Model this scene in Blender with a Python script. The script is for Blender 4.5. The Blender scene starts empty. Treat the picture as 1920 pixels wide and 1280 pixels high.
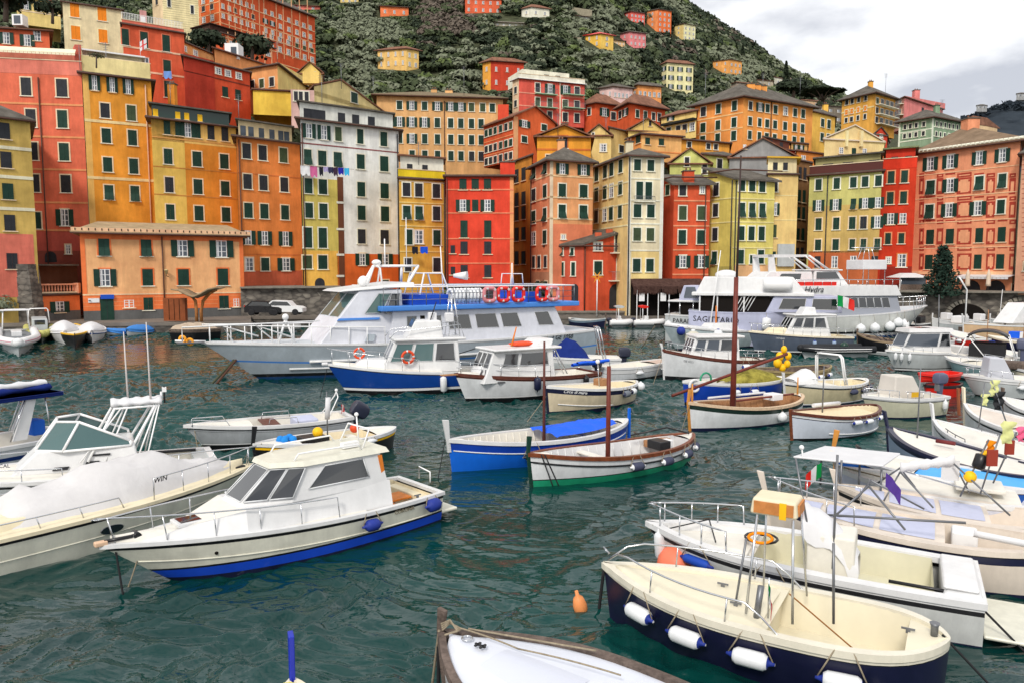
import bpy, bmesh, math, random
import numpy as np
from mathutils import Vector, Matrix
R = math.radians
sc = bpy.context.scene
# ---------------------------------------------------------------- camera, light, exposure
F, H, CX, CY, YH = 1440.0, 6.0, 960.0, 640.0, 505.0
PITCH = math.atan((CY-YH)/F)
cam = bpy.data.objects.new("camera", bpy.data.cameras.new("camera"))
sc.collection.objects.link(cam)
cam.location = (0, 0, H); cam.rotation_euler = (R(90)-PITCH, 0, 0)
cam.data.sensor_width = 36; cam.data.lens = 36*F/1920; cam.data.clip_end = 9000; cam.data.clip_start = .1
sc.camera = cam
sc.view_settings.view_transform = 'Standard'; sc.view_settings.look = 'None'
sc.view_settings.exposure = 0.14; sc.view_settings.gamma = 1
SUN_EL, SUN_AZ = 42, 200      # azimuth clockwise from +Y: the sun stands behind the camera, a little left
w = bpy.data.worlds.new("World"); sc.world = w; w.use_nodes = True
nt = w.node_tree; N = nt.nodes; Lk = nt.links; N.clear()
sky = N.new('ShaderNodeTexSky'); sky.sky_type = 'NISHITA'; sky.sun_disc = False
sky.sun_elevation = R(SUN_EL); sky.sun_rotation = R(SUN_AZ)
bg1 = N.new('ShaderNodeBackground'); bg1.inputs[1].default_value = .10
bg2 = N.new('ShaderNodeBackground'); bg2.inputs[1].default_value = 1.0
Lk.new(sky.outputs[0], bg1.inputs[0])
tc = N.new('ShaderNodeTexCoord'); mp = N.new('ShaderNodeMapping'); mp.inputs['Scale'].default_value = (1, 1, 2.4); mp.inputs['Location'].default_value = (3.1, .7, .4)
Lk.new(tc.outputs['Generated'], mp.inputs[0])
n1 = N.new('ShaderNodeTexNoise'); n1.inputs['Scale'].default_value = 3.6; n1.inputs['Detail'].default_value = 7; n1.inputs['Roughness'].default_value = .5
Lk.new(mp.outputs[0], n1.inputs[0])
cr = N.new('ShaderNodeValToRGB'); e = cr.color_ramp.elements
e[0].position = .38; e[0].color = (.60, .615, .67, 1); e[1].position = .60; e[1].color = (1.28, 1.27, 1.26, 1)
e2 = e.new(.50); e2.color = (1.08, 1.08, 1.09, 1)
Lk.new(n1.outputs[0], cr.inputs[0]); Lk.new(cr.outputs[0], bg2.inputs[0])
mx = N.new('ShaderNodeMixShader'); mx.inputs[0].default_value = .88
Lk.new(bg1.outputs[0], mx.inputs[1]); Lk.new(bg2.outputs[0], mx.inputs[2])
wo = N.new('ShaderNodeOutputWorld'); Lk.new(mx.outputs[0], wo.inputs[0])
sl = bpy.data.lights.new("sun", 'SUN'); sl.energy = 2.1; sl.angle = R(12); sl.color = (1, .94, .85)
sun = bpy.data.objects.new("sun", sl); sc.collection.objects.link(sun)
sun.rotation_euler = (R(90-SUN_EL), 0, -R(SUN_AZ)+math.pi)
# ---------------------------------------------------------------- pixel rays (the photograph is 1920 x 1280)
cp, sp_ = math.cos(PITCH), math.sin(PITCH)
def ray(px, py):
    x = (px-CX)/F; y = (CY-py)/F
    return Vector((x, cp+y*sp_, -sp_+y*cp))
def at(px, py, D):
    d = ray(px, py); return Vector((0, 0, H))+d*(D/d.y)
def onz(px, py, z=0.0):
    d = ray(px, py); return Vector((0, 0, H))+d*((z-H)/d.z)
# ---------------------------------------------------------------- materials
def lin(c): return tuple(((v/255)/12.92 if v/255 <= .04045 else ((v/255+.055)/1.055)**2.4) for v in c)
MATS = {}
def _mat(name, rgb, rough=.6, spec=.3, metal=0, var=.0, scale=2.0, bump=0, bscale=8, streak=0, coat=0, k=1.0, emit=0):
    if name in MATS: return MATS[name]
    m = bpy.data.materials.new(name); m.use_nodes = True; MATS[name] = m
    t = m.node_tree; b = t.nodes['Principled BSDF']
    c = [min(1, v*k) for v in lin(rgb)]
    b.inputs['Base Color'].default_value = (*c, 1); b.inputs['Roughness'].default_value = rough
    b.inputs['Metallic'].default_value = metal; b.inputs['Specular IOR Level'].default_value = spec
    if coat: b.inputs['Coat Weight'].default_value = coat; b.inputs['Coat Roughness'].default_value = .08
    if var or bump or streak:
        g = t.nodes.new('ShaderNodeNewGeometry')
        pos = g.outputs['Position']
    if var or streak:
        n = t.nodes.new('ShaderNodeTexNoise'); n.inputs['Scale'].default_value = scale; n.inputs['Detail'].default_value = 6; n.inputs['Roughness'].default_value = .65
        t.links.new(pos, n.inputs[0])
        r = t.nodes.new('ShaderNodeValToRGB'); r.color_ramp.elements[0].position = .3; r.color_ramp.elements[1].position = .7
        r.color_ramp.elements[0].color = (*[v*(1-var) for v in c], 1); r.color_ramp.elements[1].color = (*[min(1, v*(1+var*.7)+var*.02) for v in c], 1)
        t.links.new(n.outputs[0], r.inputs[0]); out = r.outputs[0]
        if streak:
            mp = t.nodes.new('ShaderNodeMapping'); mp.inputs['Scale'].default_value = (.9, .9, .16); t.links.new(pos, mp.inputs[0])
            s = t.nodes.new('ShaderNodeTexNoise'); s.inputs['Scale'].default_value = .8; s.inputs['Detail'].default_value = 8; s.inputs['Roughness'].default_value = .75; t.links.new(mp.outputs[0], s.inputs[0])
            r2 = t.nodes.new('ShaderNodeValToRGB'); r2.color_ramp.elements[0].position = .42; r2.color_ramp.elements[1].position = .62
            r2.color_ramp.elements[0].color = (1-streak,)*3+(1,); r2.color_ramp.elements[1].color = (1, 1, 1, 1)
            t.links.new(s.outputs[0], r2.inputs[0])
            mm = t.nodes.new('ShaderNodeMixRGB'); mm.blend_type = 'MULTIPLY'; mm.inputs[0].default_value = 1
            t.links.new(out, mm.inputs[1]); t.links.new(r2.outputs[0], mm.inputs[2]); out = mm.outputs[0]
        t.links.new(out, b.inputs['Base Color'])
    if bump:
        n = t.nodes.new('ShaderNodeTexNoise'); n.inputs['Scale'].default_value = bscale; n.inputs['Detail'].default_value = 5
        t.links.new(pos, n.inputs[0])
        bp = t.nodes.new('ShaderNodeBump'); bp.inputs['Strength'].default_value = bump; bp.inputs['Distance'].default_value = .05
        t.links.new(n.outputs[0], bp.inputs['Height']); t.links.new(bp.outputs[0], b.inputs['Normal'])
    return m
def stucco(rgb):
    g = .3*rgb[0]+.55*rgb[1]+.15*rgb[2]; c = (min(255, int(rgb[0]*.92+g*.08+3)), int(rgb[1]*.91+g*.09+4), int(rgb[2]*.90+g*.08+2))
    return _mat('stucco_%d_%d_%d' % rgb, c, .88, .15, var=.22, scale=.42, bump=.3, bscale=5, streak=.2, k=1.08)
def paint(rgb, var=.07, k=1.0): return _mat('paint_%d_%d_%d' % rgb, rgb, .34, .45, var=var*1.5, scale=2.6, k=k, streak=var*2.2)
def flat(rgb, rough=.7): return _mat('plain_%d_%d_%d' % rgb, rgb, rough, .25, var=.06, scale=4)
WHITE = paint((224, 224, 224), .045); CREAM = paint((236, 226, 200), .06); GREYW = paint((190, 195, 196), .06)
NAVY = paint((26, 30, 62), .1); BLUE = paint((20, 84, 176), .08); BLACK = paint((24, 24, 28), .15)
WOOD = _mat('varnished_wood', (128, 66, 34), .35, .45, var=.35, scale=7, streak=.3); TEAK = _mat('teak', (176, 128, 88), .6, .3, var=.25, scale=9, streak=.3)
OLDWOOD = _mat('weathered_wood', (120, 104, 94), .8, .2, var=.45, scale=9, bump=.5, bscale=25, streak=.4)
DECK = _mat('nonslip_deck', (222, 218, 208), .6, .25, var=.07, scale=5); CDECK = _mat('cream_deck', (224, 212, 182), .55, .3, var=.07, scale=4)
LILAC = _mat('lilac_nonslip', (186, 190, 212), .7, .2, var=.05, scale=5)
STEEL = _mat('steel_tube', (200, 202, 205), .22, .6, metal=.9); DSTEEL = _mat('dull_steel', (120, 122, 126), .4, .5, metal=.6)
TUBEW = _mat('white_tube', (238, 238, 238), .35, .4)
GLASS = _mat('tinted_glass', (28, 32, 36), .06, .9, coat=.6); BGLASS = _mat('house_glass', (70, 78, 88), .12, .7)
GGLASS = _mat('green_glass', (70, 100, 100), .07, .8)
RUBBER = _mat('black_rubber', (30, 30, 33), .6, .3, var=.2, scale=8); ROPE = _mat('rope', (150, 138, 118), .9, .1, var=.3, scale=20); DROPE = _mat('dark_rope', (46, 46, 48), .9, .1)
CANVAS = _mat('white_canvas', (214, 214, 216), .85, .1, var=.05, scale=2, bump=.5, bscale=2.2)
BCANVAS = _mat('blue_canvas', (26, 44, 112), .85, .1, var=.15, scale=2, bump=.5, bscale=3); BTARP = _mat('blue_tarp', (20, 92, 222), .6, .3, var=.08, scale=3, bump=.5, bscale=3)
ORANGEB = _mat('lifebuoy_orange', (222, 74, 30), .5, .4, var=.08); YEL = _mat('buoy_yellow', (245, 190, 20), .5, .3, var=.1); RED = _mat('red_paint', (215, 36, 24), .4, .4, var=.1)
FEND = _mat('fender_white', (226, 228, 230), .45, .4, var=.07, scale=6); FENDB = _mat('fender_blue', (32, 52, 140), .6, .3, var=.12, scale=6); FENDG = _mat('fender_slate', (66, 70, 92), .7, .2, var=.15, scale=6)
SLATE = _mat('slate_roof', (104, 98, 90), .9, .15, var=.35, scale=1.1, bump=.9, bscale=3, streak=.3)
TILE = _mat('clay_tile_roof', (140, 98, 78), .9, .15, var=.35, scale=1.3, bump=.9, bscale=3, streak=.3)
SHUT = _mat('green_shutter', (18, 56, 44), .6, .3, var=.25, scale=1.5); SHUTD = _mat('dark_shutter', (42, 44, 50), .6, .3, var=.25, scale=1.5); SHUTG = _mat('olive_shutter', (62, 78, 50), .6, .3, var=.25, scale=1.5)
SHUTO = _mat('orange_shutter', (238, 138, 20), .6, .3, var=.1, scale=1.5); PVC = _mat('window_white', (232, 232, 232), .45, .3); DARK = _mat('dark_interior', (26, 22, 20), .8, .1)
GUT = _mat('gutter', (84, 54, 44), .6, .3); TRIM = stucco((236, 206, 176)); TRIMW = stucco((238, 228, 214))
STONE = _mat('rubble_stone', (112, 104, 92), .9, .15, var=.55, scale=1.8, bump=1, bscale=2.5)
# stone look: cells
def stone_nodes():
    t = STONE.node_tree; b = t.nodes['Principled BSDF']
    g = t.nodes.new('ShaderNodeNewGeometry'); v = t.nodes.new('ShaderNodeTexVoronoi'); v.inputs['Scale'].default_value = 1.9; v.feature = 'F1'
    mp = t.nodes.new('ShaderNodeMapping'); mp.inputs['Scale'].default_value = (.8, .8, 1.5); t.links.new(g.outputs['Position'], mp.inputs[0]); t.links.new(mp.outputs[0], v.inputs[0])
    r = t.nodes.new('ShaderNodeValToRGB'); el = r.color_ramp.elements; el[0].position = 0; el[0].color = (.34, .31, .26, 1); el[1].position = 1; el[1].color = (.045, .04, .038, 1)
    x = el.new(.35); x.color = (.19, .17, .145, 1); x = el.new(.62); x.color = (.10, .09, .08, 1)
    ad = t.nodes.new('ShaderNodeMixRGB'); ad.blend_type = 'MIX'; ad.inputs[0].default_value = .6
    t.links.new(v.outputs['Distance'], r.inputs[0]); t.links.new(v.outputs['Color'], ad.inputs[2]); t.links.new(v.outputs['Distance'], ad.inputs[1])
    bw = t.nodes.new('ShaderNodeRGBToBW'); t.links.new(ad.outputs[0], bw.inputs[0]); t.links.new(bw.outputs[0], r.inputs[0])
    t.links.new(r.outputs[0], b.inputs['Base Color'])
stone_nodes()
# ---------------------------------------------------------------- mesh builder
class MB:
    def __init__(s): s.v = []; s.f = []; s.m = []; s.mats = []; s.sm = []
    def mi(s, m):
        if m not in s.mats: s.mats.append(m)
        return s.mats.index(m)
    def face(s, pts, m, smooth=False):
        i = len(s.v); s.v += [tuple(p) for p in pts]; s.f.append(tuple(range(i, i+len(pts)))); s.m.append(s.mi(m)); s.sm.append(smooth)
    def grid(s, rows, m, closed=False, smooth=True, mf=None, caps=(False, False)):
        """rows: list of equal-length point lists"""
        i0 = len(s.v); n = len(rows[0])
        for r in rows: s.v += [tuple(p) for p in r]
        for a in range(len(rows)-1):
            for b in range(n if closed else n-1):
                c = (b+1) % n
                mm = mf(a, b) if mf else m
                if mm is None: continue
                s.f.append((i0+a*n+b, i0+a*n+c, i0+(a+1)*n+c, i0+(a+1)*n+b)); s.m.append(s.mi(mm)); s.sm.append(smooth)
        if caps[0]: s.f.append(tuple(i0+k for k in range(n))[::-1]); s.m.append(s.mi(m)); s.sm.append(False)
        if caps[1]: s.f.append(tuple(i0+(len(rows)-1)*n+k for k in range(n))); s.m.append(s.mi(m)); s.sm.append(False)
    def box(s, x0, x1, y0, y1, z0, z1, m):
        P = [(x0,y0,z0),(x1,y0,z0),(x1,y1,z0),(x0,y1,z0),(x0,y0,z1),(x1,y0,z1),(x1,y1,z1),(x0,y1,z1)]
        s.hexa(P, m)
    def hexa(s, P, m):
        i = len(s.v); s.v += [tuple(p) for p in P]
        for q in ((0,3,2,1),(4,5,6,7),(0,1,5,4),(1,2,6,5),(2,3,7,6),(3,0,4,7)):
            s.f.append(tuple(i+k for k in q)); s.m.append(s.mi(m)); s.sm.append(False)
    def prism(s, pts, off, m):
        """extrude polygon pts by vector off"""
        o = Vector(off); a = [Vector(p) for p in pts]; b = [p+o for p in a]; n = len(a)
        s.face(a[::-1], m); s.face(b, m)
        for k in range(n): s.face([a[k], a[(k+1) % n], b[(k+1) % n], b[k]], m)
    def tube(s, pts, r, m, n=6, cap=True, taper=None):
        pts = [Vector(p) for p in pts]; rows = []
        for i, p in enumerate(pts):
            t = (pts[min(i+1, len(pts)-1)]-pts[max(i-1, 0)])
            if t.length < 1e-9: t = Vector((0, 0, 1))
            t.normalize()
            u = t.cross(Vector((0, 0, 1))) if abs(t.z) < .95 else t.cross(Vector((0, 1, 0)))
            u.normalize(); v = t.cross(u)
            rr = r if taper is None else r+(taper-r)*i/max(1, len(pts)-1)
            rows.append([p+(u*math.cos(a)+v*math.sin(a))*rr for a in [2*math.pi*k/n for k in range(n)]])
        s.grid(rows, m, closed=True, caps=(cap, cap))
    def lathe(s, c, axis, prof, m, n=12, mf=None):
        """prof: (distance along axis, radius)"""
        c = Vector(c); t = Vector(axis).normalized(); u = t.cross(Vector((0, 0, 1))) if abs(t.z) < .95 else t.cross(Vector((0, 1, 0)))
        u.normalize(); v = t.cross(u)
        rows = [[c+t*d+(u*math.cos(a)+v*math.sin(a))*r for a in [2*math.pi*k/n for k in range(n)]] for d, r in prof]
        s.grid(rows, m, closed=True, mf=mf, caps=(True, True))
    def ball(s, c, r, m, n=12, sz=1.0):
        s.lathe(Vector(c)-Vector((0, 0, r*sz)), (0, 0, 1), [(r*sz*(1-math.cos(a)), max(.002, r*math.sin(a))) for a in [math.pi*k/8 for k in range(9)]], m, n)
    def torus(s, c, axis, R_, r, m, n=20, k=8, mf=None, sq=None):
        c = Vector(c); t = Vector(axis).normalized(); u = t.cross(Vector((0, 0, 1))) if abs(t.z) < .95 else Vector((1, 0, 0)); u.normalize(); v = t.cross(u)
        rows = []
        for i in range(n+1):
            a = 2*math.pi*i/n; q = 1.0
            if sq: ca, sa = abs(math.cos(a)), abs(math.sin(a)); q = 1/((ca**sq+sa**sq)**(1/sq))
            d = u*math.cos(a)+v*math.sin(a)
            rows.append([c+d*(R_*q+r*math.cos(b))+t*(r*math.sin(b)) for b in [2*math.pi*j/k for j in range(k)]])
        s.grid(rows, m, closed=True, mf=mf)
    def text(s, txt, M, size, m, depth=.01, shear=0, align='LEFT'):
        cu = bpy.data.curves.new('t', 'FONT'); cu.body = txt; cu.size = size; cu.extrude = depth/2; cu.shear = shear; cu.align_x = align; cu.resolution_u = 2
        o = bpy.data.objects.new('t', cu); sc.collection.objects.link(o)
        me = o.to_mesh()
        i = len(s.v); s.v += [tuple(M @ v.co) for v in me.vertices]
        for p in me.polygons: s.f.append(tuple(i+k for k in p.vertices)); s.m.append(s.mi(m)); s.sm.append(False)
        o.to_mesh_clear(); bpy.data.objects.remove(o); bpy.data.curves.remove(cu)
    def build(s, name, parent=None, loc=(0, 0, 0), rz=0, bevel=0, seg=2, kind=None, org=None, solid=0):
        me = bpy.data.meshes.new(name)
        vs = s.v if org is None else [(a-org[0], b-org[1], c-org[2]) for a, b, c in s.v]
        me.from_pydata(vs, [], s.f)
        for m in s.mats: me.materials.append(m)
        me.polygons.foreach_set('material_index', s.m); me.polygons.foreach_set('use_smooth', s.sm)
        me.update()
        o = bpy.data.objects.new(name, me); sc.collection.objects.link(o)
        o.location = loc; o.rotation_euler = (0, 0, rz)
        if parent is not None: o.parent = parent
        if solid:
            md = o.modifiers.new('s', 'SOLIDIFY'); md.thickness = solid
        if bevel:
            md = o.modifiers.new('b', 'BEVEL'); md.width = bevel; md.segments = seg; md.limit_method = 'ANGLE'; md.angle_limit = R(35)
            me.polygons.foreach_set('use_smooth', [True]*len(s.f))
            try:
                md2 = o.modifiers.new('w', 'WEIGHTED_NORMAL'); md2.keep_sharp = True
            except Exception: pass
        if kind: o['kind'] = kind
        return o
def thing(name, label, cat, loc=(0, 0, 0), rz=0, group=None):
    o = bpy.data.objects.new(name, None); sc.collection.objects.link(o); o.empty_display_size = .2
    o.location = loc; o.rotation_euler = (0, 0, rz); o['label'] = label; o['category'] = cat
    if group: o['group'] = group
    return o
def tag(o, label, cat, group=None):
    o['label'] = label; o['category'] = cat
    if group: o['group'] = group
    return o
def link(o, parent=None):
    sc.collection.objects.link(o)
    if parent is not None: o.parent = parent
    return o
def np_mesh(name, V, Q, mats, smooth=True, mi=None):
    me = bpy.data.meshes.new(name); V = np.asarray(V, dtype=np.float32); Q = np.asarray(Q, dtype=np.int32)
    me.vertices.add(len(V)); me.vertices.foreach_set('co', V.ravel())
    k = Q.shape[1]; me.loops.add(Q.size); me.loops.foreach_set('vertex_index', Q.ravel())
    me.polygons.add(len(Q)); me.polygons.foreach_set('loop_start', np.arange(0, Q.size, k, dtype=np.int32)); me.polygons.foreach_set('loop_total', np.full(len(Q), k, dtype=np.int32))
    me.polygons.foreach_set('use_smooth', np.full(len(Q), smooth))
    if mi is not None: me.polygons.foreach_set('material_index', np.asarray(mi, dtype=np.int32))
    for m in mats: me.materials.append(m)
    me.update(calc_edges=True); me.validate()
    o = bpy.data.objects.new(name, me); sc.collection.objects.link(o); return o
# ================================================================ WATER
rng = np.random.default_rng(5)
def make_water():
    m = bpy.data.materials.new('harbour_water'); m.use_nodes = True; t = m.node_tree; b = t.nodes['Principled BSDF']
    b.inputs['Base Color'].default_value = (.006, .052, .050, 1); b.inputs['Roughness'].default_value = .02; b.inputs['IOR'].default_value = 1.42; b.inputs['Specular IOR Level'].default_value = .5
    g = t.nodes.new('ShaderNodeNewGeometry')
    n = t.nodes.new('ShaderNodeTexNoise'); n.inputs['Scale'].default_value = .12; n.inputs['Detail'].default_value = 2; t.links.new(g.outputs['Position'], n.inputs[0])
    r = t.nodes.new('ShaderNodeValToRGB'); r.color_ramp.elements[0].position = .35; r.color_ramp.elements[1].position = .65
    r.color_ramp.elements[0].color = (.001, .026, .024, 1); r.color_ramp.elements[1].color = (.002, .046, .040, 1)
    t.links.new(n.outputs[0], r.inputs[0]); t.links.new(r.outputs[0], b.inputs['Base Color'])
    mp = t.nodes.new('ShaderNodeMapping'); mp.inputs['Scale'].default_value = (1, 1.5, 1); t.links.new(g.outputs['Position'], mp.inputs[0])
    n2 = t.nodes.new('ShaderNodeTexNoise'); n2.inputs['Scale'].default_value = 4.0; n2.inputs['Detail'].default_value = 3; t.links.new(mp.outputs[0], n2.inputs[0])
    bp = t.nodes.new('ShaderNodeBump'); bp.inputs['Strength'].default_value = .35; bp.inputs['Distance'].default_value = .03
    t.links.new(n2.outputs[0], bp.inputs['Height']); t.links.new(bp.outputs[0], b.inputs['Normal'])
    rows, cols = 1400, 1350
    D = 7.0*(110/7.0)**(np.linspace(0, 1, rows)); A = np.linspace(-.98, .98, cols)
    DD, AA = np.meshgrid(D, A, indexing='ij'); X = DD*AA; Y = DD
    Z = np.zeros_like(X)
    amp = .62+.5*np.sin(X*.23+1.3+.8*np.sin(Y*.1))*np.sin(Y*.19+.4+.6*np.sin(X*.13))+.3*np.sin(X*.07-Y*.11)+.22*np.sin(X*.61+Y*.33)*np.sin(Y*.5-X*.2)
    amp = np.clip(amp, .16, 1.5)**1.25*1.12
    # domain warp, so that crests do not run straight
    wx = X+.35*np.sin(Y*.9+.5*X)+.22*np.sin(1.9*X-1.1*Y+2); wy = Y+.35*np.sin(X*.8-.4*Y+1)+.2*np.sin(2.3*Y+.7*X)
    for i in range(40):
        lam = .36*(2.4/.36)**(rng.random()**1.2); th = rng.normal(math.pi/2+.25, .75); k = 2*math.pi/lam
        a = .0088*lam**.85
        cell = np.clip(lam/(DD*.0020*4)-.6, 0, 1)   # short waves fade out where the mesh gets too coarse
        ph = wx*k*math.cos(th)+wy*k*math.sin(th)+rng.random()*6.28
        s = np.sin(ph); Z += a*cell*(1-2*np.abs(s)**.9 if i % 3 == 0 else s)
    Z = Z*amp*1.5*np.clip((.98-np.abs(AA))*14, 0, 1)*np.clip((DD-7)*2, 0, 1)*np.clip((110-DD)*.3, 0, 1)
    V = np.stack([X, Y, Z], -1).reshape(-1, 3)
    i = np.arange(rows*cols).reshape(rows, cols); Q = np.stack([i[:-1, :-1], i[:-1, 1:], i[1:, 1:], i[1:, :-1]], -1).reshape(-1, 4)
    o = np_mesh('water', V, Q, [m]); o['kind'] = 'structure'
    # open water beyond the sheet's sides and behind the camera, a little below it
    k = .98
    for P in ([(-900, -120), (900, -120), (900, 7), (-900, 7)], [(k*7, 7), (900, 7), (900, 110), (k*110, 110)], [(-900, 7), (-k*7, 7), (-k*110, 110), (-900, 110)], [(120, 110), (4000, 110), (4000, 2000), (120, 2000)]):
        mb = MB(); mb.face([(x, y, 0) for x, y in P], m); mb.build('water', kind='structure')
make_water()
# ================================================================ TERRAIN
def etop(px):
    P = [(-400, .62), (560, .55), (900, .50), (1100, .42), (1190, .365), (1250, .330), (1320, .300), (1390, .272), (1450, .243), (1520, .222), (1600, .195), (1700, .17), (1900, .12), (2400, .1)]
    return np.interp(px, [p[0] for p in P], [p[1] for p in P])
def prof(D):
    return np.interp(D, [60, 76, 82, 92, 104, 118, 135, 152, 240, 340, 480, 620, 800, 1000], [-.09, -.078, -.070, -.062, -.050, .01, .085, .17, .28, .35, .42, .46, .46, .42])
def elev(px, D):
    e = etop(px); p = prof(D); s = np.minimum(1, e/.45)
    if_hi = p*s
    return np.where(p > 0, if_hi, p)
def zt(px, D): return H+D*elev(px, D)
def make_terrain():
    px = np.linspace(-500, 2500, 260); D = np.concatenate([np.linspace(85, 150, 40), np.linspace(155, 1000, 110)])
    DD, PP = np.meshgrid(D, px, indexing='ij'); X = DD*(PP-CX)/F; Z = zt(PP, DD)
    far = np.clip((DD-150)/60, 0, 1)
    Z = Z+far*0
    V = np.stack([X, DD, Z], -1).reshape(-1, 3); n, k = len(D), len(px)
    i = np.arange(n*k).reshape(n, k); Q = np.stack([i[:-1, :-1], i[:-1, 1:], i[1:, 1:], i[1:, :-1]], -1).reshape(-1, 4)
    m = _mat('hillside_ground', (66, 70, 48), .95, .1, var=.6, scale=.35, bump=1, bscale=.8)
    o = np_mesh('hillside', V, Q, [m]); o['kind'] = 'structure'
    # sea bed and quays
    QG = _mat('quay_paving', (120, 112, 104), .9, .15, var=.2, scale=.8, bump=.3, bscale=5)
    mb = MB()
    def quay(px0, D0, px1, D1, z, m=STONE, back=112):
        a = Vector(((px0-CX)/F*D0, D0, 0)); b = Vector(((px1-CX)/F*D1, D1, 0))
        c = Vector(((px1-CX)/F*back, back, 0)); d = Vector(((px0-CX)/F*back, back, 0))
        q = MB(); lo, hi = -1.2, z
        q.face([(a.x, a.y, lo), (b.x, b.y, lo), (b.x, b.y, hi), (a.x, a.y, hi)], m)
        q.face([(a.x, a.y, hi), (b.x, b.y, hi), (c.x, c.y, hi), (d.x, d.y, hi)], QG)
        q.face([(b.x, b.y, lo), (c.x, c.y, lo), (c.x, c.y, hi), (b.x, b.y, hi)], m); q.face([(d.x, d.y, lo), (a.x, a.y, lo), (a.x, a.y, hi), (d.x, d.y, hi)], m)
        # kerb of dressed blocks
        q.hexa([(a.x, a.y-.08, hi-.28), (b.x, b.y-.08, hi-.28), (b.x, b.y+.5, hi-.28), (a.x, a.y+.5, hi-.28), (a.x, a.y-.08, hi+.05), (b.x, b.y-.08, hi+.05), (b.x, b.y+.5, hi+.05), (a.x, a.y+.5, hi+.05)], QG)
        return q
    quay(-420, 70, 470, 74, .9).build('quay', kind='structure')
    quay(470, 83.5, 1250, 84.3, .85).build('quay', kind='structure')
    quay(1250, 85, 1690, 85, 1.2).build('quay', kind='structure')
    # beach strip between
make_terrain()
# far headland, right
def headland():
    rows = []
    mm = _mat('far_wood', (50, 58, 66), .95, .05, var=.35, scale=.02, bump=.5, bscale=.05)  # distance haze is put into this wood colour as a blue tint
    prof_ = [(1500, 265), (1600, 262), (1660, 258), (1720, 250), (1790, 232), (1822, 222), (1850, 207), (1880, 199), (1930, 196), (1990, 192), (2100, 205), (2300, 240), (2600, 330)]
    D0 = 1500
    xs = np.linspace(1500, 2600, 120); ys = np.interp(xs, [p[0] for p in prof_], [p[1] for p in prof_])+rng.normal(0, 1.3, 120)
    for k, (s, dd) in enumerate([(0, -700), (.35, -420), (.7, -180), (1, 0), (.9, 200), (0, 700)]):
        rows.append([((x-CX)/F*(D0+dd), D0+dd, H+(505-y)/F*D0*s) for x, y in zip(xs, ys)])
    b = MB(); b.grid(rows, mm); o = b.build('hills', kind='structure')
    # scattered trees on the crest
    q = MB(); rr = random.Random(4)
    for i in range(150):
        x = rr.uniform(1650, 2000); y = np.interp(x, [p[0] for p in prof_], [p[1] for p in prof_]); c = at(x, y-rr.uniform(-3, 2), D0-rr.uniform(0, 60)); rad = rr.uniform(3, 8)
        for j in range(16):
            d = Vector((rr.gauss(0, 1), rr.gauss(0, 1), rr.gauss(0, .8)))*rad*.55; u = Vector((rr.gauss(0, 1), rr.gauss(0, 1), rr.gauss(0, 1))).normalized()*rad*.5; v = u.cross(Vector((rr.gauss(0, 1), 1, rr.gauss(0, 1)))).normalized()*rad*.4
            q.face([c+d-u-v, c+d+u-v, c+d+u+v, c+d-u+v], mm)
    q.build('far_wood', kind='stuff')['label'] = 'dark wood on the far headland behind the town'
headland()
# ================================================================ CROWNS
def crown_faces(n, r, seed, flatz=.85, leaf=.2, skew=.0):
    """n leaf-clump quads over a lumpy crown, unit cell scaled by r"""
    g = np.random.default_rng(seed)
    lob = g.normal(size=(7, 3)); lob /= np.linalg.norm(lob, axis=1)[:, None]
    lob[:, 2] = np.abs(lob[:, 2])*.8; lr = g.uniform(.38, .62, 7)
    k = g.integers(0, 7, n); d = g.normal(size=(n, 3)); d /= np.linalg.norm(d, axis=1)[:, None]
    d[:, 2] = np.where(d[:, 2] < -.2, -d[:, 2], d[:, 2])
    c = lob[k]*.52+d*(lr[k]*g.uniform(.75, 1.08, n))[:, None]; c[:, 2] *= flatz
    nrm = d+g.normal(0, .30, (n, 3)); nrm /= np.linalg.norm(nrm, axis=1)[:, None]
    u = np.cross(nrm, g.normal(size=(n, 3))); u /= np.linalg.norm(u, axis=1)[:, None]; v = np.cross(nrm, u)
    s = (leaf*g.uniform(.6, 1.3, n))[:, None]
    q = np.stack([c-u*s-v*s*.7, c+u*s-v*s*.5, c+u*s*.8+v*s*.8, c-u*s*.9+v*s*.6], 1)
    return q*r
LEAF = [_mat('olive_leaf', (118, 124, 102), .85, .15, var=.25, scale=.5), _mat('oak_leaf', (74, 84, 58), .85, .15, var=.25, scale=.5), _mat('dark_leaf', (48, 58, 42), .85, .15, var=.4, scale=.5), _mat('bare_twigs', (106, 96, 86), .9, .1, var=.35, scale=.5), _mat('light_leaf', (98, 112, 66), .85, .15, var=.4, scale=.5)]
EXCL = []   # (px0,px1,py_top,py_base,D) of hill houses, filled before the wood is grown
def hill_D(px, py):
    """distance at which the hillside is seen at this pixel"""
    d = ray(px, py); e = d.z/d.y; px = CX+F*d.x/d.y; Ds = np.linspace(100, 640, 2200); ee = elev(px, Ds); k = np.argmax(ee >= e)
    return float(Ds[k]) if ee[k] >= e else 560.0
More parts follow.
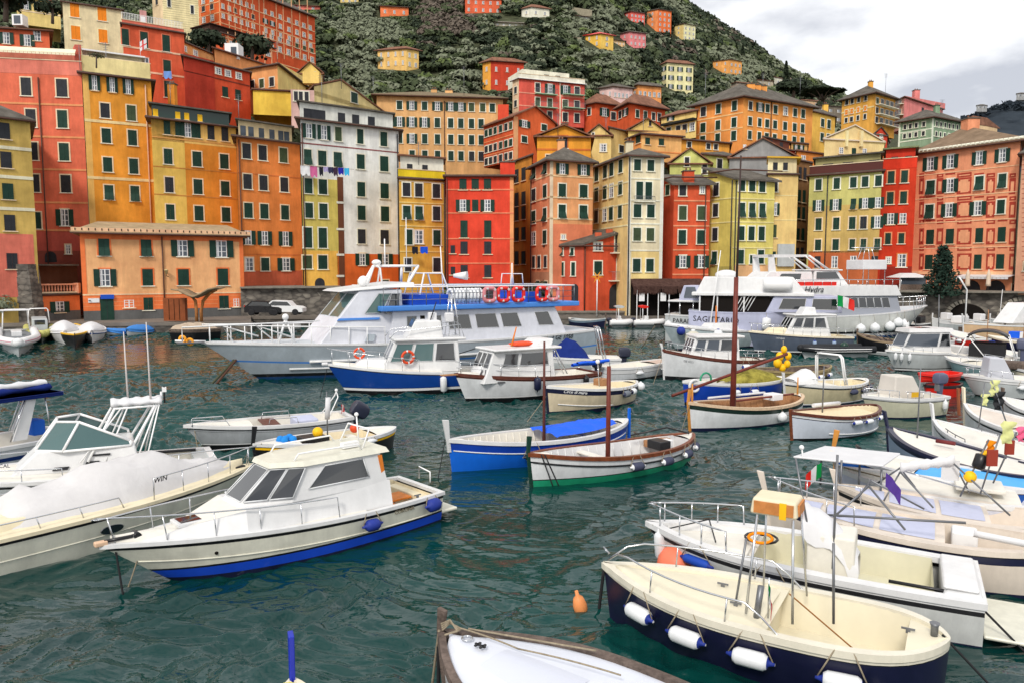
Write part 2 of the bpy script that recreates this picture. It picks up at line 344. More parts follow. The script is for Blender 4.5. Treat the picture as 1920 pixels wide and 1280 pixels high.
def make_wood():
    g = np.random.default_rng(11)
    temps = [crown_faces(150, 1, 100+i, leaf=.17) for i in range(10)]
    tempf = [crown_faces(70, 1, 200+i, leaf=.24) for i in range(10)]
    allq = []; mi = []; placed = 0; tries = 0
    while tries < 27000:
        tries += 1
        px = g.uniform(-60, 1640); D = 128+(640-128)*g.random()**.62
        if D < 150 and g.random() < .5: continue
        z = float(zt(px, D)); f_ = D*cp-(z-H)*sp_; py = CY-F*((z-H)*cp+D*sp_)/f_; pxs = CX+(px-CX)*D/f_
        if py < -45 or py > 330: continue
        r = g.uniform(1.8, 3.4)*(1+.35*(D > 320)+.3*(D > 450))
        for att in (0, 1, 2):
            ok = True; mg = .9*r/D*F
            for (a, b, t, bb, hd) in EXCL:
                if a-mg < pxs < b+mg:
                    if abs(D-hd-3) < 9 and a-3 < pxs < b+3: ok = False
                    if D < hd and (py-1.5*r/D*F < bb-5 or py < bb-1): ok = False
            if ok: break
            r *= .5
        if not ok: continue
        T = (temps if D < 330 else tempf)[g.integers(0, 10)]
        a = g.random()*6.28; M = np.array([[math.cos(a), -math.sin(a), 0], [math.sin(a), math.cos(a), 0], [0, 0, 1]])
        q = (T*np.array([r, r, r*g.uniform(.75, 1.05)]))@M.T+np.array([(px-CX)/F*D, D, z+r*.35])
        allq.append(q)
        # kind of tree: patches on the slope
        v = math.sin(px*.013+D*.021)+math.sin(px*.031-D*.013+2)+g.normal(0, .5)
        if 790 < px < 900 and 250 < D < 340: k = 3 if g.random() < .8 else 1
        elif v > 1.0: k = 0
        elif v > .1: k = g.choice([0, 1, 4], p=[.5, .3, .2])
        elif v > -1.2: k = g.choice([1, 2], p=[.6, .4])
        else: k = g.choice([2, 3, 0], p=[.6, .15, .25])
        mi.append(np.full(len(q), k))
        placed += 1
    Qv = np.concatenate(allq); n = len(Qv)
    o = np_mesh('hillside_wood', Qv.reshape(-1, 3), np.arange(n*4).reshape(n, 4), LEAF, smooth=False, mi=np.concatenate(mi))
    o['kind'] = 'stuff'; o['label'] = 'grey green olive and oak wood covering the steep hillside'
    print('wood crowns', placed, 'faces', n)
def tree(name, px, py, D, hgt, r, label, kind, mat, seed, leafn=900, shape='round', cat='tree'):
    base = at(px, py, D); t = thing(name, label, cat, base)
    tr = MB(); rr = random.Random(seed)
    if shape == 'cypress':
        tr.tube([(0, 0, -1), (0, 0, hgt*.9)], r*.14, OLDWOOD, taper=.03)
        g = np.random.default_rng(seed); n = leafn; h = g.random(n); a = g.random(n)*6.28; rad = r*np.sin(np.clip(h*.95+.05, 0, 1)*math.pi)**.6*(1-h*.55)*g.uniform(.6, 1, n)
        c = np.stack([rad*np.cos(a), rad*np.sin(a), hgt*(.04+.96*h)], 1); q = _leafquads(g, c, r*.28)
    elif shape == 'umbrella':
        tr.tube([(0, 0, -2), (.1*r, 0, hgt*.35), (-.05*r, 0, hgt*.72)], r*.06, OLDWOOD)
        for i in range(7):
            a = i*.9+.3; tr.tube([(0, 0, hgt*.45), (math.cos(a)*r*.4, math.sin(a)*r*.4, hgt*.7), (math.cos(a)*r*.75, math.sin(a)*r*.75, hgt*.82)], r*.035, OLDWOOD, taper=.02)
        q = crown_faces(leafn, 1, seed, .5, .1)*np.array([r*1.05, r*1.05, hgt*.30])+np.array([0, 0, hgt*.80])
    elif shape == 'spruce':
        tr.tube([(0, 0, -.3), (0, 0, hgt*.97)], r*.07, OLDWOOD, taper=.02)
        g = np.random.default_rng(seed); cs = []
        for k in range(15):
            h = .06+.9*k/15; R_ = r*(1-h)**.85+.1
            for j in range(max(7, int(15*(1-h)))):
                a = j*2.4+k; L = R_*g.uniform(.75, 1.08)
                tr.tube([(0, 0, hgt*h), (math.cos(a)*L*.9, math.sin(a)*L*.9, hgt*h-.12*L)], .03, OLDWOOD, n=3, taper=.01)
                m_ = 16
                s = g.random(m_)**.7; cs.append(np.stack([math.cos(a)*L*s, math.sin(a)*L*s, hgt*h-.14*L*s+g.normal(0, .05, m_)], 1)+g.normal(0, .12, (m_, 3)))
        q = _leafquads(g, np.concatenate(cs), .16)
    else:
        hgt *= .8
        tr.tube([(0, 0, -1), (.05*r, 0, hgt*.3), (0, .05*r, hgt*.65)], r*.1, OLDWOOD, taper=r*.05)
        for i in range(6):
            a = i*1.1; tr.tube([(0, 0, hgt*.35), (math.cos(a)*r*.5, math.sin(a)*r*.5, hgt*.65)], r*.05, OLDWOOD, taper=.02)
        q = crown_faces(leafn, 1, seed, .95, .085)*np.array([r, r, hgt*.75])+np.array([0, 0, hgt*.22])
    tr.build('trunk', t)
    o = np_mesh('crown', q.reshape(-1, 3), np.arange(len(q)*4).reshape(-1, 4), [mat], smooth=False); o.parent = t
    return t
def _leafquads(g, c, s):
    n = len(c); nr = g.normal(size=(n, 3)); u = np.cross(nr, g.normal(size=(n, 3))); u /= np.linalg.norm(u, axis=1)[:, None]; v = np.cross(nr, u); v /= np.linalg.norm(v, axis=1)[:, None]
    s = (s*g.uniform(.6, 1.3, n))[:, None]
    return np.stack([c-u*s-v*s*.6, c+u*s-v*s*.5, c+u*s*.8+v*s*.6, c-u*s*.9+v*s*.5], 1)
# ================================================================ BUILDINGS
WCACHE={}
def _box(mb,x0,x1,y0,y1,z0,z1,m):mb.box(x0,x1,y0,y1,z0,z1,m)
def win_meshes(ty,w,h,trim,shut):
    key=(ty,round(w,1),round(h,1),trim.name if trim else None,shut.name)
    if key in WCACHE:return WCACHE[key]
    w,h=round(w,1),round(h,1); out=[]
    b=MB(); t=.13
    if trim:
        b.box(-w/2-t,-w/2,-.05,.02,-h/2,h/2+t,trim); b.box(w/2,w/2+t,-.05,.02,-h/2,h/2+t,trim)
        b.box(-w/2,w/2,-.05,.02,h/2,h/2+t,trim)
    b.box(-w/2-t-.05,w/2+t+.05,-.14,.02,-h/2-.09,-h/2,TRIMW if trim else TRIM)
    b.box(-w/2,w/2,-.008,.0,-h/2,h/2,DARK)
    out.append(('window',b.build('window').data,(0,0)))
    def leaf(x0,x1,tilt=0,y=-.045):
        q=MB(); n=max(4,int(h/.16)); zs=h/2
        if tilt:
            P=[(x0,y-tilt,-zs),(x1,y-tilt,-zs),(x1,y-tilt+.04,-zs),(x0,y-tilt+.04,-zs),(x0,y,0),(x1,y,0),(x1,y+.04,0),(x0,y+.04,0)]
            q.hexa(P,shut); q.box(x0,x1,y,y+.04,0,zs,shut)
        else:
            q.box(x0,x1,y,y+.035,-zs,zs,shut)
            q.box(x0,x0+.07,y-.02,y,-zs,zs,shut); q.box(x1-.07,x1,y-.02,y,-zs,zs,shut)
            for k in range(n+1):
                z=-zs+k*(h-.07)/n; q.box(x0+.07,x1-.07,y-.016,y,z,z+.05,shut)
        return q
    if ty in 'CT':
        for s in(0,1):
            q=leaf(-w/2+.01+s*w/2,s*w/2-.01,.32 if ty=='T' else 0); out.append(('shutter',q.build('shutter').data,None))
    elif ty=='S':pass
    if ty in 'OSH':
        q=MB(); f=.07
        q.box(-w/2,w/2,-.02,-.012,-h/2,h/2,BGLASS)
        for a,c in((-w/2,-w/2+f),(w/2-f,w/2),(-.05,.05)):q.box(a,c,-.05,-.02,-h/2,h/2,PVC)
        for z in(-h/2,-h/6-.03,h/6-.03,h/2-f):q.box(-w/2+f,-.05,-.045,-.02,z,z+f*.75,PVC); q.box(.05,w/2-f,-.045,-.02,z,z+f*.75,PVC)
        q.box(-w/2+.1,-w/4,-.0205,-.02,-h/2+.1,h/2-.1,CANVAS)
        out.append(('casement',q.build('casement').data,None))
    if ty in 'OH':
        lw=w*.62
        q=leaf(-w/2-lw,-w/2-.02,y=-.09); out.append(('shutter',q.build('shutter').data,None))
        q=leaf(w/2+.02,w/2+lw,y=-.09); out.append(('shutter',q.build('shutter').data,None))
    if ty=='A':
        q=MB(); pts=[(-w/2,-.03,-h/2),(w/2,-.03,-h/2),(w/2,-.03,h/2-w/2)]+[(w/2*math.cos(a),-.03,h/2-w/2+w/2*math.sin(a))for a in[math.pi*k/8 for k in range(1,8)]]+[(-w/2,-.03,h/2-w/2)]
        q.prism(pts,(0,.03,0),shut); out=[('door',q.build('door').data,None)]
    # drop the temporary objects, keep the meshes
    for o in[o for o in sc.objects if o.parent is None and o.name.split('.')[0]in('window','shutter','casement','door')and 'label' not in o and o.location.length==0]:
        bpy.data.objects.remove(o)
    WCACHE[key]=out; return out
NW=[0]
class Bld:
    def __init__(s,name,label,cor,D0,base=None,depth=11,rgb=(220,140,80),z=None,cat='building',sidergb=None):
        s.rgb=rgb; s.mat=stucco(rgb); s.P=[]; s.smat=stucco(sidergb)if sidergb else s.mat
        k0=1 if len(cor[0])==3 and len(cor[1])==2 else 0
        d=ray(*cor[k0][:2]); s.zt=H+d.z/d.y*D0; s.zc=[]
        for c in cor:
            d=ray(*c[:2])
            if len(c)==3:D=c[2]; s.zc.append(H+d.z/d.y*D)
            else:D=(s.zt-H)*d.y/d.z; s.zc.append(s.zt)
            s.P.append(Vector((d.x/d.y*D,D)))
        if z is not None:s.zb=z
        elif base is not None:d=ray(cor[0][0],base); s.zb=H+d.z/d.y*D0
        else:s.zb=float(zt(cor[0][0],D0))-3
        P=s.P
        if len(P)==2:
            u=(P[1]-P[0]).normalized(); n=(P[0]+P[1]).normalized()
            s.q=[P[0],P[1],P[1]+n*depth,P[0]+n*depth]
        else:s.q=[P[0],P[1],P[2],P[0]+P[2]-P[1]]
        s.zc=[s.zc[0],s.zc[1],s.zc[1],s.zc[0]]if len(P)==2 else[s.zc[0],s.zc[1],s.zc[2],s.zc[0]+s.zc[2]-s.zc[1]]
        s.org=(s.q[0].x,s.q[0].y,s.zb)
        s.root=thing(name,label,cat,s.org); s.wall=MB(); s.roofmb=None
        for i in range(4):
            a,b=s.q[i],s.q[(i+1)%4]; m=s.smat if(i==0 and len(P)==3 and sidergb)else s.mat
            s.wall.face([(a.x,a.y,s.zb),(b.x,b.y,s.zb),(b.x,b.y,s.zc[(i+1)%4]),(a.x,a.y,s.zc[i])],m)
        s.wall.face([(a.x,a.y,z_)for a,z_ in zip(s.q,s.zc)],SLATE)
    def proj(s,f,px,py):
        a,b=s.q[f],s.q[(f+1)%4]; u=(b-a).normalized(); d=ray(px,py)
        n=Vector((u.y,-u.x)); den=d.x*n.x+d.y*n.y; t=(a.x*n.x+a.y*n.y)/den
        p=d*t+Vector((0,0,H)); return(Vector((p.x,p.y))-a).dot(u),p.z
    def pt(s,f,u,out=0.0):
        a,b=s.q[f],s.q[(f+1)%4]; d=(b-a).normalized(); n=Vector((d.y,-d.x))
        if out<-.3 and len(s.P)==2 and f==0:n=-(s.q[3]-s.q[0]).normalized()
        return a+d*u+n*out
    def length(s,f):return(s.q[(f+1)%4]-s.q[f]).length
    def slab(s,mb,f,u0,u1,z0,z1,o0,o1,m):
        a,b,c,d=s.pt(f,u0,o1),s.pt(f,u1,o1),s.pt(f,u1,o0),s.pt(f,u0,o0)
        mb.hexa([(p.x,p.y,z0)for p in(a,b,c,d)]+[(p.x,p.y,z1)for p in(a,b,c,d)],m)
    def band(s,f,px,pys,th=.22,rgb=None,out=.05):
        m=stucco(rgb)if rgb else TRIM
        for py in pys:
            u,z=s.proj(f,px,py); s.slab(s.wall,f,0,s.length(f),z-th/2,z+th/2,-.01,out,m)
        return s
    def zone(s,f,x0,y0,x1,y1,rgb,out=.014):
        u0,z1=s.proj(f,x0,y0); u1,_=s.proj(f,x1,y0); _,z0=s.proj(f,x0,y1)
        s.slab(s.wall,f,max(u0,.0),min(u1,s.length(f)),max(z0,s.zb),z1,-.01,out,rgb if not isinstance(rgb,tuple)else stucco(rgb)); return s
    def wins(s,f,cols,rows,pat,w=14,h=26,trim=TRIM,shut=None,recess=0):
        a,b=s.q[f],s.q[(f+1)%4]; u_=(b-a).normalized(); rz=math.atan2(u_.y,u_.x)
        for i,py in enumerate(rows):
            p=pat[i]if i<len(pat)else pat[-1]
            _,z=s.proj(f,cols[0],py)
            for j,px in enumerate(cols):
                ty=p[j]if j<len(p)else p[-1]
                if ty=='.':continue
                u,_=s.proj(f,px,rows[0]); ul,_=s.proj(f,px-w/2,rows[0]); ur,_=s.proj(f,px+w/2,rows[0])
                q=s.pt(f,u); ww=ur-ul; hh=h*q.y/F; sh=SHUT
                if ty=='D':ty,sh='C',SHUTD
                elif ty=='G':ty,sh='C',SHUTG
                elif ty=='o':ty,sh='C',SHUTO
                elif ty=='d':ty,sh='O',SHUTD
                elif ty=='a':ty,sh='A',SHUTD
                if ty=='O':ww*=.92
                ms=win_meshes(ty,max(.2,ww),max(.3,hh),trim,shut or sh)
                W=None
                for nm,me,_ in ms:
                    o=bpy.data.objects.new(nm,me); NW[0]+=1
                    if W is None:
                        link(o,s.root); W=o; o.location=(q.x-s.org[0],q.y-s.org[1],z-s.zb); o.rotation_euler=(0,0,rz)
                    else:link(o,W)
        return s
    def pipe(s,f,px,y0,y1=None,r=.07,m=None):
        u,z1=s.proj(f,px,y0); z0=s.zb if y1 is None else s.proj(f,px,y1)[1]; p=s.pt(f,u,.12); mb=MB()
        mb.tube([(p.x,p.y,z0),(p.x,p.y,z1)],r,m or GUT); mb.build('drainpipe',s.root,org=s.org); return s
    def exp(s,ov):
        q=s.q; out=[]
        for i in range(4):
            a=(q[i]-q[i-1]).normalized(); b=(q[i]-q[(i+1)%4]).normalized(); out.append(q[i]+a*ov+b*ov)
        return out
    def roof(s,kind='hip',h=2.0,ov=.55,mat=None,chim=(),ins=None):
        m=mat or SLATE; mb=MB(); E=s.exp(ov); z=s.zt; th=.16
        mb.hexa([(p.x,p.y,z-.02)for p in E]+[(p.x,p.y,z+th)for p in E],m)
        z+=th; Q=s.q
        mid=lambda a,b:(a+b)/2
        def top(p,hh):return(p.x,p.y,z+hh)
        if kind=='plane':
            mb=MB(); zc=s.zc; dz0=(zc[1]-zc[0])*ov/max(.1,(Q[1]-Q[0]).length); dz1=(zc[2]-zc[1])*ov/max(.1,(Q[2]-Q[1]).length)
            ze=[zc[0]-dz0-dz1,zc[1]+dz0-dz1,zc[2]+dz0+dz1,zc[3]-dz0+dz1]
            mb.hexa([(p.x,p.y,q-.02)for p,q in zip(E,ze)]+[(p.x,p.y,q+.2)for p,q in zip(E,ze)],m); rid=[mid(Q[0],Q[3]),mid(Q[1],Q[2])]; h=0
        elif kind=='hip':
            l0,l1=(E[1]-E[0]).length,(E[2]-E[1]).length
            if l0>=l1:
                k=ins if ins is not None else min(.48,l1/2/l0); a,b=mid(E[0],E[3]),mid(E[1],E[2]); R0,R1=a.lerp(b,k),b.lerp(a,k)
                F4=[[E[0],E[1],R1,R0],[E[1],E[2],R1],[E[2],E[3],R0,R1],[E[3],E[0],R0]]
            else:
                k=ins if ins is not None else min(.48,l0/2/l1); a,b=mid(E[0],E[1]),mid(E[2],E[3]); R0,R1=a.lerp(b,k),b.lerp(a,k)
                F4=[[E[0],E[1],R0],[E[1],E[2],R1,R0],[E[2],E[3],R1],[E[3],E[0],R0,R1]]
            for f in F4:mb.face([top(p,h if(p is R0 or p is R1)else 0)for p in f],m)
            rid=[R0,R1]
        elif kind in('gfront','gside'):
            sh=0 if kind=='gfront' else 1
            E2=E[sh:]+E[:sh]; Q2=Q[sh:]+Q[:sh]
            R0,R1=mid(E2[0],E2[1]),mid(E2[2],E2[3])
            z-=th
            for zz,mm in((z+th,m),):
                mb.hexa([(E2[1].x,E2[1].y,z),(E2[2].x,E2[2].y,z),(R1.x,R1.y,z+h),(R0.x,R0.y,z+h),(E2[1].x,E2[1].y,z+th),(E2[2].x,E2[2].y,z+th),(R1.x,R1.y,z+h+th),(R0.x,R0.y,z+h+th)],m)
                mb.hexa([(E2[0].x,E2[0].y,z),(R0.x,R0.y,z+h),(R1.x,R1.y,z+h),(E2[3].x,E2[3].y,z),(E2[0].x,E2[0].y,z+th),(R0.x,R0.y,z+h+th),(R1.x,R1.y,z+h+th),(E2[3].x,E2[3].y,z+th)],m)
            hh=h*(1-ov/((E2[1]-E2[0]).length/2))
            mb2=s.wall
            for a,b in((Q2[0],Q2[1]),(Q2[2],Q2[3])):
                c=mid(a,b); mb2.face([(a.x,a.y,s.zt),(b.x,b.y,s.zt),(c.x,c.y,s.zt+h)],s.mat)
            rid=[R0,R1]
        elif kind=='mono':   # rises to the back
            mb.face([top(E[0],0),top(E[1],0),top(E[2],h),top(E[3],h)],m); mb.face([top(E[1],0),top(E[2],0),top(E[2],h)],s.mat); mb.face([top(E[0],0),top(E[3],h),top(E[3],0)],s.mat)
            mb.face([top(E[3],0),top(E[3],h),top(E[2],h),top(E[2],0)],s.mat); rid=[mid(E[0],E[3]),mid(E[1],E[2])]
        elif kind=='flat':
            rid=[mid(E[0],E[3]),mid(E[1],E[2])]; h=0
        s.roofobj=mb.build('roof',s.root,org=s.org)
        # fascia/gutter along the front eaves
        for i in range(len(s.P)-1):
            if kind=='gfront' and i==0:continue
            a,b=E[i],E[i+1]; g=MB(); g.tube([(a.x,a.y,s.zt-.02),(b.x,b.y,s.zt-.02)],.09,GUT,n=5); g.build('gutter',s.roofobj,org=s.org)
        for k in chim:
            fr,sz,hh=(k+(1.0,1.2))[:3]if isinstance(k,tuple)else(k,.8,1.3)
            p=rid[0].lerp(rid[1],fr); c=MB(); zz=s.zt+h*.8
            c.box(p.x-sz/2,p.x+sz/2,p.y-sz/2-.8,p.y+sz/2-.8,zz-.8,zz+hh,s.mat); c.box(p.x-sz/2-.1,p.x+sz/2+.1,p.y-sz/2-.9,p.y+sz/2-.7,zz+hh,zz+hh+.12,SLATE)
            for t in(-.2,.2):c.tube([(p.x+t*sz,p.y-.8,zz+hh+.1),(p.x+t*sz,p.y-.8,zz+hh+.45)],.1,TILE)
            c.build('chimney',s.roofobj,org=s.org)
        return s
    def attic(s,f,x0,y0,x1,y1,rgb,back=1.6,deep=4,cols=(),w=10,h=12,ty='S',roof=SLATE,name='attic_storey',shut=None):
        """set-back top storey over face f, front seen between x0..x1, top y0, bottom y1 (pixels)"""
        u0,_=s.proj(f,x0,y1); u1,_=s.proj(f,x1,y1); zt_=s.proj(f,x0,y0)[1]; k=(s.pt(f,0).y+back)/s.pt(f,0).y
        z1=s.zt+(zt_-s.zt)*k+(s.zt-H)*(k-1); m=rgb if not isinstance(rgb,tuple)else stucco(rgb)
        mb=MB(); s.slab(mb,f,u0,u1,s.zt-.1,z1,-back-deep,-back,m)
        if roof:s.slab(mb,f,u0-.35,u1+.35,z1,z1+.16,-back-deep,-back+.5,roof)
        n=len(cols)
        for px in cols:
            uu,_=s.proj(f,px,y1); ww=w*s.pt(f,0).y/F; hh=h*s.pt(f,0).y/F; zc=(s.zt+z1)/2
            s.slab(mb,f,uu-ww/2,uu+ww/2,zc-hh/2,zc+hh/2,-back,-back+.03,shut or SHUTD)
            s.slab(mb,f,uu-ww/2-.08,uu+ww/2+.08,zc-hh/2-.1,zc-hh/2,-back,-back+.08,TRIMW)
        mb.build(name,s.root,org=s.org); return s
    def parapet(s,f,h=1.0,rgb=None,th=.25,out=.0,name='parapet'):
        mb=MB(); m=(stucco(rgb)if isinstance(rgb,tuple)else rgb)or s.mat
        s.slab(mb,f,-.0,s.length(f),s.zt+.02,s.zt+h,-th,out,m); s.slab(mb,f,-.05,s.length(f)+.05,s.zt+h,s.zt+h+.08,-th-.05,out+.06,TRIM)
        mb.build(name,s.root,org=s.org); return s
    def slabp(s,f,x0,y0,x1,y1,out,m,name,o0=0.0):
        u0,z1=s.proj(f,x0,y0); u1,_=s.proj(f,x1,y0); _,z0=s.proj(f,x0,y1)
        mb=MB(); s.slab(mb,f,u0,u1,z0,z1,o0,out,m); mb.build(name,s.root,org=s.org); return s
    def awning(s,f,x0,y0,x1,y1,out,m,name='awning'):
        u0,z1=s.proj(f,x0,y0); u1,_=s.proj(f,x1,y0); _,z0=s.proj(f,x0,y1); mb=MB()
        a,b,c,d=s.pt(f,u0,.05),s.pt(f,u1,.05),s.pt(f,u1,out),s.pt(f,u0,out)
        mb.hexa([(a.x,a.y,z1-.05),(b.x,b.y,z1-.05),(c.x,c.y,z0+.15),(d.x,d.y,z0+.15),(a.x,a.y,z1),(b.x,b.y,z1),(c.x,c.y,z0+.2),(d.x,d.y,z0+.2)],m)
        n=int((u1-u0)/.4)+1
        for k in range(n):
            e0,e1=c.lerp(d,k/n),c.lerp(d,(k+.92)/n); mb.face([(e0.x,e0.y,z0+.18),(e1.x,e1.y,z0+.18),(e1.x,e1.y,z0-.05),(e0.x,e0.y,z0-.05)],m)
        mb.build(name,s.root,org=s.org); return s
    def balcony(s,f,x0,y,x1,out=.9,hh=.95,rail=None,slabm=None):
        u0,z=s.proj(f,x0,y); u1,_=s.proj(f,x1,y); mb=MB(); s.slab(mb,f,u0,u1,z-.12,z,0,out,slabm or TRIMW); b=mb.build('balcony',s.root,org=s.org)
        mb=MB(); m=rail or DSTEEL
        a,c=s.pt(f,u0,out-.03),s.pt(f,u1,out-.03); e,g=s.pt(f,u0,0),s.pt(f,u1,0)
        mb.tube([(e.x,e.y,z+hh),(a.x,a.y,z+hh),(c.x,c.y,z+hh),(g.x,g.y,z+hh)],.025,m,n=4)
        n=int((u1-u0)/.16)
        for k in range(n+1):
            p=a.lerp(c,k/n); mb.box(p.x-.012,p.x+.012,p.y-.012,p.y+.012,z,z+hh,m)
        mb.build('railing',b,org=s.org); return s
    def done(s):s.wall.build('wall',s.root,org=s.org); return s

# ---------------------------------------------------------------- the waterfront row, left to right
B=Bld('waterfront_house','narrow mustard house with pink ground floor at the far left end of the quay',[(-70,214),(56,229)],71,z=.5,rgb=(203,168,88))
B.zone(0,-80,436,62,560,(222,112,96)).band(0,0,[276,331,391],.3,(235,225,200)); B.wins(0,[8],[246,300,359,418,490],['D','D','C','D','D'],20,30,trim=None)
B.roof('hip',1.6,.5,chim=[.7]).done()
B=Bld('waterfront_house','tall coral red house with dark drainpipe and roof terrace under a scalloped cream awning',[(-60,134),(153,143)],84,z=.9,rgb=(228,106,78))
B.band(0,90,[196,257,318,380,432],.2,(232,150,100)); B.zone(0,-60,432,156,470,(196,84,74)).zone(0,-60,470,156,600,(150,72,62))
B.wins(0,[49,116],[163],['DD'],20,32); B.wins(0,[58,117],[222,284,344],['DC','DC','DD'],19,32)
B.wins(0,[69,122],[414,408],['C.','.O'],16,30); B.wins(0,[128],[468],['S'],9,16); B.wins(0,[95],[482],['a'],22,20)
B.pipe(0,72,146)
B.parapet(0,1.5,(226,120,104)).attic(0,-60,92,140,116,(200,110,92),2.2,4,cols=[30,73,115],w=22,h=22,roof=None)
B.awning(0,-60,84,142,96,.4,_mat('cream_awning',(236,226,196),.8,.1,var=.08))
B.attic(0,141,84,153,140,(214,100,84),.3,1.5,roof=None,name='party_wall').done()
B=Bld('waterfront_house','amber orange house with cream roof terrace, pots and white canopies, left of the penthouse house',[(154,138),(283,153)],86,z=2.5,rgb=(230,147,46))
B.zone(0,152,138,166,600,(233,178,96)).band(0,166,[226,333],.3,(240,205,150))
B.wins(0,[177,210,240],[156],['OOO'],10,26,trim=None); B.wins(0,[197,246],[208,255,309,361],['DG','CC','CC','TT'],17,27)
B.pipe(0,272,160,m=_mat('pale_pipe',(214,170,140),.6)).roof('flat',0,.5)
B.parapet(0,2.0,(232,210,150),out=-.6,th=.3).attic(0,160,98,268,130,(190,176,150),2.6,4,cols=[200,235],w=20,h=14,roof=PVC)
B.done()
B=Bld('waterfront_house','yellow and orange painted house under a dark green glazed penthouse',[(283,222),(442,241)],87,z=3,rgb=(220,134,42))
B.zone(0,281,222,344,600,(228,186,88)).zone(0,281,222,446,262,(233,184,100)).band(0,300,[313,365],.12,(200,130,60),.03).band(0,300,[258],.15,(215,150,80))
B.wins(0,[313,335,352,369,395,421],[240],['CCOCDD'],13,25,trim=None); B.wins(0,[315,369,420],[294,347,398],['CCC','DCC','CCC'],16,27)
B.pipe(0,444,248).attic(0,284,196,430,219,_mat('green_glazing',(20,50,42),.3,.6),1.2,6,cols=[291,333,350,375],w=9,h=13,shut=YEL,name='penthouse').roof('flat',0,.6,chim=[(.3,.8,5.0)]).done()
B=Bld('waterfront_house','orange house with brick pink base beside the white house, potted roof terrace',[(443,257),(562,272)],88.5,z=3.3,rgb=(230,128,60))
B.zone(0,440,508,566,600,(208,96,66)).band(0,450,[324,477],.12,(212,112,56),.03)
B.wins(0,[462,492,531],[284,341,395],['DDG','DDD','CCC'],15,27); B.wins(0,[465,496,535],[446],['OOO'],13,26,trim=None); B.wins(0,[467,497,536],[496],['SCO'],15,24)
B.pipe(0,447,262).wins(0,[554],[548],['a'],12,26).attic(0,446,226,548,252,(216,190,150),2,6,cols=[455,470,490,510,527,538],w=11,h=18,shut=BGLASS).roof('flat',0,.6,chim=[.2]).done()
B=Bld('waterfront_house','tall pale white house with laundry line, yellow green panels and orange ground floors',[(563,224),(747,246)],88,z=2.2,rgb=(232,230,230))
B.zone(0,564,333,634,470,(208,186,92)).zone(0,564,470,634,620,(236,176,76)).zone(0,632,476,750,620,(224,98,38))
B.zone(0,632,332,643,600,(110,62,44),.03); B.band(0,600,[272],.14,(150,80,84),.03)
for y in(338,388,436,476,510):B.zone(0,631,y+40,645,y+44,(226,222,214),.08)
B.wins(0,[579,607,634,675,719],[246],['OOGCC'],12,26,trim=TRIMW); B.wins(0,[577,604,633,676,720],[295,349,395],['TCTCC','CC.CC','CC.CC'],15,27,trim=TRIMW)
B.wins(0,[577,605],[446],['CC'],16,37,trim=TRIMW); B.wins(0,[678,721],[444],['DD'],15,26,trim=TRIMW); B.wins(0,[576,605],[492],['GC'],17,25); B.wins(0,[679,722],[487],['OO'],13,22)
B.wins(0,[600],[550],['a'],19,56,trim=None); B.wins(0,[679,722],[540],['CC'],14,28); B.pipe(0,744,252,m=SHUTD).pipe(0,565,232)
B.attic(0,560,192,738,222,(226,224,222),2,7,cols=[575,588,602,640,667,697],w=15,h=17,name='attic_storey').roof('flat',0,.65).done()
B=Bld('waterfront_house','mustard yellow house with bright yellow parapet and brown roofed attic',[(748,334),(834,339)],87.5,z=1.5,rgb=(220,164,64))
B.wins(0,[762,785,818],[356,399],['DDD','TTD'],14,25,trim=TRIMW); B.wins(0,[767,783,819],[445],['C.C','C'],13,27,trim=TRIMW); B.wins(0,[785],[445],['S'],16,25)
B.wins(0,[765,819],[497],['DD'],13,25,trim=TRIMW); B.band(0,760,[380,424,472],.14,(240,200,120)).band(0,760,[340],.1)
B.roof('flat',0,.2).parapet(0,1.0,(236,200,30)).attic(0,750,293,832,318,(228,224,214),1.4,5,cols=[768,797],w=11,h=16,roof=TILE).pipe(0,832,342).done()
B=Bld('waterfront_house','bright red house with grey slate roof and a row of dark ground floor windows',[(836,331),(963,331)],86.5,z=1.0,rgb=(230,64,44))
B.zone(0,956,331,966,600,(232,150,96)).band(0,850,[356,400,448,494],.14,(236,128,96))
B.wins(0,[868,891,914],[346],['CCC'],13,20,trim=None); B.wins(0,[868,891,914],[386],['OCO'],12,21,trim=None); B.wins(0,[870,914.5],[430],['CC'],14,32,trim=None)
B.wins(0,[870,914.5],[465,509],['DD','DD'],13,24,trim=None); B.wins(0,[849],[468,508],['D','D'],8,15,trim=None)
B.zone(0,830,532,970,560,(60,52,50),.05).roof('mono',1.3,.35,chim=[(.9,1.7,1.0)]).pipe(0,838,336).done()
B=Bld('waterfront_house','narrow dark amber house in the alley between the red and the salmon houses',[(959,306),(997,292)],101,base=570,rgb=(206,128,46),depth=8)
B.wins(0,[969,982],[331,353+22,402,440,484],['DD','DD','DD','DD','DD'],7,24,trim=None).roof('mono',.7,.5).done()
B=Bld('gabled_house','amber gabled house rising behind the salmon corner house',[(1007,258),(1108,259)],104,base=420,rgb=(232,152,44),depth=14)
B.band(0,1050,[281],.25,(214,112,50)).wins(0,[1056],[267],['D'],15,22,trim=stucco((206,100,46))).wins(0,[1030],[300],['D'],12,18)
B.roof('gfront',1.55,.5,TILE,chim=[(.3,.8,1.0)]).done()
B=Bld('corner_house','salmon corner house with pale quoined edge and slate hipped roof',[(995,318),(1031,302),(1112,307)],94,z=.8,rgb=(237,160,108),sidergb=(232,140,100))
B.band(1,1060,[331,371,411],.2,(246,196,150)).band(0,1010,[336,376,414],.2,(246,196,150)).zone(1,1031,302,1037,620,(232,206,180),.05)
B.zone(1,1037,420,1115,640,(232,128,92)).zone(0,990,510,1033,640,(196,134,104))
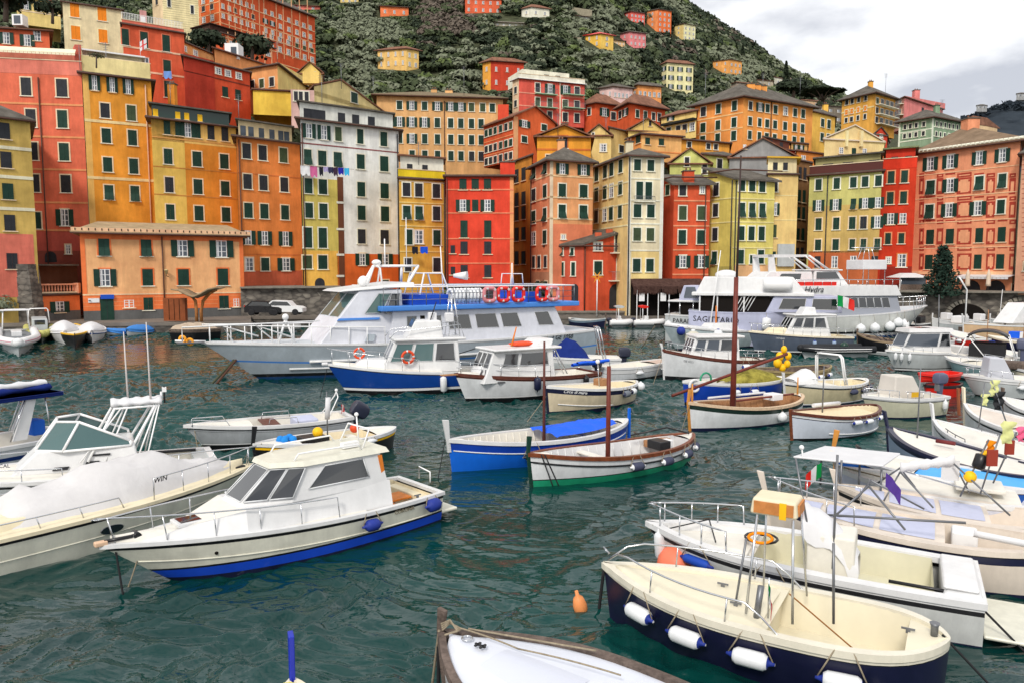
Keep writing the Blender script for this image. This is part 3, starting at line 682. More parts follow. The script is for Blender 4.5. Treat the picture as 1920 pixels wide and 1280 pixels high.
B.wins(1,[1054,1094],[317],['OO'],11,20,trim=None); B.wins(1,[1054,1094],[358,397],['CC','TT'],14,24,trim=TRIMW)
B.wins(0,[1001,1022],[326],['TT'],7,20); B.wins(0,[1001,1022],[367,408,448],['DC','CT','SC'],7,24,trim=TRIMW); B.wins(0,[1001,1011,1023],[492],['DDD'],5,22,trim=TRIMW); B.wins(0,[1009,1024],[532],['DD'],6,10)
B.wins(1,[1056],[445],['S'],7,9).pipe(0,997,330).roof('hip',1.9,.55,chim=[.4]).done()
B=Bld('corner_house','cream and beige painted corner house with large double balcony window and thatch awning',[(1108,319),(1179,293),(1245,296)],96,z=.8,rgb=(228,212,182),sidergb=(238,200,134))
B.band(1,1200,[335,376,420,470],.16,(242,232,214)).band(0,1140,[352,390,428],.16,(246,224,180)).zone(1,1179,293,1184,640,(242,236,224),.04).zone(1,1239,293,1246,640,(242,236,224),.04)
B.zone(1,1184,472,1240,640,(240,204,136))
B.wins(1,[1195,1220],[310],['CC'],13,20,trim=TRIMW); B.wins(1,[1199,1216],[358],['CC'],13,32,trim=TRIMW); B.balcony(1,1188,377,1226,.35,.5); B.wins(1,[1195,1220],[396,440,498],['CC','GG','CC'],14,24,trim=TRIMW)
B.wins(0,[1119,1135,1147,1164],[328,366,406],['CCCC','CCSC','DSCC'],7,24,trim=TRIMW)
B.pipe(1,1180,296,m=SHUTD).roof('hip',1.1,.5,chim=[.6]).done()
B=Bld('small_house','small brick red house with sloping slate roof, balconies and arched ground floor doors',[(1029,461,88.5),(1094,458,85.5),(1178,433,88.0)],85.5,z=.85,rgb=(216,80,50),sidergb=(208,84,62))
B.roof('plane',0,.4); ro=B.roofobj
for t in(.35,.6,.8):
    c=MB(); p=B.q[1].lerp(B.q[2],t); zz=B.zc[1]+(B.zc[2]-B.zc[1])*t; c.box(p.x-.35,p.x+.35,p.y+1,p.y+1.7,zz,zz+.8,stucco((206,90,60))); c.build('chimney',ro,org=B.org)
B.wins(0,[1034,1043,1053,1073],[473],['TTTT'],6,14,trim=TRIMW); B.wins(0,[1042,1054,1075],[505],['CCC'],7,25,trim=TRIMW); B.wins(0,[1078],[553],['a'],13,40)
B.wins(1,[1121],[463],['S'],15,15,trim=TRIMW); B.wins(1,[1121],[503],['C'],14,25,trim=TRIMW); B.wins(1,[1160],[456],['D'],14,33,trim=TRIMW); B.wins(1,[1163],[506],['D'],13,38,trim=TRIMW)
B.balcony(1,1144,474,1178).balcony(1,1141,526,1178).wins(1,[1155],[556],['a'],25,46); B.pipe(1,1096,456).done()
B=Bld('waterfront_house','narrow orange infill house squeezed between the cream corner house and a red house',[(1240,391),(1263,394)],93,z=.8,rgb=(222,124,62),depth=6)
B.wins(0,[1246],[410,448,489],['D','D','D'],8,22,trim=None).pipe(0,1260,396).roof('mono',.8,.4).done()
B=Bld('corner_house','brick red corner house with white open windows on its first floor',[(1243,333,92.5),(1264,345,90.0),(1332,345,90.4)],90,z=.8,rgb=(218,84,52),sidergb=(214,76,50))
B.band(1,1290,[377,424,469,515],.16,(238,150,112)).wins(0,[1252],[357],['C'],7,19,trim=TRIMW).wins(1,[1280],[357],['D'],13,20,trim=TRIMW).wins(1,[1317],[357],['S'],8,13,trim=TRIMW)
B.wins(1,[1280,1315],[400,445],['GG','CC'],14,25,trim=TRIMW).wins(1,[1280,1315],[491],['OO'],13,22,trim=TRIMW).pipe(1,1323,350).roof('plane',1.9,.5,chim=[(.5,1.2,.7)]).done()
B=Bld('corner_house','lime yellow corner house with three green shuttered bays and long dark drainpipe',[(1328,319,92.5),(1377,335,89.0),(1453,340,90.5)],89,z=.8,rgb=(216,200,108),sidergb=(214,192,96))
B.band(1,1400,[373,417,465],.14,(232,216,150)).band(0,1350,[374,418],.14,(232,216,150)).zone(1,1377,497,1455,620,(232,178,128)).zone(0,1328,500,1378,620,(176,160,84))
B.wins(1,[1391,1410,1429],[349],['CCC'],11,20,trim=TRIMW); B.wins(1,[1391,1410,1429],[394,438,482],['TTT','CCC','C.C'],11,26,trim=TRIMW); B.wins(1,[1410],[487],['C'],9,16,trim=TRIMW); B.wins(0,[1343],[356,395,440,484],['D','D','D','T'],9,24,trim=TRIMW)
B.pipe(1,1372,338,m=SHUTD).pipe(1,1380,340,m=SHUTD).wins(0,[1346],[540],['a'],26,36).wins(1,[1400,1435],[540],['aa'],26,32).roof('plane',0,.5).done()
B=Bld('gabled_house','lime green gabled house with two upper windows rising behind the lime yellow house',[(1256,309),(1332,309)],104,base=380,rgb=(206,208,122),depth=9)
B.wins(0,[1288],[304],['D'],8,17,trim=TRIMW); B.wins(0,[1321],[318],['D'],8,18,trim=TRIMW); B.roof('gfront',2.1,.4,TILE).done()
B=Bld('house','lime green rear wing with a small slate roof and two dark windows',[(1318,290),(1392,297)],104.5,base=380,rgb=(208,208,118),depth=8)
B.wins(0,[1349,1372],[308],['DD'],9,18,trim=TRIMW).roof('hip',1.0,.4).done()
B=Bld('waterfront_house','pale apricot blank walled house with small attic terrace under yellow tiles',[(1440,327),(1497,328)],91.5,z=.8,rgb=(240,198,128),depth=9)
B.band(0,1460,[367,413],.1,(246,216,160),.03).wins(0,[1454,],[349,393],['D','O'],8,22,trim=TRIMW).wins(0,[1452],[434,484],['G','C'],7,24,trim=None)
B.attic(0,1440,297,1494,325,(242,216,172),.1,6,cols=[1454,1473],w=9,h=14,roof=_mat('yellow_tiles',(216,170,50),.7)).slabp(0,1457,458,1488,500,.3,GREYW,'shutter_box').roof('flat',0,.2).done()
B=Bld('alley_house','brown house with alley shade in its colour behind the apricot house',[(1492,300),(1522,306)],100,z=.8,rgb=(150,104,66),depth=9)  # wall brown is darkened to carry the alley's shade
B.wins(0,[1500,1509],[325,368,400,440,476],['DD','CC','CC','CC','DD'],5,22,trim=None).pipe(0,1518,310,m=SHUTD).roof('mono',.8,.3).done()
B=Bld('waterfront_house','sage yellow house with brown planted roof terrace and gold star lights below',[(1518,331),(1654,321)],93,z=1,rgb=(196,188,112))
B.zone(0,1516,388,1656,475,(206,172,100)).zone(0,1516,472,1656,620,(196,98,56)).zone(0,1516,535,1656,620,(140,112,80),.03)
B.wins(0,[1535,1569,1600,1622,1647],[347],['CCCCC'],12,20,trim=TRIMW); B.wins(0,[1535,1567,1600,1622,1646],[386],['OOTOO'],11,20,trim=None); B.wins(0,[1535,1568,1598,1619,1645],[421],['CCCDO'],12,22); B.wins(0,[1534,1567,1598,1619,1645],[460],['CCCTT'],11,20)
B.wins(0,[1533,1565,1600,1640],[492],['DSSD'],12,22,trim=None).pipe(0,1553,330,m=SHUTD); BR=_mat('brown_panel',(84,40,34),.6)
B.parapet(0,1.1,BR).attic(0,1528,299,1652,312,(150,140,96),1.8,6,cols=[1552,1590,1640],w=18,h=13).roof('flat',0,.35).done()
B=Bld('waterfront_house','deep red narrow house with green slate roof and a wide band of open shutters',[(1654,319),(1719,315)],91,z=1,rgb=(212,54,30))
B.wins(0,[1671,1696],[333,372],['CC','CC'],12,22,trim=stucco((236,150,110))); B.wins(0,[1670,1693],[411],['OS'],13,20,trim=None); B.wins(0,[1665,1690],[448],['CC'],11,20,trim=stucco((236,150,110))); B.wins(0,[1666],[489],['S'],7,11,trim=TRIMW); B.wins(0,[1691],[489],['S'],16,24,trim=stucco((220,120,60)))
B.parapet(0,1.2,(222,50,28)).attic(0,1660,282,1716,308,(200,48,30),1.2,9,cols=[1677,1703],w=11,h=11,roof=_mat('green_slate',(120,126,90),.9,var=.3)).zone(0,1650,500,1720,620,(150,40,30),.03).done()
# decorated pink house
B=Bld('painted_house','large pink house painted with dark red framed panels, beside the decorated spruce',[(1716,291),(1914,265)],93,z=3.3,rgb=(240,150,112),depth=14)
RD=stucco((178,60,48)); PK=stucco((243,160,120))
ROWS=[307,350,394,444,491]
def panel(x0,y0,x1,y1):
    B.zone(0,x0,y0,x1,y1,RD,.018)
    w_,h_=x1-x0,y1-y0; B.zone(0,x0+3,y0+3,x1-3,y1-3,PK,.03)
    if h_>18:
        for sx in(0,1):
            for sy in(0,1):
                cx,cy=(x0+2,x1-6)[sx],(y0+2,y1-6)[sy]; B.zone(0,cx,cy,cx+4,cy+4,RD,.034)
sk=lambda x:(1-(x-1716)/198.0*.115)
for k,y in enumerate(ROWS):
    for(x0,x1)in((1724,1733),(1757,1769),(1795,1822),(1850,1866),(1893,1905)):
        f=lambda yy:yy
        if k>0:panel(x0,y-15,x1,y+15)
        panel(x0,y+19,x1,y+27)
    for x in(1745,1782,1836,1880):B.zone(0,x-9,y+19,x+9,y+22,RD,.02)
B.band(0,1750,[327,372,418,466],.1,(250,190,150),.04)
B.wins(0,[1745,1782,1836,1879],[308],['OOOO'],14,24,trim=TRIMW); B.wins(0,[1745,1782,1836,1879],[352,397],['TOTT','TOOC'],15,25,trim=TRIMW); B.wins(0,[1744,1781,1836,1878],[445,492],['CCCC','CCCC'],14,27,trim=None)
B.wins(0,[1820,1867],[542],['aa'],36,34).wins(0,[1903],[540],['D'],9,12).pipe(0,1916,270).pipe(0,1905,500,m=SHUTD)
B.awning(0,1806,515,1905,522,1.6,CANVAS); B.band(0,1750,[512],.35,(246,180,140),.08)
B.roof('hip',3.2,.7,_mat('brown_slate',(128,108,88),.9,.1,var=.3,scale=1,bump=.8,bscale=3),chim=[(.0,1.4,1.4)])
mb=MB(); E=B.exp(.62)
for k in range(26):   # row of stone brackets along the eaves
    p=E[0].lerp(E[1],(k+.5)/26); mb.box(p.x-.14,p.x+.14,p.y,p.y+.5,B.zt+.16,B.zt+.42,TRIMW)
mb.tube([(E[0].x,E[0].y+.1,B.zt+.3),(E[1].x,E[1].y+.1,B.zt+.3)],.16,TRIMW,n=4); mb.build('stone_coping',B.root,org=B.org); B.done()
B=Bld('brick_house','pale pink brick striped house at the right end of the row',[(1917,290),(2050,270)],81.5,z=3.3,rgb=(236,168,140))
for k in range(26):B.zone(0,1916,300+k*9,2050,301.5+k*9,(196,110,92),.012)
B.wins(0,[1926],[500],['D'],12,16).roof('hip',2,.5).done()
# ---------------------------------------------------------------- clubhouse on the left quay
B=Bld('harbour_office','low apricot and orange harbour building with grey base on the left quay',[(149,437),(455,444)],76,z=.9,rgb=(244,172,120),depth=9)
OR=(240,116,62)
B.zone(0,147,437,458,448,OR,.03).zone(0,147,440,158,552,OR,.05).zone(0,448,440,458,552,OR,.05).zone(0,147,552,458,588,OR,.03).zone(0,147,584,458,612,(98,96,100),.05)
for y in(559,567,575):B.zone(0,147,y,458,y+1,(250,150,100),.04)
B.band(0,300,[551],.14,(246,200,160),.06)
OT=stucco(OR)
B.wins(0,[195,274,342,415],[464],['TTOO'],21,31,trim=OT); B.wins(0,[197,277,344,418],[521],['OCCC'],20,31,trim=OT)
B.wins(0,[112],[576],['.']); B.wins(0,[278,420],[570],['CC'],18,24,trim=OT); B.wins(0,[242],[570],['S'],18,15,trim=None); B.wins(0,[443],[568],['S'],11,15,trim=None)
GD=MB(); u,z=B.proj(0,201,583); B.slab(GD,0,u-1.1*.55,u+1.1*.55,B.zb,B.zb+2.35,.0,.09,SHUT); B.slab(GD,0,u-.02,u+.02,B.zb+.1,B.zb+2.3,.09,.1,SHUTD); GD.build('door',B.root,org=B.org)
B.slabp(0,188,553,213,561,.25,_mat('sign_blue',(30,80,190),.5),'sign_board')
mb=MB(); B.slab(mb,0,*[B.proj(0,x,562)[0]for x in(165,186)],B.proj(0,165,568)[1],B.proj(0,165,560)[1],.05,.12,PVC); u,z=B.proj(0,168,564); p=B.pt(0,u,.13)
mb.ball((p.x,p.y,z),.12,RUBBER,sz=.3); mb.build('sign_plate',B.root,org=B.org)
u,z=B.proj(0,316,514); p=B.pt(0,u,.0); mb=MB(); mb.tube([(p.x,p.y,z-.3),(p.x,p.y-.5,z-.2),(p.x,p.y-.5,z)],.03,RUBBER); mb.lathe((p.x,p.y-.5,z),(0,0,1),[(0,.12),(.35,.2),(.38,.26),(.5,.05)],_mat('lamp_glass',(200,180,130),.2),6); mb.build('wall_lantern',B.root,org=B.org)
B.pipe(0,303,444,m=GUT).roof('hip',1.25,.75,_mat('pale_slate_roof',(168,148,118),.9,.1,var=.25,scale=1.2,bump=.6,bscale=3),ins=.12)
mb=MB(); E=B.exp(.7)
for a,b in((E[0],E[1]),):
    n=60
    mb.hexa([(a.x,a.y+.05,B.zt+.16),(b.x,b.y+.05,B.zt+.16),(b.x,b.y+.3,B.zt+.16),(a.x,a.y+.3,B.zt+.16),(a.x,a.y+.05,B.zt+.52),(b.x,b.y+.05,B.zt+.52),(b.x,b.y+.3,B.zt+.52),(a.x,a.y+.3,B.zt+.52)],stucco((243,186,150)))
    for k in range(29):p=a.lerp(b,(k+.6)/29.3); mb.box(p.x-.07,p.x+.07,p.y+.035,p.y+.05,B.zt+.24,B.zt+.46,DARK)
mb.build('parapet',B.root,org=B.org); B.done()
# veranda wing at the left of the clubhouse
W_=Bld('terrace_wing','low orange wing with white window and balustraded terrace beside the harbour office',[(66,554),(149,552)],75.6,z=.9,rgb=OR,depth=7)
W_.zone(0,64,585,152,612,(98,96,100),.05); W_.wins(0,[112],[576],['O'],18,21,trim=None); W_.roof('flat',0,.15)
mb=MB(); L=W_.length(0)
W_.slab(mb,0,0,L,W_.zt+.15,W_.zt+.3,-.3,.1,TRIM); W_.slab(mb,0,0,L,W_.zt+.95,W_.zt+1.1,-.3,.1,stucco((243,160,130)))
for k in range(int(L/.28)):
    p=W_.pt(0,.2+k*.28,-.1); mb.lathe((p.x,p.y,W_.zt+.3),(0,0,1),[(0,.05),(.2,.1),(.45,.05),(.65,.07)],stucco((243,160,130)),6)
for u in(.15,L-.15):p=W_.pt(0,u,-.1); mb.box(p.x-.25,p.x+.25,p.y-.2,p.y+.2,W_.zt+.1,W_.zt+1.15,stucco((243,160,130)))
mb.build('balustrade',W_.root,org=W_.org)
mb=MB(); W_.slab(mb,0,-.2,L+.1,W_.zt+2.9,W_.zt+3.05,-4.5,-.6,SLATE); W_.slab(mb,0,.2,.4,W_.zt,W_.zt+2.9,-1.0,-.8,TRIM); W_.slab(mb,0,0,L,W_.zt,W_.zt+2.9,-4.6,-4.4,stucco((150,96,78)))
mb.build('loggia',W_.root,org=W_.org); W_.done()
# chapel like rubble pier beside it
def pier():
    a=at(28,600,73.5); t=thing('stone_pier','rubble stone buttress between the mustard house and the orange wing','wall',(a.x,a.y,.9)); q=MB(); rr=random.Random(3)
    n=9
    for k in range(n):
        w0=1.75-.04*k; q.box(0-rr.uniform(0,.12),w0*1.12,-rr.uniform(0,.1),1.6,k*.62,k*.62+.62,STONE)
    q.build('masonry',t)
pier()
# ---------------------------------------------------------------- stone walls
def swall(name,label,pts,z0,z1,arches=(),th=1.0):
    """rubble wall through plan points [(px, D)], with arches (px, half width m, height m)"""
    P=[Vector(((px-CX)/F*D,D))for px,D in pts]; o=P[0]; t=thing(name,label,'wall',(o.x,o.y,z0)); q=MB()
    for a,b in zip(P[:-1],P[1:]):
        u=(b-a).normalized(); n=Vector((-u.y,u.x))*th
        q.hexa([(p.x-o.x,p.y-o.y,0)for p in(a,b,b+n,a+n)]+[(p.x-o.x,p.y-o.y,z1-z0)for p in(a,b,b+n,a+n)],STONE)
        q.hexa([(p.x-o.x,p.y-o.y,z1-z0)for p in(a-n*.1,b-n*.1,b+n,a+n)]+[(p.x-o.x,p.y-o.y,z1-z0+.18)for p in(a-n*.1,b-n*.1,b+n,a+n)],_mat('coping',(128,122,112),.9,var=.3))
    q.build('masonry',t)
    for px,hw,hh in arches:
        c=Vector(((px-CX)/F*P[0].y,0)); a,b=P[0],P[-1]; k=(c.x-a.x)/(b.x-a.x); p=a.lerp(b,k); u=(b-a).normalized(); m=MB()
        pts_=[(-hw,0),(hw,0)]+[(hw*math.cos(g),(hh-hw*.7)+hw*.7*math.sin(g))for g in[math.pi*j/12 for j in range(13)]]
        m.prism([(p.x-o.x+u.x*x,p.y-o.y+u.y*x-.03,z)for x,z in pts_],(0,.03,0),DARK); m.build('arch',t)
        m=MB()
        for j in range(14):
            g0,g1=math.pi*j/14+.03,math.pi*(j+1)/14-.03
            r0,r1=hw,hw+.5
            m.prism([(p.x-o.x+u.x*r*math.cos(g),p.y-o.y-.1,(hh-hw*.7)+r*.75*math.sin(g))for r,g in((r0,g0),(r1,g0),(r1,g1),(r0,g1))],(0,.12,0),_mat('voussoir',(150,144,132),.9,var=.3))
        m.build('arch_ring',t)
    return t
swall('quay_wall','high rubble quay wall with two dark boat arches below the pink painted house',[(1655,84.5),(1990,80)],-1,3.5,[(1790,1.9,3.3),(1876,2.2,3.6)],10)
swall('retaining_wall','dark rubble retaining wall behind the parked cars',[(452,84),(640,86.5)],.8,3.9,(),6)
swall('quay_wall','low rubble wall under the thatched restaurant beside the small red house',[(1000,84.5),(1640,86)],.8,1.2,(),1)

# ================================================================ HOUSES BEHIND THE WATERFRONT
B=Bld('upper_house','tall cream house with four orange shutters above the left roof terraces',[(86,76),(117,4),(229,20)][1:],118,base=120,rgb=(228,210,170),depth=10)
B.wins(0,[140,191],[20,62],['oo','oo'],17,24,trim=stucco((240,224,180)))
a=B.q[0]; q3=B.q[3]; m=MB(); b2=Vector((a.x-2.6,a.y+5)); m.face([(a.x-.01,a.y,B.zb),(a.x-.01,a.y,B.zt),(b2.x,b2.y,B.zt-5.5),(b2.x,b2.y,B.zb)],stucco((232,200,150))); m.build('side_wall',B.root,org=B.org)
B.roof('mono',1.2,.3).done()
B=Bld('upper_house','brick red house with green shutters and a white railed roof terrace below the church',[(229,45),(345,64)],110,base=215,rgb=(222,90,58),depth=4)
B.wins(0,[235,270,311],[70,118,158],['CCC','.SC','..C'],14,29,trim=stucco((226,120,90))); B.band(0,300,[97,139],.25,(244,190,160)); B.roof('flat',0,.3).parapet(0,.6,(226,110,90))
B.attic(0,262,20,275,42,(214,150,150),2,2,cols=[268],w=9,h=15,shut=PVC,roof=None)
mb=MB(); 
for k in range(40):p=B.pt(0,B.length(0)*k/40,-.15); mb.box(p.x-.02,p.x+.02,p.y-.02,p.y+.02,B.zt+.6,B.zt+1.6,PVC)
p,q_=B.pt(0,0,-.15),B.pt(0,B.length(0),-.15); mb.tube([(p.x,p.y,B.zt+1.6),(q_.x,q_.y,B.zt+1.6)],.03,PVC); mb.build('railing',B.root,org=B.org); B.done()
B=Bld('upper_house','dark red house with blank windowless side wall and three small white windows',[(344,106),(468,137)],104,base=220,rgb=(212,74,44))
B.wins(0,[409,427,447],[134],['SSS'],9,11,trim=TRIMW).wins(0,[422,446],[173],['CC'],10,18,trim=None).band(0,430,[153],.15,(120,50,40)).zone(0,343,100,400,230,(188,54,38),.05).roof('mono',1.0,.4).done()
B=Bld('upper_house','orange red house with brown roof and white dormer at the upper left',[(-40,52),(92,60)],119,base=110,rgb=(222,98,66),depth=10)
B.wins(0,[12,51,70],[72,74,63],['O..','.O.','..S'],13,20,trim=None)
B.roof('mono',2.4,.6,TILE); m=MB(); p=B.pt(0,B.proj(0,36,50)[0],-1.5); m.box(p.x-.8,p.x+.8,p.y-.4,p.y+1,B.zt+1.0,B.zt+2.6,PVC); m.box(p.x-.5,p.x+.5,p.y-.43,p.y-.4,B.zt+1.2,B.zt+2.4,BGLASS); m.build('dormer',B.roofobj,org=B.org); B.done()
B=Bld('upper_house','pale yellow house with dark shutters at the upper left corner above the dormer roof',[(30,-6),(112,6)],150,base=45,rgb=(238,204,128),depth=10)
B.wins(0,[49,72,95],[10],['OOO'],9,15,trim=TRIMW).band(0,60,[23],.2).roof('hip',1.5,.5,TILE).done()
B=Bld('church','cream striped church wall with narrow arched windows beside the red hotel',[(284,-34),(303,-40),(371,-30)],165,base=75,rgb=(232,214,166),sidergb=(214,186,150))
for k in range(26):B.zone(1,303,-40+k*4.2,371,-39.2+k*4.2,(196,180,140),.02)
B.wins(1,[317,360],[6,13],['D.','.D'],6,15,trim=TRIMW).wins(0,[294],[5],['D'],4,10,trim=None).wins(1,[362],[62],['D'],5,8,trim=None).roof('hip',3,.3).done()
HR=(218,82,42)
B=Bld('hotel','huge orange red hotel with pale grid bands and rows of small windows on the hillside',[(371,-22),(412,-34),(590,34)],175,base=105,rgb=HR,sidergb=(224,96,44))
HB=(248,176,130)
B.band(1,417,[-2,23,44,66,88],.2,HB).band(0,380,[12,32,50,68],.2,HB)
for x in(427,438,449,461,472,484,493,516,529,545,560,575):B.zone(1,x-.7,-40,x+.7,110,HB,.05)
for x in(373,392,410):B.zone(0,x-.7,-40,x+.7,110,HB,.05)
B.wins(1,[417,429,440,451,462,473,496,509,524,540,555,568,580],[-7,12,30],['SSSSSSSSSSSSS','SSDSSDOOSSSSS','SSSSSSSSSSSSS'],5,8,trim=stucco(HB)); B.wins(1,[496,509,524,540,556,570,584],[66,84],['SSSSGGG','SSSSSSS'],6,9,trim=stucco(HB))
B.wins(0,[381,397],[2,17,38,56],['SS','DD','SS','S.'],6,11,trim=stucco(HB)).roof('hip',2.5,.7,chim=[.5,.8]).done()
B=Bld('hotel_annex','low orange red wing with brown verandah roof in front of the hotel',[(394,66),(415,62),(516,92)],160,base=116,rgb=(222,92,52))
BRN=_mat('brown_lattice',(72,48,40),.8,.1,var=.3,scale=2)
B.wins(1,[420,434,447,474,502],[78],['SSSSS'],8,8,trim=stucco(HB)); B.band(1,430,[72],.2,HB)
for x in(427,441,455,468,482,495,508):B.zone(1,x-.8,60,x+.8,120,HB,.05)
B.attic(1,396,46,512,60,BRN,.3,6,roof=BRN,name='verandah').roof('flat',0,.2).done()
B=Bld('upper_house','long peach house with sloping brown tiled roof and white dormers left of the yellow gable',[(340,78),(402,104)],128,base=120,rgb=(240,168,106),depth=8)
B.wins(0,[346,366],[92],['SS'],7,9,trim=TRIMW).roof('mono',2,.6).done()
B=Bld('upper_house','peach terrace house with tiled roof and white dormer above the yellow wall',[(402,92),(505,125)],124,base=170,rgb=(238,150,92),depth=9)
B.wins(0,[410,470],[125,150],['..','SG'],8,12,trim=TRIMW).roof('mono',1.6,.5,TILE)
m=MB(); p=B.pt(0,B.proj(0,436,108)[0],-1.2); m.box(p.x-1.1,p.x+1.1,p.y-.4,p.y+2,B.zt-.5,B.zt+2.0,PVC); m.box(p.x-.1,p.x+.8,p.y-.44,p.y-.4,B.zt-.2,B.zt+1.4,BGLASS); m.build('dormer',B.roofobj,org=B.org); B.done()
B=Bld('upper_house','pale yellow house with long sloping white edged roof over its blank side wall',[(462,132),(520,122),(573,163)],118,base=215,rgb=(242,206,128),sidergb=(242,160,100))
B.wins(0,[473,491,510],[160],['DGD'],8,16,trim=TRIMW).roof('mono',1.0,.5).done()
B=Bld('upper_house','bright yellow terrace wall house with a wall lamp below the peach loggia',[(474,168),(548,172)],106,base=215,rgb=(244,192,70),depth=8)
B.roof('flat',0,.2,TILE).band(0,500,[170],.15,(226,110,60)).done()
B=Bld('upper_house','small yellow gabled house half hidden by trees above the cream gable',[(558,140),(604,140)],135,base=160,rgb=(240,200,110),depth=7)
B.wins(0,[591],[138],['S'],4,6,trim=None).roof('gfront',2.0,.4,TILE).done()
B=Bld('upper_house','cream gabled house with one green shutter and lilac side wall behind the white house',[(545,168),(589,170),(733,214)],101,base=240,rgb=(228,206,142),sidergb=(214,170,166))
B.q=[B.q[0],B.q[1],B.q[2],B.q[3]]
a_,c_=B.pt(1,0),B.pt(1,B.length(1)); ru,rz_=B.proj(1,641,152); r_=B.pt(1,ru); al=B.proj(1,590,163)[1]
B.wall.face([(a_.x,a_.y,B.zt-.6),(c_.x,c_.y,B.zt-.6),(c_.x,c_.y,B.zt-.5),(r_.x,r_.y,rz_),(a_.x,a_.y,al)],B.mat)
m=MB(); bk=B.q[3]-B.q[0]; bk=(B.q[0]-B.q[1])*-1; back=(B.q[0]-B.q[1])*1.0; back=Vector((back.x,abs(back.y)+5)).normalized()*10
for(p,pz),(s_,sz_)in(((a_,al),(r_,rz_)),((r_,rz_),(c_,B.zt-.5))):
    P8=[(p.x,p.y-.4,pz),(s_.x,s_.y-.4,sz_),(s_.x+back.x,s_.y+back.y,sz_),(p.x+back.x,p.y+back.y,pz)]
    m.hexa(P8+[(x,y,z+.2)for x,y,z in P8],TILE)
ro=m.build('roof',B.root,org=B.org)
B.wins(0,[555,564,575],[181],['DDD'],7,17,trim=TRIMW).wins(1,[664],[184],['C'],12,19,trim=TRIMW)
c=MB(); p=B.pt(1,B.proj(1,615,160)[0],-3); c.box(p.x-1,p.x+1.2,p.y,p.y+1,rz_-.6,rz_+.9,stucco((236,196,110))); c.build('chimney',ro,org=B.org); B.done()
B=Bld('upper_house','broad tan house with five rows of windows and a long hipped roof in the middle',[(706,180),(943,187)],132,base=335,rgb=(222,168,112),depth=14)
B.wins(0,[749,772,796,820,845,864,884,905,923],[198],['COCOOOGGC'],10,15,trim=TRIMW); B.wins(0,[749,772,796,820,845,864,884,902],[229,260,291],['OOOCCCCC','COCCCCCC','.CCCCCDD'],10,17,trim=TRIMW)
B.wins(0,[730],[229,260],['O','C'],9,16,trim=TRIMW)
B.pipe(0,833,190).roof('hip',2.3,.9,_mat('mossy_roof',(122,108,86),.95,.1,var=.3,scale=.9,bump=.7,bscale=3),chim=[(.36,1.0,.8),(.72,1.3,.7)]).done()
B=Bld('apartment_block','coral pink apartment block with white roof storey and green blinds on its balconies',[(961,153),(973,148),(1096,160)],142,base=235,rgb=(226,88,76),sidergb=(222,190,160))
B.zone(1,1049,148,1052,250,(240,200,180),.06).band(1,1000,[176,200],.2,(240,150,130))
B.wins(1,[1008,1031,1060,1082],[165,192,216],['DOOD','GGGD','DDDD'],9,16,trim=TRIMW); B.wins(0,[967],[170,195],['D','D'],5,12,trim=TRIMW)
for y in(176,201):B.balcony(1,1002,y,1042,1.0,.9,None,_mat('balcony_green',(150,190,160),.6)); B.balcony(1,1054,y+1,1093,1.0,.9,None,_mat('balcony_green',(150,190,160),.6))
B.parapet(1,.9,(232,226,214),out=.15).attic(1,985,130,1074,150,(232,226,210),1.5,7,cols=[1031,1052],w=10,h=10,roof=None).roof('flat',0,.3,PVC).done()
B=Bld('gabled_house','orange red gabled house with long windowed flank behind the bright red house',[(907,237),(963,218),(1041,233)],128,base=315,rgb=(232,100,52),sidergb=(218,84,46))
B.zone(1,963,218,971,350,(246,170,120),.05); B.band(0,930,[262,288],.15,(240,140,90))
B.wins(0,[912,920,929,939,949,958],[251,281,304],['CCCCDG','DDDCCC','DDDDDD'],6,13,trim=TRIMW); B.wins(1,[983,1020],[233,262],['OC','CD'],10,12,trim=TRIMW)
ru,rz_=B.proj(1,1003,210); a_,c_,r_=B.pt(1,0),B.pt(1,B.length(1)),B.pt(1,B.length(1)/2); B.wall.face([(a_.x,a_.y,B.zt),(c_.x,c_.y,B.zt),(r_.x,r_.y,B.zt+2.0)],B.mat)
m=MB(); bk=B.q[0]-B.q[1]; ext=.4
for p,s_ in((a_,r_),(c_,r_)):
    d_=(p-s_).normalized()*.5; p2=p+d_; f_=-bk.normalized()*.4
    P8=[(p2.x+f_.x,p2.y+f_.y,B.zt-.25),(s_.x+f_.x,s_.y+f_.y,B.zt+2.0),(s_.x+bk.x,s_.y+bk.y,B.zt+2.0),(p2.x+bk.x,p2.y+bk.y,B.zt-.25)]
    m.hexa(P8+[(x,y,z+.2)for x,y,z in P8],TILE)
ro=m.build('roof',B.root,org=B.org); c=MB(); p=B.q[0].lerp(B.q[1],.55); c.box(p.x-.3,p.x+1.4,p.y+.5,p.y+1.5,B.zt,B.zt+2.6,stucco((216,70,46))); c.build('chimney',ro,org=B.org); B.done()
B=Bld('upper_house','orange red villa with two hipped brown roofs right of the pink apartment block',[(1095,199),(1118,194),(1160,200)],146,base=255,rgb=(226,88,46)); B.wins(1,[1133,1150],[211,216],['O.','.D'],9,14,trim=TRIMW).wins(0,[1105],[210],['D'],6,13,trim=TRIMW).roof('hip',2.0,.7,TILE).done()
B=Bld('upper_house','orange red villa wing with five tall dark windows under a stepped hipped roof',[(1158,206),(1180,195),(1247,207)],140,base=255,rgb=(228,90,48)); B.wins(1,[1195,1210,1225,1236],[214],['CCDD'],6,14,trim=TRIMW).wins(0,[1163,1173],[216],['DO'],5,13,trim=TRIMW).roof('hip',2.4,.8,TILE).done()
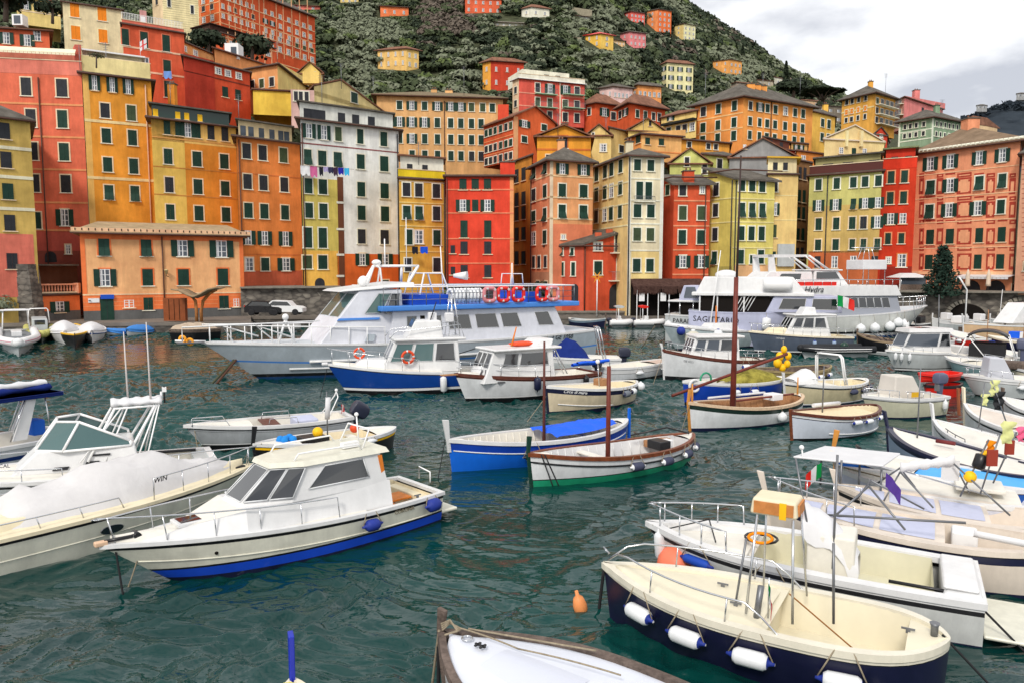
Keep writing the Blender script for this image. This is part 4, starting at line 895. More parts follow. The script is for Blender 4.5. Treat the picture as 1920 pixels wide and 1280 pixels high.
B=Bld('upper_house','pale yellow gabled house with tiny windows and lean-to terrace roof behind the amber gable',[(1100,256),(1146,256)],118,base=310,rgb=(240,200,128),depth=12); B.wins(0,[1112],[254],['D'],4,9,trim=TRIMW).wins(0,[1131],[278],['S'],11,14,trim=TRIMW).roof('gfront',1.7,.4,TILE).done()
B=Bld('upper_house','apricot flank of the yellow lean-to house with a red eaves stripe',[(1143,240),(1186,250)],119,base=310,rgb=(240,196,124),depth=10); B.wins(0,[1165],[280],['D'],8,13,trim=TRIMW).roof('mono',1.2,.4).done()
B=Bld('upper_house','peach orange flat house with red stripe under the eaves and two green shuttered windows',[(1178,262),(1203,252),(1278,258)],108,base=310,rgb=(240,176,108),sidergb=(238,150,78)); B.wins(1,[1214,1240],[265],['CC'],9,12,trim=None).wins(0,[1197],[262],['C'],8,14,trim=None).band(1,1230,[254],.2,(214,80,60)).band(1,1230,[285],.15,(232,140,80)).roof('mono',.8,.4).done()
B=Bld('gabled_house','small yellow gable with one dark window above the peach orange flat house',[(1178,246),(1250,250)],120,base=270,rgb=(242,200,116),depth=10); B.wins(0,[1219],[232],['D'],4,9,trim=None).roof('gfront',2.0,.4,TILE).done()
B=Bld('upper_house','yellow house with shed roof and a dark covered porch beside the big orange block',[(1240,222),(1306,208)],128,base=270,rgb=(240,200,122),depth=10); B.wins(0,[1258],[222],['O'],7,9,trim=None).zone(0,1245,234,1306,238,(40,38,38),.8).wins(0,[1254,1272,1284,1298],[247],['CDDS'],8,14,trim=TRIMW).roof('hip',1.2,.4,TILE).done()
B=Bld('upper_house','long low orange house with flat dark roof in front of the big orange block',[(1277,262),(1368,270)],112,base=300,rgb=(240,160,60),depth=9); B.wins(0,[1292,1328,1342],[272],['DDD'],7,10,trim=TRIMW).roof('flat',0,.5).done()
B=Bld('apartment_block','big orange corner block with grey hipped roof, right of the valley of small gables',[(1303,201),(1394,183),(1524,204)],130,base=300,rgb=(240,152,74),sidergb=(238,146,72))
B.band(0,1340,[221,248],.2,(248,190,130)); B.wins(0,[1319,1347,1377],[210,240,264],['DCC','CCC','CCC'],9,17,trim=TRIMW)
B.wins(1,[1407,1425,1439,1454,1473,1491,1506],[199,228,254],['DOCCSCC','CCCCCCC','CCCCCCC'],7,15,trim=TRIMW); B.pipe(1,1446,192).roof('hip',3.2,.9,chim=[(.3,1.2,.8),(.5,1.2,.8),(.7,1.2,.8)]).done()
B=Bld('upper_house','amber yellow wing with dark windows at the right end of the big orange block',[(1520,209),(1566,220)],136,base=300,rgb=(242,180,76),depth=10); B.wins(0,[1542,1554],[231,258],['CC','CC'],6,15,trim=TRIMW).roof('hip',1.4,.6,chim=[.5]).done()
B=Bld('gabled_house','grey rendered gable with one small window below the big orange block',[(1368,298),(1408,262),(1492,296)][::2],103,base=330,rgb=(150,148,154),depth=10); B.wins(0,[1396],[276],['S'],6,8,trim=None).roof('gfront',2.5,.35,TILE).done()
B=Bld('upper_house','small scarlet terrace house with brown awning beside the grey gable',[(1416,270),(1490,284)],108,base=310,rgb=(218,66,34),depth=7); B.wins(0,[1430,1455],[262+15,],['SS'],12,9,trim=None).roof('flat',0,.2,TILE).attic(0,1432,258,1480,274,(110,60,50),.6,3,cols=[1445,1465],w=12,h=10).done()
B=Bld('upper_house','narrow house with tall dark shuttered windows between the scarlet terrace and the orange wing',[(1484,268),(1514,271)],116,base=300,rgb=(238,190,120),depth=7); B.wins(0,[1492,1502],[279],['OO'],5,14,trim=None).roof('mono',1,.3).done()
B=Bld('upper_house','low orange wall house with sloping roof below the yellow wing',[(1494,283),(1546,290)],109,base=330,rgb=(236,138,60),depth=7); B.wins(0,[1506],[296],['S'],8,8,trim=None).roof('mono',.9,.3,TILE).done()
B=Bld('gabled_house','pale yellow house with buttresses and stepped white gable above the sage house',[(1546,262),(1658,268)],112,base=320,rgb=(242,206,148),depth=10); B.wins(0,[1577,1601,1621],[283],['SCS'],8,12,trim=None); B.zone(0,1584,246,1588,276,(246,218,168),.4).zone(0,1611,246,1616,276,(246,218,168),.4).roof('gfront',2.2,.3,_mat('white_roof_edge',(216,200,180),.8)).done()
B=Bld('upper_house','small red gabled house with arched window beside the pale yellow buttressed house',[(1640,253),(1664,256)],120,base=300,rgb=(206,60,40),depth=7); B.wins(0,[1652],[256],['S'],5,6,trim=TRIMW).roof('gfront',1.2,.3).done()
B=Bld('apartment_block','tall amber tower house with stacked balconies standing on the ridge',[(1579,190),(1640,176),(1679,188)],165,base=262,rgb=(230,160,62),sidergb=(232,166,70))
B.band(0,1600,[208],.3,(244,210,150)); B.wins(0,[1588,1598,1610,1623],[193,208+3,226],['DDDD','oooo','DDDD'],5,9,trim=TRIMW); B.wins(1,[1645,1654,1664,1672],[190,208,226],['GDGD','DGDD','DDGD'],5,11,trim=TRIMW)
for y in(196,214,232):B.balcony(1,1642,y,1677,1.1,.9)
B.roof('hip',2.8,.9,chim=[.3]).done()
B=Bld('apartment_block','pink house with tall chimney to the right of the amber tower',[(1674,193),(1696,183),(1768,206)],175,base=250,rgb=(236,132,132),sidergb=(214,150,140)); B.wins(1,[1730,1752],[207,214],['D.','.D'],4,9,trim=None).wins(0,[1679,1688],[194,214,232],['SS','SS','SS'],5,8).roof('mono',1.2,.5,TILE,chim=[(.15,1.2,2.8)]).done()
for y in(202,222):B.balcony(0,1676,y,1694,1.0,.9)
B=Bld('palazzo','sage green palazzo with white window surrounds and dark hipped roof',[(1686,231),(1748,221),(1809,232)],140,base=290,rgb=(130,154,128),sidergb=(138,162,136))
B.band(0,1710,[247,264],.18,(226,232,214)).band(1,1780,[243,260],.18,(226,232,214)).zone(1,1748,221,1751,300,(226,232,214),.06).zone(0,1686,231,1689,300,(226,232,214),.06)
B.wins(0,[1697,1707,1718,1732],[239,256],['DDDD','DDDD'],5,8,trim=TRIMW); B.wins(1,[1756,1764,1772,1780,1787,1795,1803],[233,252],['DDDDDDD','DDDDDDD'],3,8,trim=TRIMW); B.roof('hip',2.0,.7,chim=[.6]).done()
B=Bld('upper_house','orange and peach house with brown roof right of the sage palazzo',[(1803,230),(1822,234),(1870,241)],150,base=290,rgb=(226,190,150),sidergb=(230,140,70)); B.wins(1,[1828,1836,1844],[244],['DDD'],4,8,trim=TRIMW).wins(1,[1830,1850],[258],['DD'],4,7,trim=TRIMW).roof('hip',1.5,.5,TILE).done()
B=Bld('upper_house','long green roofed terrace building between the palazzo and the pink painted house',[(1656,286),(1775,274)],108,base=320,rgb=(214,110,60),depth=10).roof('mono',.8,.4,_mat('green_slate',(120,126,90),.9,var=.3)).done()
# ---------------------------------------------------------------- houses on the wooded hillside
def villa(x0,x1,yt,yb,rgb,label,xc=None,rows=2,cols=4,roof=None,rh=1.4,name='hillside_villa',ww=4,hh=6,ty='S',side=None,dy=2):
    D=hill_D((x0+x1)/2,yb); EXCL.append((x0,x1,yt,yb,D))
    cor=[(x0,yt+dy),(x1,yt+dy+3)]if xc is None else[(x0,yt+dy+2),(xc,yt),(x1,yt+dy+2)]
    b=Bld(name,label,cor,D,base=yb+14,rgb=rgb,depth=(x1-x0)*D/F*.6,sidergb=side); f=0 if xc is None else 1
    xa,xb=(x0,x1)if xc is None else(xc,x1)
    cs=[xa+(xb-xa)*(k+.5)/cols for k in range(cols)]; ys=[yt+4+(yb-yt-4)*(k+.45)/rows for k in range(rows)]
    b.wins(f,cs,ys,[ty*cols]*rows,ww,hh,trim=None)
    if xc is not None:
        n=max(1,int((xc-x0)/12)); b.wins(0,[x0+(xc-x0)*(k+.5)/n for k in range(n)],ys,[ty*n]*rows,ww*.8,hh,trim=None)
    b.roof('hip',rh,.6,roof or TILE); b.done(); return b
villa(708,785,92,130,(238,190,110),'apricot yellow villa with brown tiled roof alone in the middle of the wood',762,2,2,rh=1.0,side=(238,186,110),ww=4,hh=8)
villa(905,982,115,168,(206,62,40),'red hillside house with pale corner bay and orange lean-to above the pink apartment block',920,2,3,rh=1.2,side=(238,160,60),ww=4,hh=8)
villa(713,766,10,32,(238,120,72),'orange villa with flat grey roof near the top of the wood',None,1,3,SLATE,.5)
villa(872,940,-6,26,(228,96,62),'long orange red villa with arches stepping down at the top edge',None,2,5,SLATE,.6)
villa(978,1030,14,32,(232,226,210),'white and orange cottage high on the slope',996,1,2,TILE,1.5,side=(220,216,204))
villa(1098,1150,64,90,(240,190,90),'amber yellow villa with red hipped roof next to the rose pink villa',1126,2,1,RED,1.2,side=(236,180,70))
villa(1163,1211,60,88,(230,130,136),'rose pink villa with grey roof and pale shutters',1180,2,4,SLATE,1.0,ww=3,hh=5)
villa(1148,1172,73,86,(244,190,140),'small peach annex between the yellow and the rose villas',None,1,4,SLATE,.2,ww=2,hh=3)
villa(1170,1209,22,42,(238,100,92),'coral pink long house just below the crest',1182,2,4,SLATE,1.0,ww=3,hh=4)
villa(1213,1259,18,62,(234,112,60),'orange four storey tower villa on the crest',1234,4,3,SLATE,1.2,ww=3,hh=5,side=(236,134,80))
villa(1263,1304,45,76,(240,226,180),'pale cream four storey villa right of the orange tower villa',1282,3,3,SLATE,.8,ww=3,hh=4,side=(230,200,130))
villa(1241,1300,118,172,(238,222,170),'tall cream villa with dark shutters and pinkish roof below the crest',1250,3,3,TILE,1.5,ww=5,hh=8,ty='O')
villa(1336,1391,112,140,(240,160,84),'orange villa with small balconies on the right slope',1368,2,3,SLATE,.5,ww=3,hh=5,side=(240,160,84))
villa(1418,1450,148,162,(176,160,142),'low stone cottage left of the slender white cottage',None,1,2,TILE,.8,ww=3,hh=4)
villa(1451,1467,143,162,(214,208,194),'slender white cottage beside the cypress',None,1,1,TILE,.6,ww=3,hh=4)
villa(1124,1186,163,192,(236,190,190),'pale pink house with white window bays left of the orange square villa',1150,1,5,SLATE,1.2,ww=4,hh=8,side=(230,190,190))
villa(1184,1240,160,190,(240,150,86),'orange square villa with row of white shutters above the orange red villa wing',1196,1,5,SLATE,1.3,ww=5,hh=9,ty='S')
villa(1368,1416,155,176,(170,150,138),'brown tiled cottages stepped behind the big orange block',1380,1,2,TILE,1.0,ww=3,hh=4)
villa(1500,1540,186,200,(216,176,140),'small dormered house behind the orange block roof',None,1,2,TILE,1.2,ww=3,hh=4)
villa(1535,1580,196,232,(120,108,98),'grey house under the umbrella pine',None,2,3,SLATE,.8,ww=5,hh=5)
villa(548,600,8,20,(226,112,100),'pink balconied house at the top behind the hotel',None,1,2,TILE,.6,ww=5,hh=6)
villa(638,672,-8,6,(240,206,130),'pale yellow villa cut by the top edge',None,1,3,TILE,.6)
villa(1080,1106,28,36,(170,166,156),'grey stone farmhouse among trees near the top',None,1,2,SLATE,.7,ww=2,hh=3)
villa(927,985,40,50,(176,168,152),'low pale greenhouse building with terrace wall',None,1,5,_mat('pale_roof',(186,182,172),.6),.4,ww=3,hh=3)
for(x,y,D)in((1529,262,1400),(1841,204,1380),(1916,182,1350),(1720,262,1200)):
    w_=10 if x!=1720 else 7
    b=Bld('far_house',{1529:'tiny far house hidden low on the distant headland',1841:'grey far villa on the crest of the headland among bare trees',1916:'far villa roof at the right end of the headland crest',1720:'small far house low on the headland'}[x],[(x-w_,y-6),(x+w_,y-6)],D,base=y+6,rgb=(150,150,156),depth=14); b.wins(0,[x-4,x+4],[y-2],['SS'],4,4,trim=None).roof('hip',3,1).done()
# terraces walls on the slope
for(x0,x1,y,lab)in((985,1090,62,'long pale terrace wall crossing the slope below the white cottage'),(1000,1110,10,'pale upper terrace wall near the crest'),(800,850,120,'short stone terrace wall right of the apricot villa'),(1230,1290,102,'faint terrace wall above the tall cream villa')):
    D=hill_D((x0+x1)/2,y); a=at(x0,y-6,D); b=at(x1,y+9,D-4); m=MB(); m.hexa([(a.x,a.y,a.z-6),(b.x,b.y,b.z-6),(b.x,b.y+1,b.z-6),(a.x,a.y+1,a.z-6),(a.x,a.y,a.z),(b.x,b.y,b.z),(b.x,b.y+1,b.z),(a.x,a.y+1,a.z)],_mat('terrace_stone',(150,142,122),.9,.1,var=.3))
    o=m.build('terrace_wall',org=tuple(a),loc=tuple(a)); tag(o,lab,'wall')
# trees one can tell apart
tree('umbrella_pine',1541,212,185,6.0,5.2,'wide flat topped umbrella pine on the skyline beside the amber tower','pine',LEAF[2],5,2600,'umbrella')
hD=hill_D(1473,164); tree('cypress_tree',1473,162,hD,44*hD/F,6*hD/F,'tall slender cypress standing against the sky','cypress',LEAF[2],6,900,'cypress')
hD=hill_D(1392,122); tree('cypress_tree',1392,118,hD,30*hD/F,5*hD/F,'short cypress breaking the ridge line above the orange villa','cypress',LEAF[2],7,600,'cypress')
tree('round_pine',1487,178,200,6,5.0,'dark round crowned pine on the skyline left of the umbrella pine','pine',LEAF[2],8,2000)
tree('round_pine',1248,60,hill_D(1240,66)+15,18,8,'dark pine crown behind the orange tower villa','pine',LEAF[2],9,1800)
tree('round_pine',1215,30,hill_D(1215,34)+10,14,10,'large dark pines at the very top of the crest','pine',LEAF[2],10,1800)
tree('bush',1024,578,88,4.6,2.1,'dark ivy covered bush in the alley by the small red house','bush',LEAF[2],12,1200)
tree('bush',843,578,85,3.2,1.4,'light green bush at the foot of the red house','bush',LEAF[4],13,700)
tree('bush',8,604,73,3.6,1.7,'olive bush before the stone buttress','bush',LEAF[0],14,800)
tree('terrace_shrub',108,115,101,1.0,.8,'small green shrub on the coral terrace','shrub',LEAF[1],15,200)
tree('terrace_shrub',180,110,84.5,.9,1.0,'leafy terrace shrub under the white canopy','shrub',LEAF[1],16,200)
tree('round_tree',390,96,150,6,3.6,'dark evergreen before the church and the hotel annex','tree',LEAF[2],17,900)
tree('round_tree',472,110,145,6.5,4.0,'dark evergreen below the hotel annex','tree',LEAF[2],18,900)
tree('round_tree',10,30,135,8,5,'dark pine at the upper left corner','tree',LEAF[2],19,1000)
tree('round_tree',98,34,140,5,3,'small dark tree before the pale yellow house','tree',LEAF[2],21,700)
tree('lemon_tree',948,100,hill_D(948,104),6,3,'bright green tree right of the apricot villa','tree',LEAF[4],22,700)
tree('decorated_spruce',1765,553,82,5.5,2.3,'big spruce hung with light strings on the quay before the pink painted house','spruce',_mat('spruce_needles',(40,60,50),.85,.1,var=.4,scale=1.5),23,0,'spruce')
make_wood()

# ================================================================ BOAT KIT
# local axes of a boat: x from the stern to the bow, y to port, z up from the waterline
class Boat:
    def __init__(s,name,label,bow,stern,zb,zs,beam,sag=.22,tr=.75,tm=.42,pb=2.2,rake=.5,draft=.35,k=.3,p=1.7,cat='boat',group=None,full=.0,srake=.0,dip=0):
        a=onz(bow[0],bow[1],zb); b=onz(stern[0],stern[1],zs); d=Vector((a.x-b.x,a.y-b.y)); s.L=d.length
        s.rz=math.atan2(d.y,d.x); s.o=Vector((b.x,b.y,dip)); s.zb,s.zs,s.beam,s.sag,s.tr,s.tm,s.pb,s.rk,s.dr,s.k,s.p,s.full,s.sr=zb,zs,beam,sag,tr,tm,pb,rake,draft,k,p,full,srake
        s.u=Vector((math.cos(s.rz),math.sin(s.rz),0)); s.v=Vector((-s.u.y,s.u.x,0))
        s.root=thing(name,label,cat,tuple(s.o),s.rz,group); s.label=label
        mid=s.o+s.u*s.L/2; s.vis=1 if(Vector((0,0,0))-mid).dot(s.v)>0 else-1
    def W(s,x,y,z):return s.o+s.u*x+s.v*y+Vector((0,0,z))
    def px(s,x,y,z):
        q=s.W(x,y,z)-Vector((0,0,H)); f=q.y*cp-q.z*sp_; return CX+F*q.x/f,CY-F*(q.z*cp+q.y*sp_)/f
    def X(s,px,y=0,z=.6):
        lo,hi=-3.0,s.L+3; g=s.px(hi,y,z)[0]>s.px(lo,y,z)[0]
        for _ in range(40):
            m=(lo+hi)/2
            if(s.px(m,y,z)[0]<px)==g:lo=m
            else:hi=m
        return(lo+hi)/2
    def Zt(s,py,x,y=0):
        lo,hi=-2.0,25.0
        for _ in range(40):
            m=(lo+hi)/2
            if s.px(x,y,m)[1]>py:lo=m
            else:hi=m
        return(lo+hi)/2
    def w(s,t):
        t=min(1,max(0,t))
        if t>s.tm:return s.beam/2*(1-((t-s.tm)/(1-s.tm))**s.pb)
        q=(s.tm-t)/s.tm
        return s.beam/2*(s.tr+(1-s.tr)*(1-q**2.0))if s.tr>.01 else s.beam/2*max(0,1-q**(2.0+s.full))**.75
    def sh(s,t):return s.zs*(1-t)+s.zb*t-s.sag*4*t*(1-t)*(1-.25*t)
    def hp(s,t,z,side=1,out=0.0):
        zt_=s.sh(t); q=(zt_-z)/(zt_+s.dr); q=max(0,q); kk=s.k+(.80-s.k)*max(0,(t-.45)/.55)**1.5
        hb=s.w(t)*(1-kk*q**s.p); sm=max(0,(t-.6)/.4)**2; x=t*s.L-s.rk*sm*(zt_-z)/max(.3,zt_)
        if s.tr<=.01:x+=s.sr*max(0,(.4-t)/.4)**2*(zt_-z)/max(.3,zt_)
        elif s.sr:x+=s.sr*max(0,1-t/.15)*(zt_-z)/max(.3,zt_)
        return Vector((x,side*(hb+out),z))
    def ts(s,t0=0,t1=1,n=26):return[t0+(t1-t0)*(1-math.cos(math.pi*i/n))/2*1.0 if(t0==0 and t1==1)else t0+(t1-t0)*i/n for i in range(n+1)]
    def hull(s,bands,name='hull'):
        """bands from the sheer down: (material, lower edge) - edge <0: below the sheer, else height above water, None: the keel"""
        ts=s.ts(); mb=MB(); lv=[[s.sh(t)]for t in ts]; mats=[]
        for m,e in bands:
            for i,t in enumerate(ts):
                prev=lv[i][-1]; z=-s.dr if e is None else(s.sh(t)+e if e<0 else e)
                if z>prev-.004:z=prev-.004
                nsub=4 if(e is None or e>=0)and prev-z>.25 else 1
                s_n=4 if(e is None or e>=0)and m is not None and(len(mats)>0 or True)and bands.index((m,e))==s_main(bands)else 1
                for k in range(s_n):lv[i].append(prev+(z-prev)*(k+1)/s_n)
                if i==0:mats+=[m]*s_n
        for side in(1,-1):
            rows=[[s.hp(t,z,side)for z in lv[i]]for i,t in enumerate(ts)]
            if side==1:rows=rows[::-1]
            mb.grid(rows,None,mf=lambda a,b:mats[b])
        if s.tr>.01:
            rows=[[s.hp(0,z,1),s.hp(0,z,-1)]for z in lv[0]]; mb.grid(rows,None,mf=lambda a,b:mats[a],smooth=False)
        s.hullo=mb.build(name,s.root); return s.hullo
    def edge(s,t,g):
        x=min(t*s.L,s.L-g*1.6); return x,max(0,s.w(min(t,1-g*1.2/s.L))-g)if t<1 else 0
    def inner(s,t,g):
        """inner gunwale edge point at station t"""
        return Vector((min(t*s.L,s.L-1.7*g),max(.0,s.w(t)-g),s.sh(t)))
    def gunwale(s,g=.09,m=None,h=.035,out=.03,m2=None,name='gunwale',lip=.07,t0=0,t1=1):
        s.g=g; mb=MB(); ts=[t for t in s.ts(n=34)if t0-1e-6<=t<=t1+1e-6]
        for side in(1,-1):
            rows=[]
            for t in ts:
                z=s.sh(t); o=s.hp(t,z,1); I=s.inner(t,g); f=lambda x,y,zz:(x,side*y,zz)
                rows.append([f(o.x+out*(t>.97),o.y+out,z-lip),f(o.x+out*(t>.97),o.y+out,z+h),f(I.x,I.y,z+h),f(I.x,I.y,z-lip)])
            if side==-1:rows=rows[::-1]
            mb.grid(rows,m,smooth=False,mf=(lambda a,b:m2 if(m2 and b==0)else m))
        if s.tr>.01:
            w_=s.w(0); z=s.sh(0); mb.box(-out,g,-w_-out,w_+out,z-lip,z+h+.002,m)
        s.guno=mb.build(name,s.root); return s.guno
    def deck(s,t0,t1,m,drop=.02,camber=.06,g=None,name='deck',step=0):
        g=g or s.g; mb=MB(); rows=[]
        for t in s.ts(t0,t1,14):
            I=s.inner(t,g); z=s.sh(t)-drop; rows.append([(I.x,I.y*f,z+camber*(1-f*f))for f in(1,.75,.5,.25,0,-.25,-.5,-.75,-1)])
        mb.grid(rows[::-1],m); return mb.build(name,s.root)
    def well(s,t0,t1,zf,m,mf=None,g=None,slope=.85,name='cockpit',ribs=0,ribm=None):
        g=g or s.g; mb=MB(); mf=mf or m; ts=s.ts(t0,t1,16)
        for side in(1,-1):
            rows=[]
            for t in ts:
                I=s.inner(t,g); rows.append([(I.x,side*I.y,s.sh(t)-.0),(I.x,side*I.y*(1+slope)/2,(s.sh(t)+zf)/2),(I.x,side*I.y*slope,zf)])
            mb.grid(rows if side==1 else rows[::-1],m)
        rows=[[(s.inner(t,g).x,s.inner(t,g).y*slope*f,zf)for f in(1,0,-1)]for t in ts]; mb.grid(rows[::-1],mf,smooth=False)
        for t in(t0,t1):
            I=s.inner(t,g); mb.face([(I.x,I.y,s.sh(t)-.02),(I.x,-I.y,s.sh(t)-.02),(I.x,-I.y*slope,zf),(I.x,I.y*slope,zf)],m)
        if ribs:
            for i in range(ribs):
                t=t0+(t1-t0)*(i+.5)/ribs; I=s.inner(t,g)
                for side in(1,-1):mb.tube([(I.x,side*(I.y-.02),s.sh(t)-.03),(I.x,side*(I.y*(1+slope)/2-.02),(s.sh(t)+zf)/2),(I.x,side*(I.y*slope-.02),zf)],.022,ribm or m,n=4)
        return mb.build(name,s.root)
    def thwart(s,t,m,wd=.28,dz=-.12,name='thwart',th=.05):
        I=s.inner(t,s.g); z=s.sh(t)+dz; mb=MB(); mb.box(I.x-wd/2,I.x+wd/2,-I.y*.98,I.y*.98,z-th,z,m); return mb.build(name,s.root,bevel=.01)
    def bx(s,x0,x1,y0,y1,z0,z1,m,name,bevel=.03,parent=None):
        mb=MB(); mb.box(min(x0,x1),max(x0,x1),y0,y1,z0,z1,m); return mb.build(name,parent or s.root,bevel=bevel)
    def stem(s,m,h=.3,wd=.05,lean=.0,th=.07,name='stem_post',top=.10,stern=False,z0=-.1,mtop=None):
        mb=MB(); pts=[]; zz=[z0+(s.zb-z0)*k/6 for k in range(7)]
        if not stern:
            fr=[(s.hp(1,z).x+wd,z)for z in zz]+[(s.L+wd+lean,s.zb+h)]; bk=[(s.L-top+lean,s.zb+h-.02)]+[(s.hp(1,z).x-.05,z)for z in zz[::-1]]
            pts=fr+bk
        else:
            zz=[z0+(s.zs-z0)*k/6 for k in range(7)]
            pts=[(s.hp(0,z).x-wd,z)for z in zz]+[(-wd-lean,s.zs+h),(top-lean,s.zs+h)]+[(s.hp(0,z).x+.05,z)for z in zz[::-1]]
        P=[(x,-th/2,z)for x,z in pts]; i=len(fr)-1 if not stern else 0
        # strips, so that the bent outline stays clean
        n=len(P); half=n//2
        for k in range(half-1):
            a,b,c,d=P[k],P[k+1],P[n-2-k],P[n-1-k]
            o=(0,th,0); mb.hexa([a,d,(d[0],th/2,d[2]),(a[0],th/2,a[2]),b,c,(c[0],th/2,c[2]),(b[0],th/2,b[2])],mtop if(mtop and k>=half-2)else m)
        return mb.build(name,s.root,bevel=.012)
    def strake(s,z,m,r=.02,t0=.02,t1=.99,name='rubbing_strake',rel=True,flat=1.0):
        mb=MB()
        for side in(1,-1):mb.tube([s.hp(t,(s.sh(t)+z if rel else z),side,.008)for t in s.ts(t0,t1,22)],r,m,n=6)
        return mb.build(name,s.root)
    def rail(s,t0,t1,h,m=None,posts=5,r=.016,inset=.08,lean=0.0,name='railing',bow=True,mid=False,h1=None,end=True,fwd=.0):
        m=m or STEEL; h1=h if h1 is None else h1; mb=MB()
        def P(t,side,k=1.0):
            hh=(h+(h1-h)*(t-t0)/(t1-t0))*k; x=min(t*s.L,s.L-inset)+fwd*k*max(0,(t-.7)/.3); y=max(0,s.w(min(t,.985))-inset)-lean*k; return Vector((x,side*y,s.sh(t)+hh))
        ts=s.ts(t0,t1,14)
        for side in(1,-1):
            line=[P(t,side)for t in ts]
            if bow and t1>.97 and side==1:
                pass
            if end:line=[P(t0,side,0)+Vector((-.02,0,0))]+line
            mb.tube(line,r,m)
            if mid:mb.tube([P(t,side,.5)for t in ts],r*.7,m)
            for i in range(posts):
                t=t0+(t1-t0)*(i+1)/(posts+.3); a=P(t,side,0); b=P(t,side); mb.tube([a,b],r*.85,m)
        if bow:
            a,b=P(t1,1),P(t1,-1); c=Vector((max(a.x,s.L-.1+fwd),0,a.z)); mb.tube([a,a.lerp(c,.55)+Vector((.08,.03,0)),c,b.lerp(c,.55)+Vector((.08,-.03,0)),b],r,m)
            if mid:a,b=P(t1,1,.5),P(t1,-1,.5); c=Vector((s.L-.1+fwd*.5,0,a.z)); mb.tube([a,c,b],r*.7,m)
        return mb.build(name,s.root)
    def arch(s,x,w_,z0,z1,m=None,r=.03,lean=0.0,dx=0,name='roll_bar',wt=None,double=0):
        wt=w_*.85 if wt is None else wt; mb=MB(); m=m or TUBEW
        for d in((0,double)if double else(0,)):
            pts=[(x+d,w_,z0),(x+d+lean*.9,wt+(w_-wt)*.1,z1-.12),(x+d+lean,wt-.1,z1),(x+d+lean,-wt+.1,z1),(x+d+lean*.9,-wt-(w_-wt)*.1,z1-.12),(x+d,-w_,z0)]; mb.tube(pts,r,m,n=8)
        if double:
            for y in(-wt*.6,0,wt*.6):mb.tube([(x+lean,y,z1),(x+lean+double,y,z1)],r*.6,m)
        return mb.build(name,s.root)
    def cabin(s,x0,x1,z0,z1,w0,w1,rf=.5,rb=.05,tum=.1,m=None,name='cabin',bevel=.05,zf=None,wtop=None):
        """deckhouse: aft end x0, front x1 (at the base), w0/w1 half widths aft/front"""
        m=m or WHITE; mb=MB(); zf=z0 if zf is None else zf
        P=[(x0,-w0,z0),(x1,-w1,zf),(x1,w1,zf),(x0,w0,z0),(x0+rb,-w0+tum,z1),(x1-rf,-w1+tum,z1),(x1-rf,w1-tum,z1),(x0+rb,w0-tum,z1)]
        s.Q={}; s.c=[Vector(p)for p in P]; mb.hexa(P,m); s.cab=mb.build(name,s.root,bevel=bevel); return s.cab
    def cabin6(s,x0,xs,x1,z0,z1,w0,ws,w1,rf=.5,rb=.05,tum=.1,m=None,name='wheelhouse',bevel=.05,zf=None,rs=None):
        """deckhouse with a three sided front: aft x0, shoulder xs, front x1"""
        m=m or WHITE; zf=z0 if zf is None else zf; rs=rf*.75 if rs is None else rs; mb=MB()
        lo=[(x0,-w0,z0),(xs,-ws,z0),(x1,-w1,zf),(x1,w1,zf),(xs,ws,z0),(x0,w0,z0)]
        hi=[(x0+rb,-w0+tum,z1),(xs-rs,-ws+tum,z1),(x1-rf,-w1+tum*.4,z1),(x1-rf,w1-tum*.4,z1),(xs-rs,ws-tum,z1),(x0+rb,w0-tum,z1)]
        lo=[Vector(p)for p in lo]; hi=[Vector(p)for p in hi]
        for k in range(6):mb.face([lo[k],lo[(k+1)%6],hi[(k+1)%6],hi[k]],m)
        mb.face(hi,m); mb.face(lo[::-1],m); s.hi=hi
        q=lambda k:(lo[k],lo[k+1],hi[k+1],hi[k])
        s.Q={'s':q(0),'sf':q(1),'f':q(2),'pf':q(3),'p':q(4),'b':(lo[5],lo[0],hi[0],hi[5])}
        s.cab=mb.build(name,s.root,bevel=bevel); return s.cab
    def roofslab(s,z,th=.1,ov=.1,aft=.2,m=None,name='cabin_roof',bevel=.04):
        hi=s.hi; cx=(hi[0].x+hi[2].x)/2; P=[]
        for p in hi:P.append(Vector((p.x+(ov if p.x>cx else-aft),p.y+math.copysign(ov*.6,p.y),z)))
        mb=MB(); mb.face([p for p in P][::-1],m or WHITE); T=[Vector((p.x*.97+cx*.03,p.y*.9,z+th))for p in P]; mb.face(T,m or WHITE)
        for k in range(6):mb.face([P[k],P[(k+1)%6],T[(k+1)%6],T[k]],m or WHITE)
        return mb.build(name,s.root,bevel=bevel,seg=3)
    def face(s,f):
        if f in getattr(s,'Q',{})and s.Q:return s.Q[f]
        c=s.c; return{'f':(c[1],c[2],c[6],c[5]),'p':(c[2],c[3],c[7],c[6]),'s':(c[0],c[1],c[5],c[4]),'b':(c[3],c[0],c[4],c[7])}[f]
    def pane(s,f,u0,u1,v0,v1,m=None,out=.012,name='window',fr=None,skew0=0,skew1=0,parent=None,quad=None):
        """window on a deckhouse face; u from the face's first corner, v up; skews lean the upper corners"""
        a,b,c,d=quad or s.face(f); n=(b-a).cross(d-a).normalized()
        if out<.1:out+=min(.25,abs((c-a).dot(n))*.55)
        g=lambda u,v:a.lerp(b,u).lerp(d.lerp(c,u),v)
        q=[g(u0,v0),g(u1,v0),g(u1+skew1,v1),g(u0+skew0,v1)]; mb=MB()
        mb.prism([p+n*-.01 for p in q],n*(out+.01),m or GLASS)
        if fr:
            for i in range(4):mb.tube([q[i]+n*out,q[(i+1)%4]+n*out],.016,fr,n=4)
        return mb.build(name,parent or s.cab)
